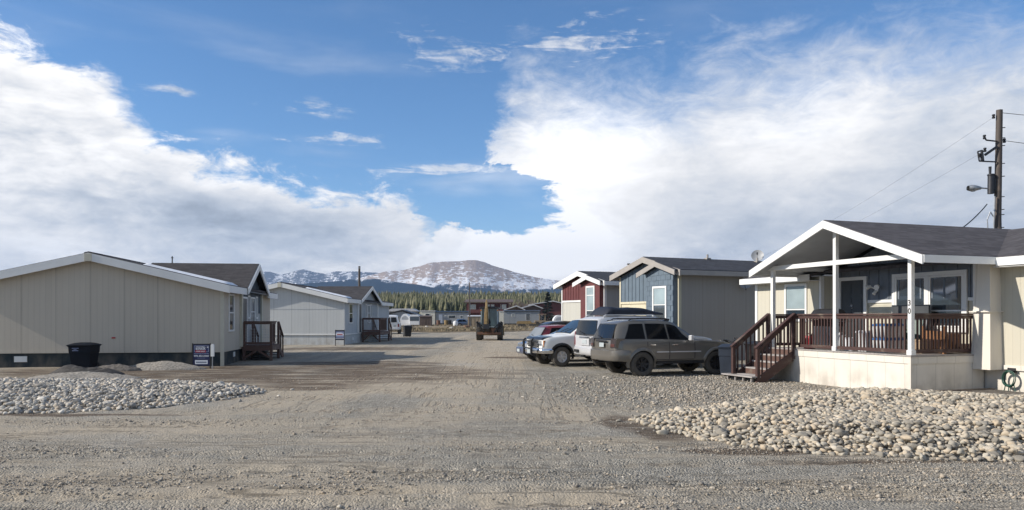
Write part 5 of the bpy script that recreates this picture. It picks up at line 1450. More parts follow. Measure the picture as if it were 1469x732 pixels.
m = MB(); m.path([(-1.0, .5, .40), (-.6, .5, .42), (-.1, .45, .44)], .03); m.build('exhaust', M['dkmetal'], J)
m = MB(); m.tube((0, -.6, .39), (0, .6, .39), .05); m.lathe([(0,-.14),(.12,-.1),(.14,0),(.12,.1),(0,.14)], 12, 'y', (0, 0, .39)); m.box(-.9, 3.2, -.45, .45, .46, .50); m.tube((2.78, -.6, .39), (2.78, .6, .39), .045); m.build('underbody', M['black'], J)
m = MB(); m.path([c.topp(3.40, -.62, .03), c.topp(3.55, -.66, .06), (3.72, -.70, .93), (3.74, -.70, .62)], .05); m.path([c.topp(3.2, -.70, .02), c.low(3.3, .9, -1, .03), c.low(3.35, .7, -1, .03)], .03); m.build('dark_reflection', M['black'], J)  # black bands shaped to stand in for reflections on the headlight
# a hood-end bundle
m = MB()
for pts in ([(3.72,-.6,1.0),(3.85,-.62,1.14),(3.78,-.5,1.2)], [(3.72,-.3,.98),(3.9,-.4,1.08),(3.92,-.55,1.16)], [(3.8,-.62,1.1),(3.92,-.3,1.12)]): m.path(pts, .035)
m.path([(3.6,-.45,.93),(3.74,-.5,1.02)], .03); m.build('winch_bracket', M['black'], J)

# silver SUV with a cargo bag on the roof
h = 22
S = dict(x0=-1.15, x1=3.95, W=1.0, H=1.93, wr_=.40, rake=.16, nose=.05, bow=.12,
    bottom=[(-1.15,.56),(-.4,.50),(0,.48),(2.9,.46),(3.95,.52)],
    belt=[(-1.15,1.22),(2.0,1.22),(2.3,1.22),(3.5,1.12),(3.95,1.05)],
    roof=[(-1.15,1.84),(-.9,1.90),(0,1.93),(1.4,1.92),(1.68,1.85),(2.4,1.25),(3.5,1.15),(3.95,1.08)],
    half=[(-1.15,.93),(-.9,.985),(0,1.0),(3.0,1.0),(3.6,.97),(3.95,.86)],
    rhalf=[(-1.15,.74),(0,.77),(1.6,.74),(2.4,.8)])
YK = thing('parked_car', 'silver four door car seen from behind with a black cargo bag on its roof', 'car', group=GRP)
nrX, nrY = gx(858, 27.3), 27.3          # near rear corner
hx, hy = math.cos(R(h)), math.sin(R(h)); set_pose(YK, nrX + 1.17*hx - 1.0*hy, nrY + 1.17*hy + 1.0*hx, h)
c = Car(S); c.body(M['silver'], YK, (0, 2.95), .47); c.wheels(YK, ((0,), (2.95,)), .40, .27, .85, 'steel', 5, .6)
c.sidewin(YK, -.85, .30, -.70, .28); c.sidewin(YK, .42, 1.22, .42, 1.18); c.sidewin(YK, 1.32, 2.12, 1.30, 1.66); c.windshield(YK, 2.32, 1.72, 'carglass')
c.rearglass(YK, 1.27, 1.76, .80, .70)
c.bumper(YK, True, .50, .80, 'silver', .12, .6); c.bumper(YK, False, .48, .82, 'silver', .1, .5)
for sg in (-1, 1):
    o = c.rearbox('tail_light', 'redlens', YK, sg*.84, sg*.955, .86, 1.36, .015, .2); c.frontbox('headlight', 'headlens', YK, sg*.5, sg*.82, .85, 1.02, -.02, .2)
    m = MB(); m.path([(-.8, sg*.70, 1.90), (-.7, sg*.70, 1.97), (1.3, sg*.69, 1.98), (1.42, sg*.69, 1.92)], .02); m.build('roof_rail', M['silver'], YK)
    m = MB(); m.bar((.55, sg*1.0, .40), (2.4, sg*1.0, .40), .14, .05); m.build('running_board', M['black'], YK)
pl = c.rearbox('plate_recess', 'silver', YK, -.34, .34, .86, 1.14, .012, 0); c.rearbox('number_plate', 'plate', YK, -.17, .17, .92, 1.07, .022, 0); c.rearbox('trim_bar', 'chrome', YK, -.40, .40, 1.12, 1.18, .035, 0)
m = MB(); m.box(-1.30, -1.2, -.10, .10, .43, .51); m.build('hitch', M['black'], YK)
m = MB(); x = S['x0']; m.box(-1.32, -1.285, .30, .62, .60, .70); m.build('fog_recess', M['black'], YK)
m = MB(); m.box(-.9, 3.4, -.5, .5, .48, .52); m.tube((0, -.7, .40), (0, .7, .40), .05); m.build('underbody', M['black'], YK)
c.seam(YK, [[('l', 1.27, z) for z in (.6,.8,1.0,1.18)], [('l', .36, z) for z in (1.0, 1.18)]]); c.handles(YK, ((.55, 1.08), (1.45, 1.08)), 'silver'); c.mirrors(YK, 1.98, 1.22, 'silver')
cg = MB(); rows = []
for i in range(19):
    t = i/18; x = -.65 + 2.45*t; hh = .30*min(1, t/.10)**.5 * (1 if t < .55 else 1 - .70*((t-.55)/.45)**1.3) * (.92+.16*mnoise.noise((t*5, 0, 0)))
    row = []
    for j in range(15):
        a = math.pi*j/14; cx_, sz_ = math.cos(a), math.sin(a)
        row.append((x, .62*math.copysign(abs(cx_)**.45, cx_)*(1+.03*mnoise.noise((t*8, j*.4, 0))), 1.985 + hh*sz_**.5 + .012*mnoise.noise((t*14, j*.7, 2))))
    rows.append(row)
cg.grid(rows); cg.add(rows[0], [tuple(range(15))]); cg.add(rows[-1], [tuple(range(15))])
o = cg.build('cargo_bag', M['cargo'], None, smooth=True, angle=60); o.location = YK.location; o.rotation_euler = YK.rotation_euler
tag(o, 'long black soft cargo bag strapped on the roof of the silver car', 'cargo bag')
m = MB()
for x in (-.2, .6, 1.3): m.box(x-.02, x+.02, -.64, .64, 1.985, 1.995)
m.build('strap', M['black'], o)

# white truck fronted SUV, nose to the road
h = 199.5
S = dict(x0=-1.2, x1=3.62, W=.97, H=1.86, wr_=.37, rake=.16, nose=.02, bow=.06,
    bottom=[(-1.2,.56),(0,.50),(2.8,.50),(3.62,.52)],
    belt=[(-1.2,1.18),(2.1,1.18),(2.35,1.19),(3.4,1.10),(3.62,1.04)],
    roof=[(-1.2,1.76),(-.9,1.81),(0,1.83),(1.45,1.82),(1.66,1.77),(2.44,1.22),(3.4,1.12),(3.62,1.06)],
    half=[(-1.2,.92),(-.9,.96),(0,.97),(2.9,.97),(3.4,.955),(3.62,.90)],
    rhalf=[(-1.2,.72),(0,.74),(1.66,.72),(2.44,.78)])
TR = thing('parked_car', 'white truck fronted car with black brush guard and black hood shield facing the road', 'car', group=GRP)
hx, hy = math.cos(R(h)), math.sin(R(h))
wx, wy = gx(806.3, 29.4), 29.4; ax, ay = wx + (hy)*.97 * -1 * -1 * 0, wy
cx_, cy_ = wx - (-hy)*.97, wy - (hx)*.97                 # axle centre lies to the right of the near (left) wheel
set_pose(TR, cx_ - 2.83*hx, cy_ - 2.83*hy, h)
c = Car(S); c.body(M['wpaint'], TR, (0, 2.83), .47); c.wheels(TR, ((0,), (2.83, R(8))), .375, .26, .84, 'silver', 6, .60)
c.sidewin(TR, -.9, .30, -.75, .28); c.sidewin(TR, 1.36, 2.22, 1.34, 1.64, mat='clearglass'); c.sidewin(TR, .42, 1.26, .42, 1.24)
c.windshield(TR, 2.37, 1.70); c.rearglass(TR, 1.24, 1.70, .74, .66)
c.bumper(TR, False, .50, .70, 'chrome', .12, .42); c.bumper(TR, True, .50, .72, 'chrome', .12, .5)
gr = c.frontbox('grille', 'black', TR, -.52, .52, .74, .99, .02, .1)
m = MB()
for i in range(6): p = c.deform((3.62, 0, .755+i*.043)); m.box(p[0]+.05, p[0]+.062, -.5, .5, .748+i*.043, .768+i*.043)
for y in (-.5, 0, .5): p = c.deform((3.62, 0, .87)); m.box(p[0]+.052, p[0]+.06, y-.012, y+.012, .74, .99)
m.build('grille_bars', M['chrome'], gr)
for sg in (-1, 1):
    c.frontbox('headlight', 'headlens', TR, sg*.54, sg*.78, .80, .99, .015, .12); c.frontbox('turn_light', 'amber', TR, sg*.79, sg*.905, .76, 1.0, -.02, .17)
    c.rearbox('tail_light', 'redlens', TR, sg*.84, sg*.93, .85, 1.2, .015, .15)
    m = MB(); m.box(3.42, 3.5, sg*.47-.03, sg*.47+.03, .42, .6) if False else None
m = MB(); zz = 1.115
rows = []
for i in range(11):
    y = -.86 + 1.72*i/10; p0 = c.topp(3.25, y/.82*.9 if abs(y) < .7 else math.copysign(.9, y), .01); b_ = c.deform((3.62, y, 1.06))
    rows.append([(3.22 - .05*abs(y), y, p0[2]+.01), (3.45 - .06*y*y, y, 1.13), (b_[0]+.02, y, 1.115), (b_[0]+.06, y, 1.03)])
m.grid(rows); m.build('hood_shield', M['blackcar'], TR, smooth=True, angle=180)
m = MB(); fx_ = 3.86
for y in (-.42, .42):
    m.path([(fx_-.1, y, .40), (fx_, y, .48), (fx_+.02, y, 1.0), (fx_-.06, y, 1.07)], .035); m.box(fx_-.02, fx_+.04, y-.03, y+.03, .45, 1.02)
m.path([(fx_+.01, -.42, .97), (fx_+.01, .42, .97)], .025); m.path([(fx_+.01, -.42, .70), (fx_+.01, .42, .70)], .025)
for sg in (-1, 1): m.path([(fx_+.0, sg*.42, .96), (fx_-.08, sg*.80, .94), (fx_-.12, sg*.86, .84), (fx_-.06, sg*.78, .74), (fx_, sg*.42, .73)], .018)
m.build('brush_guard', M['black'], TR)
m = MB(); m.box(fx_-.03, fx_-.02, -.16, .16, .50, .64); m.build('number_plate', M['plate'], TR)
c.flare(TR, 2.83, .47, 'black', .06, .035); c.flare(TR, 0, .47, 'black', .06, .035)
c.seam(TR, [[('l', 1.30, z) for z in (.6,.8,1.0,1.15)], [('l', 2.28, z) for z in (.6,.8,1.0,1.15)]]); c.handles(TR, ((1.45, 1.05),), 'black'); c.mirrors(TR, 2.14, 1.20, 'black')
m = MB(); m.box(-.9, 3.3, -.5, .5, .46, .51); m.tube((2.83, -.7, .37), (2.83, .7, .37), .05); m.tube((0, -.7, .37), (0, .7, .37), .05)
for sg in (-1, 1): m.bar((.6, sg*.92, .42), (2.3, sg*.92, .42), .08, .05)
m.build('underbody', M['black'], TR)
for o in list(TR.children):
    if o.name.startswith('underbody'): pass
m = MB(); m.bar((.55, .985, .40), (2.3, .985, .40), .10, .04); m.bar((.55, -.985, .40), (2.3, -.985, .40), .10, .04); build_each(m, 'running_board', M['silver'], TR)
m = MB(); m.box(.2, .8, -.3, .3, 1.83, 1.872); m.build('roof_hatch', M['silver'], TR)

# dark blue crossover behind it
h = 198
S = dict(x0=-.9, x1=3.55, W=.90, H=1.56, wr_=.34, rake=.45, nose=.12, bow=.16,
    bottom=[(-.9,.42),(0,.34),(2.7,.34),(3.55,.36)], belt=[(-.9,1.02),(1.7,.98),(2.2,.98),(3.2,.86),(3.55,.74)],
    roof=[(-.9,1.42),(-.5,1.50),(.4,1.56),(.9,1.54),(1.2,1.47),(2.3,1.0),(3.2,.88),(3.55,.76)],
    half=[(-.9,.78),(-.5,.87),(0,.90),(2.7,.90),(3.2,.85),(3.55,.70)], rhalf=[(-.9,.55),(.4,.60),(1.2,.57),(2.3,.7)])
DB = thing('parked_car', 'dark blue car with chrome nose almost hidden behind the white truck fronted car', 'car', group=GRP)
hx, hy = math.cos(R(h)), math.sin(R(h)); nfx, nfy = .60, 32.1
set_pose(DB, nfx - 3.6*hx - .85*(-hy), nfy - 3.6*hy - .85*hx, h)
c = Car(S); c.body(M['navycar'], DB, (0, 2.68), .40); c.wheels(DB, ((0,), (2.68,)), .335, .21, .78, 'steel', 5)
c.sidewin(DB, -.4, .4, -.1, .4); c.sidewin(DB, .5, 1.5, .5, 1.1, mat='clearglass'); c.windshield(DB, 2.2, 1.25); c.rearglass(DB, 1.08, 1.38, .6, .5)
c.bumper(DB, False, .34, .62, 'navycar', .10, .4); c.bumper(DB, True, .36, .66, 'navycar', .1, .4)
c.frontbox('grille', 'chrome', DB, -.40, .40, .60, .76, .04, .1)
for sg in (-1, 1): c.frontbox('headlight', 'headlens', DB, sg*.42, sg*.72, .60, .78, .0, .25); c.rearbox('tail_light', 'redlens', DB, sg*.5, sg*.8, .86, 1.04, .01, .1)
m = MB(); p = c.deform((3.55, 0, .5)); m.box(p[0]+.11, p[0]+.125, -.16, .16, .42, .54); m.build('number_plate', M['plate'], DB)
c.mirrors(DB, 1.75, .98, 'navycar', .18)

# red hatchback further on, tail to the road
h = 21
S = dict(x0=-.85, x1=3.4, W=.88, H=1.50, wr_=.33, rake=.48, nose=.12, bow=.14,
    bottom=[(-.85,.42),(0,.34),(2.6,.34),(3.4,.36)], belt=[(-.85,.92),(1.7,.94),(2.1,.95),(3.1,.85),(3.4,.75)],
    roof=[(-.85,1.42),(-.5,1.47),(.4,1.50),(.9,1.49),(1.2,1.42),(2.15,.98),(3.1,.87),(3.4,.77)],
    half=[(-.85,.80),(-.5,.86),(0,.88),(2.6,.88),(3.1,.83),(3.4,.70)], rhalf=[(-.85,.60),(.4,.62),(1.2,.58),(2.1,.68)])
RD = thing('parked_car', 'dark red hatchback with a wide grey rear window behind the dark blue car', 'car', group=GRP)
hx, hy = math.cos(R(h)), math.sin(R(h)); nrX, nrY = gx(776.5, 36.4), 36.4
set_pose(RD, nrX + .75*hx - .72*hy, nrY + .75*hy + .72*hx, h)
M['greyglass'] = glass('dusty_grey_glass', (.20, .21, .21), .35)
c = Car(S); c.body(M['redcar'], RD, (0, 2.55), .40); c.wheels(RD, ((0,), (2.55,)), .33, .2, .77, 'steel', 5)
c.sidewin(RD, -.45, .45, -.2, .45); c.sidewin(RD, .55, 1.5, .55, 1.05); c.windshield(RD, 2.05, 1.25); c.rearglass(RD, .98, 1.40, .72, .60, 'greyglass')
c.bumper(RD, True, .36, .64, 'redcar', .1, .4); c.bumper(RD, False, .34, .60, 'redcar', .1, .4)
for sg in (-1, 1): c.rearbox('tail_light', 'redlens', RD, sg*.62, sg*.80, .70, .92, .012, .1); c.frontbox('headlight', 'headlens', RD, sg*.4, sg*.7, .6, .74, 0, .2)
c.rearbox('number_plate', 'plate', RD, -.16, .16, .72, .84, .012, 0); c.mirrors(RD, 1.7, .95, 'redcar', .18)

# black car, only its roof in view over the others
BK = copy_tree(DB); tag(BK, 'black car showing only its roof above the red hatchback', 'car', GRP)
def recol(o, a, b):
    if o.type == 'MESH' and any(m == M[a] for m in o.data.materials):
        o.data = o.data.copy()
        for i, m in enumerate(o.data.materials):
            if m == M[a]: o.data.materials[i] = M[b]
    for ch in o.children: recol(ch, a, b)
recol(BK, 'navycar', 'blackcar'); set_pose(BK, gx(806, 41.5)-.4, 41.5, 21); BK.scale = (1.0, 1.02, 1.08)

# white van beyond the grey home
h = 96
S = dict(x0=-1.1, x1=4.3, W=1.0, H=2.1, wr_=.37, rake=.14, nose=.10, bow=.12,
    bottom=[(-1.1,.55),(0,.46),(3.3,.46),(4.3,.46)], belt=[(-1.1,1.28),(2.3,1.28),(2.8,1.25),(3.9,1.08),(4.3,.98)],
    roof=[(-1.1,2.0),(-.7,2.07),(0,2.1),(1.8,2.09),(2.1,2.0),(3.0,1.28),(3.9,1.10),(4.3,1.0)],
    half=[(-1.1,.94),(-.7,.99),(0,1.0),(3.3,1.0),(3.9,.96),(4.3,.85)], rhalf=[(-1.1,.72),(0,.74),(2.0,.70),(3.0,.8)])
VN = thing('parked_van', 'white van seen from behind at the far corner of the grey home', 'van')
c = Car(S); set_pose(VN, gx(561.0, 86), 86, h); c.body(M['vanwhite'], VN, (0, 3.3), .45); c.wheels(VN, ((0,), (3.3,)), .37, .24, .86, 'steel', 5)
for y0, y1 in ((-.70, -.06), (.06, .70)):
    f = lambda u, v: (lambda p: (p[0]-.05, p[1], p[2]))(c.deform((-1.1, (y0 + (y1-y0)*u)*(1-.12*v), 1.32+.55*v))); c.patch('rear_window', 'carglass', VN, f)
c.sidewin(VN, -.7, .6, -.6, .6); c.sidewin(VN, .75, 1.6, .75, 1.6); c.sidewin(VN, 1.75, 2.5, 1.72, 2.05); c.windshield(VN, 2.9, 2.1)
for sg in (-1, 1): c.rearbox('tail_light', 'redlens', VN, sg*.80, sg*.95, .80, 1.15, .012, .1); c.frontbox('headlight', 'headlens', VN, sg*.5, sg*.8, .78, .95, 0, .2)
c.bumper(VN, True, .48, .72, 'silver', .12, .4); c.bumper(VN, False, .46, .72, 'silver', .1, .4)
c.rearbox('number_plate', 'plate', VN, -.6, -.3, .82, .98, .012, 0); m = MB(); m.box(-.9, 3.9, -.6, .6, .40, .50); m.build('underbody', M['black'], VN)
# ------------------------------------------------------------------ backhoe tractor on the road
M['cabpaint'] = pm('pale_grey_blue_cab_paint', (.34, .42, .45), .5, var=.15)
M['cabdark'] = glass('dark_teal_cab_glass', (.05, .09, .10), .06)
B = thing('backhoe_tractor', 'backhoe tractor driving away up the road with its yellow boom folded upright', 'tractor', (gx(702.5, 63), 63, 0), R(-1))
def tw(x, y, r, w, name='wheel'):
    m = MB(); hw = w/2
    m.lathe([(r*.52, -hw*.7), (r*.8, -hw), (r*.94, -hw), (r, -hw*.8), (r, hw*.8), (r*.94, hw), (r*.8, hw), (r*.52, hw*.7)], 32, 'x', close=True)
    for i in range(20):
        a = 2*math.pi*i/20
        for sg in (-1, 1):
            a2 = a + (.16 if sg > 0 else 0)
            p = Vector((0, math.cos(a2)*r*1.01, math.sin(a2)*r*1.01)); q = Vector((sg*hw*.95, math.cos(a2-.22)*r*1.0, math.sin(a2-.22)*r*1.0)); m.bar(p, q, .07, .07, up=(0, math.cos(a2), math.sin(a2)))
    o = m.build(name, M['rubber'], B, smooth=True, angle=30); o.location = (x, y, r)
    k = MB(); k.lathe([(r*.52, -hw*.6), (r*.46, -hw*.2), (r*.2, -hw*.1), (.0, -hw*.15), (0, hw*.15), (r*.2, hw*.1), (r*.46, hw*.2), (r*.52, hw*.6)], 20, 'x'); k.build('rim', M['yellow'], o, smooth=True)
for x in (-.86, .86): tw(x, 0, .72, .44); tw(x*.95, 2.3, .5, .34)
m = MB(); m.box(-.42, .42, -.45, 2.9, .62, 1.05); m.box(-.36, .36, .95, 3.0, 1.05, 1.55); m.box(-.8, .8, -.35, .35, .65, .85); m.build('chassis', M['yellow'], B, bevel=.02)
m = MB()
for x in (-.72, .72):
    m.bar((x*.93, -.62, 1.15), (x*.90, -.58, 2.58), .24, .08); m.bar((x, .95, 1.15), (x*.93, .85, 2.58), .10, .08)
m.box(-.76, .76, -.66, -.58, 1.06, 1.16); m.box(-.1, -.02, -.63, -.59, 1.1, 2.58); m.build('cab_frame', M['cabpaint'], B)
m = MB(); m.prism([(-.80, 2.58), (.80, 2.58), (.76, 2.70), (.5, 2.76), (-.5, 2.76), (-.76, 2.70)], 'y', -.75, 1.0); m.build('cab_roof', M['dkmetal'], B, bevel=.02)
m = MB(); m.quad((.02, -.605, 1.18), (.66, -.605, 1.18), (.62, -.575, 2.56), (.02, -.575, 2.56)); m.quad((-.66, -.605, 1.18), (-.12, -.605, 1.18), (-.12, -.575, 2.56), (-.62, -.575, 2.56)); m.build('rear_window', M['cabdark'], B)
for x in (-.715, .715): m = MB(); m.quad((x, -.55, 1.2), (x, .9, 1.2), (x*.94, .82, 2.55), (x*.94, -.5, 2.55)); m.build('side_window', M['palecab'], B)
m = MB(); m.quad((-.66, .95, 1.2), (.66, .95, 1.2), (.62, .86, 2.55), (-.62, .86, 2.55)); m.build('windshield', M['palecab'], B)
m = MB(); m.box(-.05, .35, -.1, .3, 1.1, 1.3); m.box(-.05, .35, .22, .34, 1.3, 1.9); m.build('seat', M['black'], B)
m = MB(); m.prism([(-.86, 1.10), (-.80, 1.38), (-.56, 1.48), (.55, 1.48), (.76, 1.28), (.76, 1.2), (.5, 1.43), (-.52, 1.43), (-.74, 1.34), (-.78, 1.10)], 'x', -1.0, -.70); m.prism([(-.86, 1.10), (-.80, 1.38), (-.56, 1.48), (.55, 1.48), (.76, 1.28), (.76, 1.2), (.5, 1.43), (-.52, 1.43), (-.74, 1.34), (-.78, 1.10)], 'x', .70, 1.0); m.build('fender', M['dkmetal'], B)
m = MB(); m.box(-.95, .95, -.98, -.80, .48, .68); m.box(-.50, -.14, -1.0, -.82, .50, 1.05); m.box(.18, .5, -1.0, -.82, .50, 1.02); m.box(-.35, .35, -.8, -.45, .55, .9); m.build('rear_frame', M['rust'], B, bevel=.02)
for s in (-1, 1):
    m = MB(); m.bar((s*.42, -.95, .66), (s*1.0, -.95, 1.52), .12, .13); m.bar((s*.36, -.98, .98), (s*.86, -.98, 1.42), .06, .06); m.bar((s*.92, -.95, 1.56), (s*1.08, -.95, 1.46), .22, .05); m.build('stabiliser', M['black'], B)
m = MB(); P_ = [(-.95, .75, .20), (-1.25, .8, .20), (-1.05, 2.2, .16), (-.82, 3.30, .05), (-.68, 3.32, .05), (-.70, 2.3, .16)]; m.add([(-.22-w_, y, z) for y, z, w_ in P_] + [(-.22+w_, y, z) for y, z, w_ in P_], [(0,1,2,5), (2,3,4,5), (6,11,8,7), (8,11,10,9)] + [(i, (i+1) % 6, 6+(i+1) % 6, 6+i) for i in range(6)]); m.build('boom', M['yellow'], B, bevel=.015)
m = MB(); m.prism([(-1.02, 1.2), (-1.30, 1.25), (-1.25, 2.6), (-.98, 3.1), (-.92, 2.7)], 'x', -.30, -.14); o = m.build('dipper_arm', M['yellow'], B, bevel=.015); o.location = (.0, -.12, .0)
m = MB(); m.prism([(-1.30, 1.35), (-1.72, 1.3), (-1.80, .95), (-1.55, .72), (-1.25, .80)], 'x', -.46, .06); m.build('bucket', M['black'], B, bevel=.02)
m = MB(); m.tube((-.02, -1.0, .9), (-.05, -.85, 1.75), .07); m.tube((-.46, -1.0, .9), (-.40, -.95, 1.9), .05); m.path([(-.2, -.8, .9), (-.05, -1.1, 1.2), (.08, -1.0, 1.5), (0, -.8, 1.65)], .03); m.path([(.0, -.8, .9), (.15, -1.05, 1.1), (.0, -1.1, 1.35)], .025); m.build('hydraulic_ram', M['dkmetal'], B)
m = MB(); m.prism([(2.95, .35), (3.75, .30), (3.8, .42), (3.3, .55), (3.2, 1.1), (2.95, 1.15)], 'x', -1.1, 1.1); m.build('loader_bucket', M['yellow'], B)
for x in (-.55, .55): m = MB(); m.bar((x, 1.3, 1.3), (x, 3.0, .7), .10, .2); m.build('loader_arm', M['yellow'], B)
m = MB(); m.tube((.68, -.68, 2.45), (.68, -.72, 2.45), .06); m.tube((-.68, -.68, 2.45), (-.68, -.72, 2.45), .06); m.build('work_light', M['amber'], B)

# ------------------------------------------------------------------ signs
def yard_sign(label, x, y, rz, W, H, z0, kind):
    t = thing('yard_sign', label, 'sign', (x, y, 0), rz, 'estate agent signs')
    m = MB()
    for s in (-1, 1): m.box(s*W/2-.02, s*W/2+.02, -.02, .02, -.1, z0+H+.06)
    m.box(-W/2+.02, W/2-.02, -.018, .018, z0+H, z0+H+.04); m.box(-W/2+.02, W/2-.02, -.018, .018, z0-.04, z0)
    m.build('frame', M['black'], t)
    up = (math.pi/2, 0, 0)
    if kind == 1:
        m = MB(); m.box(-W/2+.02, W/2-.02, -.012, .012, z0+.30, z0+H); m.build('panel', M['navy'], t)
        y_ = -.0135; m = MB(); a, b, c0, c1 = -W/2+.06, W/2-.06, z0+H-.36, z0+H-.05; w = .018
        m.box(a, b, y_, -.012, c1-w, c1); m.box(a, a+w, y_, -.012, c0+w, c1-w); m.box(b-w, b, y_, -.012, c0+w, c1-w); m.box(a, a+.10, y_, -.012, c0, c0+w); m.box(b-.2, b, y_, -.012, c0, c0+w); m.build('border', M['signlav'], t)
        text_part('lettering', 'COLDWELL', .095, M['signwhite'], t, (-.03, y_, z0+H-.125), up, W*.56)
        text_part('lettering', 'BANKER', .12, M['signwhite'], t, (-.03, y_, z0+H-.215), up, W*.56)
        m = MB(); sx, sz = W*.36, z0+H-.13
        pts = []
        for i in range(10): r = .05 if i % 2 == 0 else .02; pts.append((sx + r*math.sin(i*math.pi/5), sz + r*math.cos(i*math.pi/5)))
        m.prism(pts, 'y', y_, -.012); m.build('star', M['signwhite'], t)
        m = MB(); m.box(-W*.34, W*.26, y_, -.012, z0+H-.385, z0+H-.285); o = m.build('red_band', M['signred'], t)
        text_part('lettering', 'FOR SALE', .085, M['signwhite'], t, (-.03, y_-.002, z0+H-.335), up, W*.46)
        text_part('lettering', 'MOUNTAIN PROPERTIES', .06, M['signlav'], t, (0, y_, z0+H-.45), up, W*.84)
        text_part('lettering', '970-453-0400', .11, M['signwhite'], t, (0, y_, z0+H-.56), up, W*.84)
        m = MB(); m.box(-W*.22, W*.22, y_, -.012, z0+H-.665, z0+H-.65); m.build('rule', M['signlav'], t)
        m = MB(); m.box(-W/2+.02, W/2-.02, -.012, .012, z0, z0+.29); m.build('rider', M['navy'], t)
        m = MB(); m.box(-W*.36, W*.36, y_, -.012, z0+.07, z0+.26); o = m.build('name_plate', M['signwhite'], t)
        m = MB()
        for i in range(11): m.box(-W*.30 + i*W*.055, -W*.30 + i*W*.055 + W*.036, y_-.002, y_, z0+.13, z0+.19)
        m.build('lettering', M['navy'], t)
        m = MB(); m.prism([(W/2+.03, z0+.44), (W/2+.15, z0+.44), (W/2+.15, z0+H-.04), (W/2+.12, z0+H+.02), (W/2+.06, z0+H+.02), (W/2+.03, z0+H-.04)], 'y', -.05, .05); m.build('leaflet_box', M['white'], t)
        m = MB(); m.box(W/2+.07, W/2+.10, -.02, .02, -.1, z0+.44); m.build('leaflet_post', M['steel'], t)
    else:
        m = MB(); m.box(-W/2+.02, W/2-.02, -.012, .012, z0, z0+H); m.build('panel', M['signlav'], t)
        m = MB(); m.box(-W/2+.02, W/2-.02, -.014, -.012, z0, z0+.12); m.box(-W/2+.02, W/2-.02, -.014, -.012, z0+H-.05, z0+H); m.build('band', M['navy'], t)
        m = MB(); m.prism([(-.25, z0+H*.45), (.25, z0+H*.45), (.3, z0+H*.6), (.1, z0+H*.78), (-.18, z0+H*.78), (-.3, z0+H*.62)], 'y', -.015, -.012); m.build('logo', M['signwhite'], t)
        m = MB(); m.box(-.18, .18, -.017, -.015, z0+H*.52, z0+H*.62); m.build('logo_band', M['signred'], t)
        m = MB()
        for i in range(7): m.box(-.26+i*.078, -.26+i*.078+.05, -.016, -.014, z0+.04, z0+.09)
        m.build('lettering', M['signwhite'], t)
    return t
yard_sign('navy sign with white and red lettering and a leaflet box by the beige home', gx(289, 28.4), 28.4, R(3), .68, 1.02, .14, 1).scale = (.94, .94, .76)
yard_sign('small pale blue sign with a white logo before the pale grey home', gx(487.5, 50.6), 50.6, R(2), .58, .58, .42, 2)

# ------------------------------------------------------------------ utility poles and wires
U = thing('utility_pole', 'tall wooden utility pole with transformer and street light behind the porch home', 'utility pole', (gx(1429, 30), 30, 0), 0, 'utility poles')
m = MB(); m.tube((-.05, 0, -.3), (.13, 0, 10.0), .16, .115, 14); m.build('pole', M['pole'], U, smooth=True)
m = MB(); m.tube((-.22, -.02, 6.72), (-.21, -.02, 7.42), .12, .12, 16); m.lathe([(.12, 7.42), (.14, 7.44), (.12, 7.49), (0, 7.50)], 16, 'z', (-.21, -.02, 0)); m.tube((-.25, -.02, 7.47), (-.25, -.02, 7.78), .045, .055, 8); m.box(-.1, .0, -.06, .06, 6.85, 7.3); m.build('transformer', M['dkmetal'], U, smooth=True, angle=40)
m = MB(); m.path([(-.05, 0, 6.9), (-.4, -.02, 6.93), (-.62, -.02, 6.95)], .03); la = m.build('lamp_arm', M['steel'], U)
m = MB(); rows = []
for i in range(9):
    t = i/8; x = -.60 - .50*t; r = .05 + .115*math.sin(min(1, t*1.1)*math.pi*.62)**1.2 * (1 if t < .8 else (1-(t-.8)*2.2))
    rows.append([(x, r*math.cos(2*math.pi*j/14), 6.95 + r*.62*math.sin(2*math.pi*j/14) + (.02 if math.sin(2*math.pi*j/14) > 0 else -.03)) for j in range(15)])
m.grid(rows); m.build('lamp_head', M['steel'], la, smooth=True, angle=180)
m = MB(); m.lathe([(.0, -.17), (.07, -.16), (.115, -.10), (.12, -.03), (0, -.03)], 16, 'z', (-.90, 0, 6.97)); m.build('lamp_lens', M['lightlens'], la, smooth=True)
m = MB(); m.bar((-.02, -.1, 8.55), (-.50, -.1, 8.22), .07, .09); m.bar((-.05, -.1, 8.50), (-.62, -.1, 8.55), .05, .05) if False else None
m.path([(-.05, -.1, 7.95), (-.72, -.1, 7.98), (-.78, -.1, 8.35), (-.60, -.1, 8.40), (-.55, -.1, 8.0)], .028); m.path([(-.02, -.1, 8.75), (-.45, -.1, 8.80), (-.52, -.1, 8.92)], .03); m.path([(-.62, -.1, 8.35), (-.62, -.1, 8.0)], .05); m.build('bracket', M['dkmetal'], U)
m = MB()
for p in ((-.52, -.1, 8.92), (-.5, -.1, 8.42), (-.72, -.1, 8.2), (.32, 0, 8.8), (-.1, 0, 9.75)): m.lathe([(0, -.09), (.05, -.08), (.06, -.03), (.035, 0), (.06, .03), (.05, .08), (0, .09)], 10, 'z', p)
m.path([(.1, 0, 8.85), (.32, 0, 8.80)], .02); m.build('insulator', M['dkmetal'], U)
m = MB(); m.path([(-.19, -.12, -.1), (-.17, -.12, 5.8), (-.30, -.12, 6.0), (-.42, -.12, 5.7), (-.40, -.12, 5.3), (-.17, -.12, 5.05)], .022); m.path([(-.17, -.13, 5.5), (-.14, -.14, 6.6)], .025); m.build('cable_loop', M['steel'], U)
m = MB()
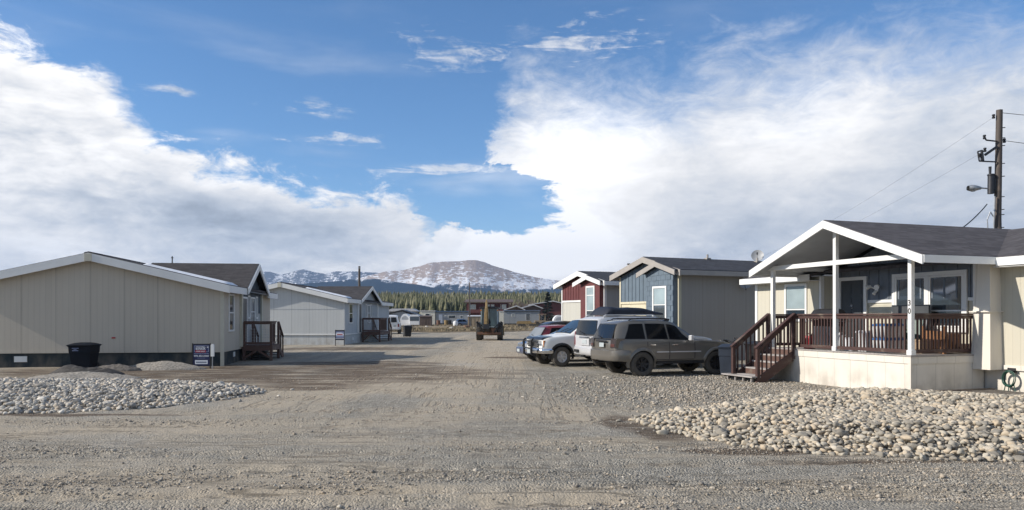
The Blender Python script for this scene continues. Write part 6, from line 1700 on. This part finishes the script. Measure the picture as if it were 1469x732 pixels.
for i, z in enumerate((5.4, 5.9, 6.1, 6.6, 7.4, 7.9, 8.6, 8.9, 9.3)): m.tube((.10 + z*.011, -.02, z), (.24 + z*.011, -.02, z+.01), .018, n=6)
m.build('step_bolt', M['dkmetal'], U)
def wire(label, a, b, sag, r=.012, name='power_line', group='overhead wires'):
    pts = []
    for i in range(25):
        t = i/24; p = Vector(a).lerp(Vector(b), t); p.z -= sag*4*t*(1-t); pts.append(tuple(p))
    m = MB(); m.path(pts, r, 5); return tag(m.build(name, M['black'], None, smooth=True), label, 'wire', group)
ux, uy = U.location.x, U.location.y
wire('upper thin overhead wire running far off to the left of the big pole', (ux-.05, uy, 9.75), (gx(1000, 110), 110, 8.2), 1.6, .0035)
wire('lower thin overhead wire running far off to the left of the big pole', (ux-.72, uy-.1, 8.25), (gx(985, 110), 110, 6.6), 1.4, .0035)
wire('thick service wire dropping from the big pole to the porch home roof', (ux-.42, uy-.1, 6.3), (gx(1362, 25.5), 25.5, 4.6), .12, .022)
wire('overhead wire leaving the top of the big pole to the right', (ux+.13, uy, 9.9), (ux+24, uy+6, 12.5), .8, .012)
wire('overhead wire leaving the middle of the big pole to the right', (ux+.32, uy, 8.8), (ux+24, uy+6, 10.2), .7, .012)
wire('slanting guy wire from the big pole down to the right', (ux+.15, uy, 8.0), (ux+2.9, uy+4, .0), 0, .010, 'guy_wire')
for lab, px, Y, top, r in (('bare dark pole rising behind the pale grey home', 515.5, 80, 382, .13), ('slim bare pole far off before the wood, left of the tractor', 673.5, 150, 405, .11)):
    t = thing('utility_pole', lab, 'utility pole', (gx(px, Y), Y, 0), 0, 'utility poles')
    m = MB(); m.tube((0, 0, -.3), (0, 0, gz(top, Y)), r*1.15, r*.85, 10); m.build('pole', M['pole'], t, smooth=True)
    m = MB(); m.tube((r*1.3, 0, 0), (r*1.2, 0, gz(top, Y)*.55), .035, n=6); m.box(-.06, .06, -r*1.3, r*1.3, gz(top, Y)-.25, gz(top, Y)-.13); m.build('conduit', M['steel'], t)

# ------------------------------------------------------------------ far row: trailers, sheds, junk
def trailer(label, px0, px1, Y, D, H, wallm, roofm, wins, endm=None, skirt=True, door=None, name='house_trailer', rz=0):
    t = thing(name, label, 'trailer', (gx(px0, Y), Y, 0), R(rz), 'trailers beyond the field')
    L = gx(px1, Y) - gx(px0, Y)
    m = MB(); m.prism([(0, .45), (D, .45), (D, H), (D/2, H+.18), (0, H)], 'x', 0.02, L); m.build('wall', M[wallm], t)
    m = MB(); m.box(-.02, .018, .0, D, .1, H); m.build('end_wall', M[endm or wallm], t)
    m = MB(); m.box(.06, L-.06, .05, D-.05, -.1, .45); m.build('skirting', M['dkmetal'], t)
    m = MB(); m.prism([(-.2, H), (D/2, H+.2), (D+.2, H), (D+.2, H+.1), (D/2, H+.32), (-.2, H+.1)], 'x', -.2, L+.2); m.build('roof', M[roofm], t)
    T = plane_y(0, -1)
    for a, b, z0, z1 in wins: window(t, T, a, b, z0, z1, (), (), .05, proud=.03)
    if door: m = MB(); m.tbox(T, door, door+.85, .5, 2.5, -.01, .03); m.build('door', M['signwhite'], t)
    return t
M['greytr'] = siding('far_grey_cladding', (.31, .33, .35), pitch=.4); M['creamtr'] = pm('far_cream_cladding', (.62, .60, .52), .7); M['redw'] = pm('far_red_wall', (.15, .055, .052), .7, var=.15); M['tanply'] = pm('tan_plywood', (.33, .26, .18), .8, var=.15); M['browndeck'] = wood('weathered_brown_boards', (.12, .085, .07))
M['snowroof'] = pm('pale_metal_roof', (.55, .55, .56), .6, var=.15)
trailer('long grey trailer with a cream end wall beyond the field, left of the tractor', 625, 671, 176, 3.4, 3.0, 'greytr', 'dkmetal', ((1.9, 2.4, 1.9, 2.3), (2.9, 4.6, 1.6, 2.35), (5.6, 6.3, 1.6, 2.2)), 'creamtr', door=.7)
e = thing('trailer_annex', 'cream boxy annex at the left end of the long grey trailer', 'annex', (gx(603, 175.5), 175.5, 0))
m = MB(); m.box(0, 3.35, 0, 3.6, -.1, 3.25); m.build('wall', M['creamtr'], e); m = MB(); m.box(-.15, 3.4, -.15, 3.7, 3.252, 3.4); m.build('roof', M['snowroof'], e); window(e, plane_y(0, -1), 1.1, 2.2, 1.9, 2.7, (), (), .06)
trailer('grey trailer with a flat dark roof, right of the tractor', 723, 774, 172, 3.4, 3.15, 'greytr', 'dkmetal', ((1.7, 2.5, 1.9, 2.7), (4.9, 5.9, 1.2, 2.7)), 'creamtr')
t = thing('cream_shed', 'pale cream shed just right of the tractor, against the grey trailer', 'shed', (gx(716, 168), 168, 0)); m = MB(); m.box(0, 1.0, 0, 2, -.1, 3.1); m.build('wall', M['creamtr'], t); m = MB(); m.box(-.1, 1.1, -.1, 2.1, 3.1, 3.22); m.build('roof', M['snowroof'], t)
# red two storey house
RH = thing('red_house', 'dark red two storey house with balcony behind the tractor', 'house', (gx(669, 215), 215, 0), 0)
w = gx(734, 215) - gx(669, 215)
m = MB(); m.box(0, w*.93, 1.6, 9, -.1, 5.9); m.build('wall', M['redw'], RH)
m = MB(); m.prism([(-.5, 5.9), (10, 6.9), (10, 7.1), (-.5, 6.15)], 'x', -.6, w+.5); m.build('roof', M['browndeck'], RH)
m = MB(); m.box(0, w, 0, 1.59, 3.0, 3.15); m.box(0, w, -.02, .02, 3.15, 4.0); m.build('balcony', M['redw'], RH)
for x in (.1, w*.28, w*.52, w*.76, w-.2): m = MB(); m.box(x, x+.2, 0, .2, -.1, 5.95); m.build('post', M['redb'], RH)
for a, b in ((.8, 2.6), (5.6, 7.8), (9.5, 11.2)): window(RH, plane_y(1.6, -1), a, b, 4.1, 5.5, (), (), .08)
window(RH, plane_y(1.6, -1), 2.4, 4.6, .9, 2.4, (), (), .08)
# cabins with layered roofs on the right
for i, (lab, px0, px1, Y, H, rm, wm) in enumerate((('brown cabin with a pale low roof just left of the spruce', 747, 776, 205, 4.6, 'snowroof', 'browndeck'), ('long brown cabin with a rusty roof behind the spruce', 762, 812, 225, 6.0, 'snowroof', 'redw'), ('low brown cabin with a pale roof behind the right trailer', 726, 750, 200, 4.2, 'snowroof', 'browndeck'))):
    t = thing('cabin', lab, 'cabin', (gx(px0, Y), Y, 0), 0, 'cabins in front of the wood'); L = gx(px1, Y) - gx(px0, Y)
    m = MB(); m.prism([(0, -.1), (L, -.1), (L, H-.5), (L*.62, H+.3), (0, H-.5)], 'y', 0, 7); m.build('wall', M[wm], t)
    m = MB(); m.prism([(-.6, H-.6), (L*.62, H+.45), (L+.6, H-.55), (L+.6, H-.3), (L*.62, H+.75), (-.6, H-.35)], 'y', -.8, 7.8); m.build('roof', M[rm], t)
    window(t, plane_y(0, -1), L*.2, L*.4, 1.2, 2.4, (), (), .08); window(t, plane_y(0, -1), L*.6, L*.8, 1.2, 2.4, (), (), .08)
# dark roofed shed, arched white shelter, white camper
t = thing('grey_shed', 'grey shed with a dark gabled roof behind the white van', 'shed', (gx(558, 160), 160, 0)); 
m = MB(); m.prism([(0, -.1), (4.6, -.1), (4.6, 2.3), (2.8, 3.1), (0, 2.5)], 'y', 0, 6); m.build('wall', M['greytr'], t)
m = MB(); m.prism([(-.3, 2.5), (2.8, 3.2), (6.6, 2.0), (6.6, 2.2), (2.8, 3.45), (-.3, 2.72)], 'y', -.3, 6.3); m.build('roof', M['dkmetal'], t)
t = thing('metal_barn', 'pale roofed long barn behind the grey shed on the far left', 'barn', (gx(556, 190), 190, 0)); m = MB(); m.box(0, 7, 0, 5, -.1, 3.3); m.build('wall', M['greytr'], t); m = MB(); m.prism([(-.4, 3.3), (7.6, 3.3), (6.2, 4.0), (1.0, 4.0)], 'y', -.3, 5.3); m.build('roof', M['snowroof'], t)
M['tarp'] = pm('white_tarpaulin', (.74, .75, .76), .6, var=.06)
def arch(label, px0, px1, Y, H, D, dark=False):
    t = thing('arched_shelter', label, 'shelter', (gx((px0+px1)/2, Y), Y, 0), 0, 'white arched shelters'); w = (gx(px1, Y) - gx(px0, Y))/2
    P = [(w*math.cos(a), H*.45 + H*.55*math.sin(a)) for a in [i*math.pi/14 for i in range(15)]]; P = [(w, -.1)] + P + [(-w, -.1)]
    m = MB(); m.prism(P, 'y', 0, D); m.build('cover', M['tarp'], t)
    m = MB(); m.prism([(w*.7*math.cos(a), H*.55 + H*.28*math.sin(a)) for a in [i*math.pi/10 for i in range(11)]], 'y', -.03, -.001); m.build('end_panel', M['soffit'], t)
arch('white arched shelter beside the dark banded camper beyond the white van', 574, 588, 152, 2.55, 5); arch('low white arched shelter at the left edge of the barn red home', 794, 812, 150, 2.3, 5)
t = thing('camper_trailer', 'white camper with a dark window band right of the arched shelter', 'camper', (gx(587.5, 150), 150, 0)); L = gx(601.5, 150) - gx(587.5, 150)
m = MB(); m.prism([(0, .35), (L, .35), (L, 2.0), (L*.9, 2.35), (.1, 2.35), (0, 2.0)], 'y', 0, 2.2); m.build('body', M['tarp'], t, bevel=.05)
m = MB(); m.box(.05, L-.05, -.02, -.001, 1.15, 2.0); m.build('window_band', M['navyb'], t)
m = MB()
for x in (L*.3, L*.75): m.lathe([(0, -.1), (.3, -.1), (.32, 0), (.3, .1), (0, .1)], 16, 'y', (x, .15, .32))
m.build('wheel', M['rubber'], t)
def shed(label, px0, px1, Y, H, D, mat, rm):
    t = thing('wooden_shed', label, 'shed', (gx(px0, Y), Y, 0), 0, 'wooden sheds beyond the field'); L = gx(px1, Y) - gx(px0, Y)
    m = MB(); m.box(0, L, 0, D, -.1, H); m.build('wall', M[mat], t); m = MB(); m.prism([(-.12, H), (D+.12, H+.18), (D+.12, H+.26), (-.12, H+.08)], 'x', -.12, L+.12); m.build('roof', M[rm], t)
    m = MB(); m.box(L*.30, L*.55, -.03, -.001, .05, H*.8); m.build('door', M[mat], t)
    m = MB()
    for i in range(1, 4): m.box(L*i/4-.03, L*i/4+.03, -.03, -.001, 0, H)
    m.build('batten', M[mat], t)
shed('weathered brown board shed beside the camper', 602, 618.5, 145, 1.95, 2, 'browndeck', 'browndeck'); shed('tan plywood shed left of the tractor', 671, 690, 150, 2.0, 2.4, 'tanply', 'snowroof')
# small blue car, tank, barrel, flatbed, loader, boulders
t = copy_tree(RD); tag(t, 'small blue car parked before the long grey trailer', 'car', 'vehicles beyond the field'); M['bluecar'] = pm('faded_blue_car_paint', (.06, .12, .24), .4, var=.06, bump=0, dust=.4); recol(t, 'redcar', 'bluecar'); set_pose(t, gx(659, 152), 152, 8)
t = thing('propane_tank', 'white rounded propane tank left of the small blue car', 'tank', (gx(653.5, 149), 149, 0)); m = MB(); m.lathe([(0, 0), (.35, .02), (.48, .25), (.48, .85), (.35, 1.1), (0, 1.18)], 18); m.build('tank', M['tarp'], t, smooth=True); m = MB(); m.tube((0, 0, 1.15), (0, 0, 1.3), .12, n=10); m.build('valve', M['steel'], t)
t = thing('oil_drum', 'rusty brown drum lying in the dry field left of the tractor', 'drum', (gx(670, 118), 118, .3), R(35)); m = MB(); m.lathe([(0, -.45), (.3, -.45), (.31, -.43), (.3, -.15), (.315, -.14), (.3, -.12), (.3, .15), (.315, .16), (.3, .18), (.31, .43), (.3, .45), (0, .45)], 18, 'x'); m.build('drum', M['rust'], t, smooth=True)
for lab, px, m_ in (('pale yellow upright drum against the long grey trailer', 640, 'yellow'), ('black upright drum against the long grey trailer', 645, 'black'), ('rust brown upright drum near the cream end of the long grey trailer', 629, 'rust')):
    t = thing('oil_drum', lab, 'drum', (gx(px, 168), 168, 0), 0, 'upright drums by the trailer'); m = MB(); m.lathe([(0, 0), (.42, 0), (.43, .02), (.42, .4), (.44, .42), (.42, .44), (.42, .8), (.44, .82), (.42, .84), (.43, 1.2), (.4, 1.22), (0, 1.2)], 16); m.build('drum', M[m_], t, smooth=True, angle=40)
FB = thing('flatbed_trailer', 'faded yellow flatbed trailer on dark wheels right of the tractor', 'trailer', (gx(741, 130), 130, 0)); L = gx(769, 130) - gx(741, 130)
m = MB(); m.box(0, L, 0, 2.2, .75, .95); m.prism([(0, .95), (L*.8, .95), (L*.7, 1.25), (.2, 1.2)], 'y', .1, 2.1); m.build('bed', M['yellow'], FB)
for x in (L*.18, L*.36, L*.78):
    for y in (.1, 2.1): m = MB(); m.lathe([(0, -.13), (.36, -.13), (.4, -.08), (.4, .08), (.36, .13), (0, .13)], 18, 'y', (x, y, .4)); m.build('wheel', M['rubber'], FB)
LD = thing('wheel_loader', 'old tan loader with an open cab behind the flatbed trailer', 'loader', (gx(767, 138), 138, 0))
m = MB(); m.box(0, 2.0, 0, 1.6, .6, 1.3); m.build('body', M['tanply'], LD); m = MB()
for x in (.9, 1.9):
    for y in (.1, 1.5): m.box(x-.05, x+.05, y-.05, y+.05, 1.3, 2.35)
m.box(.7, 2.1, -.05, 1.65, 2.352, 2.45); m.build('cab_frame', M['tanply'], LD)
for x in (.35, 1.6):
    for y in (-.1, 1.7): m = MB(); m.lathe([(0, -.18), (.5, -.18), (.55, -.1), (.55, .1), (.5, .18), (0, .18)], 18, 'y', (x, y, .55)); m.build('wheel', M['rubber'], LD)
t = thing('plywood_crate', 'tan plywood crate seen over the roof of the red hatchback', 'crate', (gx(784, 95), 95, 0)); m = MB(); m.box(0, 1.25, 0, 1.2, 0, 1.4); m.build('box', M['tanply'], t); m = MB(); m.box(-.03, .08, -.03, -.001, 0, 1.43); m.box(1.17, 1.28, -.03, -.001, 0, 1.43); m.box(.08, 1.17, -.03, -.001, 1.32, 1.43); m.build('batten', M['tanply'], t)
for i, (px, Y, s) in enumerate(((647, 108, .34), (668, 104, .28), (656, 112, .26), (680, 107, .30), (612, 135, .3), (690, 116, .25))):
    me = bpy.data.meshes.new('boulder'); me.from_pydata((VAR_HI[i]*s).tolist(), [], I2f.tolist()); me.shade_smooth(); me.materials.append(GREYR); o = bpy.data.objects.new('boulder', me); COL.objects.link(o); o.location = (gx(px, Y), Y, .08 + s*.4); tag(o, 'pale boulder lying in the dry field left of the tractor', 'boulder', 'pale boulders in the field')

# ------------------------------------------------------------------ spruce and bare trees
M['bark'] = pm('bark', (.11, .085, .07), .9, var=.3, scale=8, bump=.6, bscale=20)
SPM = wood_mat(); SPM.name = 'blue_spruce_needles'
for n_ in SPM.node_tree.nodes:
    if n_.type == 'VALTORGB':
        for e_, c_ in zip(n_.color_ramp.elements, ((.018, .028, .028), (.035, .05, .05), (.055, .07, .066), (.08, .095, .09))): e_.color = (*c_, 1)
def spruce(label, px, Y, Ht, Rb, seed):
    t = thing('spruce_tree', label, 'tree', (gx(px, Y), Y, 0)); rs = np.random.default_rng(seed)
    m = MB(); m.tube((0, 0, -.2), (0, 0, Ht), .16, .02, 8); m.build('trunk', M['bark'], t, smooth=True)
    V = []; F = []; T = []
    for i in range(260):
        f = rs.uniform(0, 1)**1.1; z = .5 + f*(Ht-.6); L = Rb*(1-f)**.8 * rs.uniform(.65, 1.12) + .12; a = rs.uniform(0, 6.28); tip = Vector((math.cos(a)*L, math.sin(a)*L, z - .12*L + .25*(f)))
        b0 = Vector((0, 0, z)); d = (tip-b0); sd = Vector((-math.sin(a), math.cos(a), 0)); tn = rs.uniform()
        for k in range(14):
            q = rs.uniform(.15, 1); c = b0 + d*q + sd*rs.normal(0, .14*L*(1.1-q)) ; w = rs.uniform(.06, .14); l = rs.uniform(.15, .34)
            dr = (d.normalized() + sd*rs.uniform(-.9, .9) + Vector((0, 0, rs.uniform(-.5, .25)))).normalized(); s2 = dr.cross(Vector(rs.normal(0, 1, 3))).normalized()*w
            o = len(V); V += [tuple(c-s2), tuple(c+s2), tuple(c+dr*l)]; F.append((o, o+1, o+2)); T += [tn]*3
    o = np_mesh('crown', V, F, SPM, smooth=False, tint=T); o.parent = t
spruce('dark blue green spruce standing alone left of the barn red home', 786, 165, 7.1, 1.75, 4)
M['twig'] = pm('grey_brown_twigs', (.20, .16, .14), .9, var=.2)
def bare(label, px, Y, Ht, seed):
    t = thing('bare_tree', label, 'tree', (gx(px, Y), Y, float(ground_h(0, Y))), 0, 'bare trees before the wood'); rs = random.Random(seed); m = MB(); tk = MB()
    def grow(p, d, L, r, lv):
        q = p + d*L; (tk if lv == 0 else m).tube(p, q, max(r, .028), max(r*.65, .024), 5)
        if lv >= 4: return
        for _ in range(4 if lv < 3 else 5):
            nd_ = (d + Vector((rs.uniform(-1, 1), rs.uniform(-1, 1), rs.uniform(-.2, .7)))*.75).normalized(); grow(p + d*L*rs.uniform(.55, 1), nd_, L*rs.uniform(.55, .78), r*.55, lv+1)
    grow(Vector((0, 0, -.1)), Vector((rs.uniform(-.1, .1), 0, 1)).normalized(), Ht*.36, .17, 0)
    tk.build('trunk', M['bark'], t); m.build('branches', M['twig'], t)
for i, (lab, px, Y, Ht) in enumerate((('leafless tree just right of the tractor boom', 716, 235, 8.2), ('leafless tree right of the tractor above the trailer roof', 729, 240, 9.2), ('leafless tree midway between tractor and spruce', 744, 238, 8.4), ('leafless tree just left of the spruce', 762, 245, 7.8), ('leafless tree on the left before the wood, above the camper', 607, 240, 5.2), ('leafless tree standing behind the red house roof', 698, 244, 8.8), ('leafless tree between the trailer and the brown cabins', 753, 236, 9.0))): bare(lab, px, Y, Ht, 20+i)

# ------------------------------------------------------------------ air
hz = MB(); hz.box(-6500, 6500, -1100, 8900, -30, 760)
HM = bpy.data.materials.new('thin_air'); HM.use_nodes = True; nt = HM.node_tree; nt.nodes.clear()
ou = nt.nodes.new('ShaderNodeOutputMaterial'); pv = nt.nodes.new('ShaderNodeVolumePrincipled'); nt.links.new(pv.outputs[0], ou.inputs['Volume'])
pv.inputs['Color'].default_value = (.45, .66, 1, 1); pv.inputs['Density'].default_value = HAZE = 7e-5
pv.inputs['Anisotropy'].default_value = .1
hb_ = hz.build('haze', HM); tag(hb_, kind='stuff'); hb_.display_type = 'WIRE'

# ------------------------------------------------------------------ sun, sky, camera
SUN_EL, SUN_B = 29.0, 10.5
S_ = Vector((-math.cos(R(SUN_EL))*math.cos(R(SUN_B)), -math.cos(R(SUN_EL))*math.sin(R(SUN_B)), math.sin(R(SUN_EL))))
li = bpy.data.lights.new('sun', 'SUN'); li.energy = 4.6; li.angle = R(.5); li.color = (1, .93, .83)
lo = bpy.data.objects.new('sun', li); COL.objects.link(lo); lo.rotation_euler = (-S_).to_track_quat('-Z', 'Y').to_euler(); lo.location = (-60, -20, 60)
W_ = bpy.data.worlds.new('World'); scn.world = W_; W_.use_nodes = True; nt = W_.node_tree; nt.nodes.clear()
out = nt.nodes.new('ShaderNodeOutputWorld'); bg = nt.nodes.new('ShaderNodeBackground'); nt.links.new(bg.outputs[0], out.inputs[0])
BG = .125; bg.inputs['Strength'].default_value = BG
sky = nt.nodes.new('ShaderNodeTexSky'); sky.sky_type = 'NISHITA'; sky.sun_disc = False; sky.sun_elevation = R(SUN_EL); sky.sun_rotation = math.atan2(S_.x, S_.y)
hsv = nt.nodes.new('ShaderNodeHueSaturation'); hsv.inputs['Saturation'].default_value = 1.14; hsv.inputs['Value'].default_value = 1.06; nt.links.new(sky.outputs[0], hsv.inputs['Color'])
sky.altitude = 1500; sky.air_density = 1.0; sky.dust_density = .2; sky.ozone_density = 3.5
tc = nt.nodes.new('ShaderNodeTexCoord'); nv = nt.nodes.new('ShaderNodeVectorMath'); nv.operation = 'NORMALIZE'; nt.links.new(tc.outputs['Generated'], nv.inputs[0])
sp = nt.nodes.new('ShaderNodeSeparateXYZ'); nt.links.new(nv.outputs[0], sp.inputs[0])
mm = lambda op, a, b=None, c=None, clamp=False: mathn(nt, op, a, b, c, clamp)
az = mm('ARCTAN2', sp.outputs[0], sp.outputs[1]); el = mm('ARCSINE', sp.outputs[2])
def ae(px, py):
    a = math.atan((px-734.5)/F_PX); return a, math.atan((HORIZON-py)/F_PX*math.cos(a))
AZL = .75
def curve(pts):
    """elevation of a cloud edge as a function of azimuth"""
    n = nt.nodes.new('ShaderNodeFloatCurve'); t = mm('DIVIDE', mm('ADD', azw, AZL), 2*AZL, clamp=True); nt.links.new(t, n.inputs['Value'])
    cv = n.mapping.curves[0]; P = sorted([((ae(*p)[0]+AZL)/(2*AZL), ae(*p)[1] + .2) for p in pts])
    while len(cv.points) < len(P): cv.points.new(.5, .5)
    for q, p in zip(cv.points, P): q.location = p; q.handle_type = 'VECTOR'
    n.mapping.update(); return mm('SUBTRACT', n.outputs[0], .2)
def comb(x, y, z=0):
    n = nt.nodes.new('ShaderNodeCombineXYZ')
    for i, v in enumerate((x, y, z)):
        if isinstance(v, (int, float)): n.inputs[i].default_value = v
        else: nt.links.new(v, n.inputs[i])
    return n.outputs[0]
def nz(sx, sy, off, detail=9, rough=.58, dist=0):
    n = nt.nodes.new('ShaderNodeTexNoise'); n.inputs['Scale'].default_value = 1; n.inputs['Detail'].default_value = detail; n.inputs['Roughness'].default_value = rough; n.inputs['Distortion'].default_value = dist
    nt.links.new(comb(mm('ADD', mm('MULTIPLY', az, sx), off), mm('MULTIPLY', el, sy), off*.7), n.inputs['Vector']); return n.outputs[0]
nA = nz(5, 10, 3.1, 10, .6, .5); nB = nz(15, 30, 9.2, 9, .66, .8); nE = nz(13, 75, 4.4, 9, .62, .9); nF = nz(34, 62, 2.6, 8, .64, .5); nC = nz(3, 14, 5.5, 9, .55, .3); nD = nz(9, 26, 1.7, 9, .6, .6)
fray = mm('ADD', mm('MULTIPLY', mm('SUBTRACT', nA, .5), .16), mm('ADD', mm('MULTIPLY', mm('SUBTRACT', nB, .5), .15), mm('MULTIPLY', mm('SUBTRACT', nF, .5), .06)))
warpA = mm('ADD', mm('MULTIPLY', mm('SUBTRACT', nA, .5), .16), mm('MULTIPLY', mm('SUBTRACT', nB, .5), .07)); nG = nz(7, 13, 12.3, 9, .66, .3); nH = nz(22, 40, 15.1, 8, .66, .3)
warpE = mm('ADD', mm('MULTIPLY', mm('SUBTRACT', nG, .5), .10), mm('MULTIPLY', mm('SUBTRACT', nH, .5), .05))
azw = mm('ADD', az, warpA); elw = mm('ADD', el, warpE)
def gauss(px, py, rx, ry, w=False):
    a, e = ae(px, py); dx = mm('DIVIDE', mm('SUBTRACT', azw if w else az, a), rx/F_PX); dy = mm('DIVIDE', mm('SUBTRACT', elw if w else el, e), ry/F_PX)
    return mm('EXPONENT', mm('MULTIPLY', mm('ADD', mm('MULTIPLY', dx, dx), mm('MULTIPLY', dy, dy)), -1))
eL = curve([(-60,10),(0,18),(70,55),(150,100),(190,150),(225,195),(330,222),(430,232),(520,250),(580,275),(620,318),(660,345),(740,338),(800,330),(900,430),(1520,455)])
eR = curve([(-60,470),(600,470),(640,300),(690,215),(706,150),(735,95),(800,85),(900,100),(985,92),(1030,62),(1100,50),(1250,22),(1400,10),(1530,-10)])
dL = mm('ADD', mm('SUBTRACT', eL, el), fray); dR = mm('ADD', mm('SUBTRACT', eR, el), fray)
aL = sstep(nt, dL, -.008, .034); aR = mm('ADD', mm('MULTIPLY', sstep(nt, dR, -.012, .055), sstep(nt, el, .26, .18)), mm('MULTIPLY', mm('MULTIPLY', sstep(nt, dR, -.03, .14), mm('ADD', .70, mm('MULTIPLY', nD, .5), None, True)), sstep(nt, el, .18, .26)))
hole = mm('ADD', gauss(735, 300, 92, 40, True), mm('ADD', gauss(655, 285, 60, 36, True), gauss(710, 268, 72, 22, True)))
hole = sstep(nt, mm('SUBTRACT', hole, mm('MULTIPLY', fray, 3.0)), .34, .56)
alpha = mm('MULTIPLY', mm('MAXIMUM', aL, aR), mm('SUBTRACT', 1, hole))
# small separate clouds and wisps
wisp = mm('MAXIMUM', mm('MULTIPLY', gauss(480, 200, 78, 11), 1.0), mm('MAXIMUM', mm('MULTIPLY', gauss(650, 244, 110, 8), 1.1), mm('MULTIPLY', gauss(450, 155, 80, 14), .55)))
wisp = mm('MAXIMUM', wisp, mm('MAXIMUM', mm('MULTIPLY', gauss(240, 128, 55, 9), 1.0), mm('MULTIPLY', gauss(660, 70, 120, 40), .62)))
wisp = mm('MAXIMUM', wisp, mm('MULTIPLY', gauss(830, 60, 150, 40), .6))
wa = mm('MULTIPLY', mm('MULTIPLY', sstep(nt, mm('ADD', wisp, mm('ADD', mm('MULTIPLY', mm('SUBTRACT', nE, .5), 2.6), mm('MULTIPLY', mm('SUBTRACT', nF, .5), 1.2))), .42, 1.15), sstep(nt, wisp, .08, .45)), .72)
cirr = mm('MULTIPLY', sstep(nt, nC, .50, .78), mm('MULTIPLY', sstep(nt, el, .46, .15), .34))
alpha = mm('MAXIMUM', mm('MAXIMUM', alpha, wa), cirr)
# unseen sky behind the camera: dimmer broken cloud added as neutral white fill
front = sstep(nt, mm('ABSOLUTE', az), .95, .72)
back = mm('MULTIPLY', sstep(nt, nz(1.6, 4, 7.7, 8, .6, .3), .40, .56), .85)
alpha = mm('ADD', mm('MULTIPLY', alpha, front), mm('MULTIPLY', back, mm('SUBTRACT', 1, front)))
alpha = mm('MULTIPLY', alpha, sstep(nt, el, -.02, .0))
# brightness of the cloud: white crowns, grey bases
core = mm('ADD', mm('ADD', mm('MULTIPLY', gauss(840, 215, 110, 80), .55), mm('MULTIPLY', gauss(780, 350, 85, 48), .75)), mm('MULTIPLY', gauss(1150, 190, 120, 60), .35))
core = mm('ADD', core, mm('ADD', mm('MULTIPLY', gauss(60, 150, 150, 95), .22), mm('MULTIPLY', gauss(400, 262, 160, 22), .22)))
core = mm('ADD', core, mm('ADD', mm('MULTIPLY', gauss(60, 350, 130, 20), .25), mm('MULTIPLY', gauss(740, 362, 170, 34), .40)))
tex = mm('ADD', mm('MULTIPLY', mm('SUBTRACT', nC, .5), 1.1), mm('ADD', mm('MULTIPLY', mm('SUBTRACT', nD, .5), .8), mm('ADD', mm('MULTIPLY', mm('SUBTRACT', nF, .5), .55), mm('MULTIPLY', mm('SUBTRACT', nB, .5), .5))))
edge = sstep(nt, mm('MINIMUM', mm('ABSOLUTE', dL), mm('ABSOLUTE', dR)), .09, .0)
lowg = mm('ADD', mm('MULTIPLY', gauss(1330, 350, 300, 100), .11), mm('MULTIPLY', gauss(330, 325, 330, 36), .15))
rip = mm('MULTIPLY', mm('SUBTRACT', nz(26, 62, 8.8, 5, .5, .2), .5), mm('MULTIPLY', gauss(90, 200, 230, 130), .55))
vb = mm('ADD', mm('ADD', mm('ADD', .74, rip), core), mm('ADD', mm('MULTIPLY', tex, mm('SUBTRACT', .66, mm('MULTIPLY', sstep(nt, az, -.1, .1), .22))), mm('MULTIPLY', edge, .12)))
vb = mm('SUBTRACT', vb, lowg)
vb = mm('MINIMUM', mm('MAXIMUM', vb, .42), 1.12)
vb = mm('MULTIPLY', vb, mm('ADD', .62, mm('MULTIPLY', front, .38)))
CL = 1.0 / BG
warm = mixc(nt, sstep(nt, vb, .45, .95), (.80, .88, 1.0), (1.0, .985, .97))
cs = nt.nodes.new('ShaderNodeVectorMath'); cs.operation = 'SCALE'; nt.links.new(warm, cs.inputs[0]); nt.links.new(mm('MULTIPLY', vb, CL), cs.inputs['Scale'])
nt.links.new(mixc(nt, alpha, hsv.outputs[0], cs.outputs[0]), bg.inputs['Color'])

cam = bpy.data.cameras.new('camera'); co = bpy.data.objects.new('camera', cam); COL.objects.link(co)
co.location = (0, 0, CAM_H); co.rotation_euler = (math.pi/2, 0, 0)
cam.sensor_width = 36; cam.lens = 36*F_PX/1469; cam.shift_y = (HORIZON-366)/1469; cam.clip_start = .1; cam.clip_end = 30000
scn.camera = co
scn.view_settings.view_transform = 'Standard'; scn.view_settings.look = 'None'; scn.view_settings.exposure = .24; scn.view_settings.gamma = 1; scn.view_settings.use_curve_mapping = False
scn.render.engine = 'CYCLES'
scn.cycles.use_denoising = True; scn.cycles.max_bounces = 6; scn.cycles.volume_bounces = 0; scn.cycles.use_fast_gi = False
scn.cycles.sample_clamp_indirect = 6
scn.render.film_transparent = False
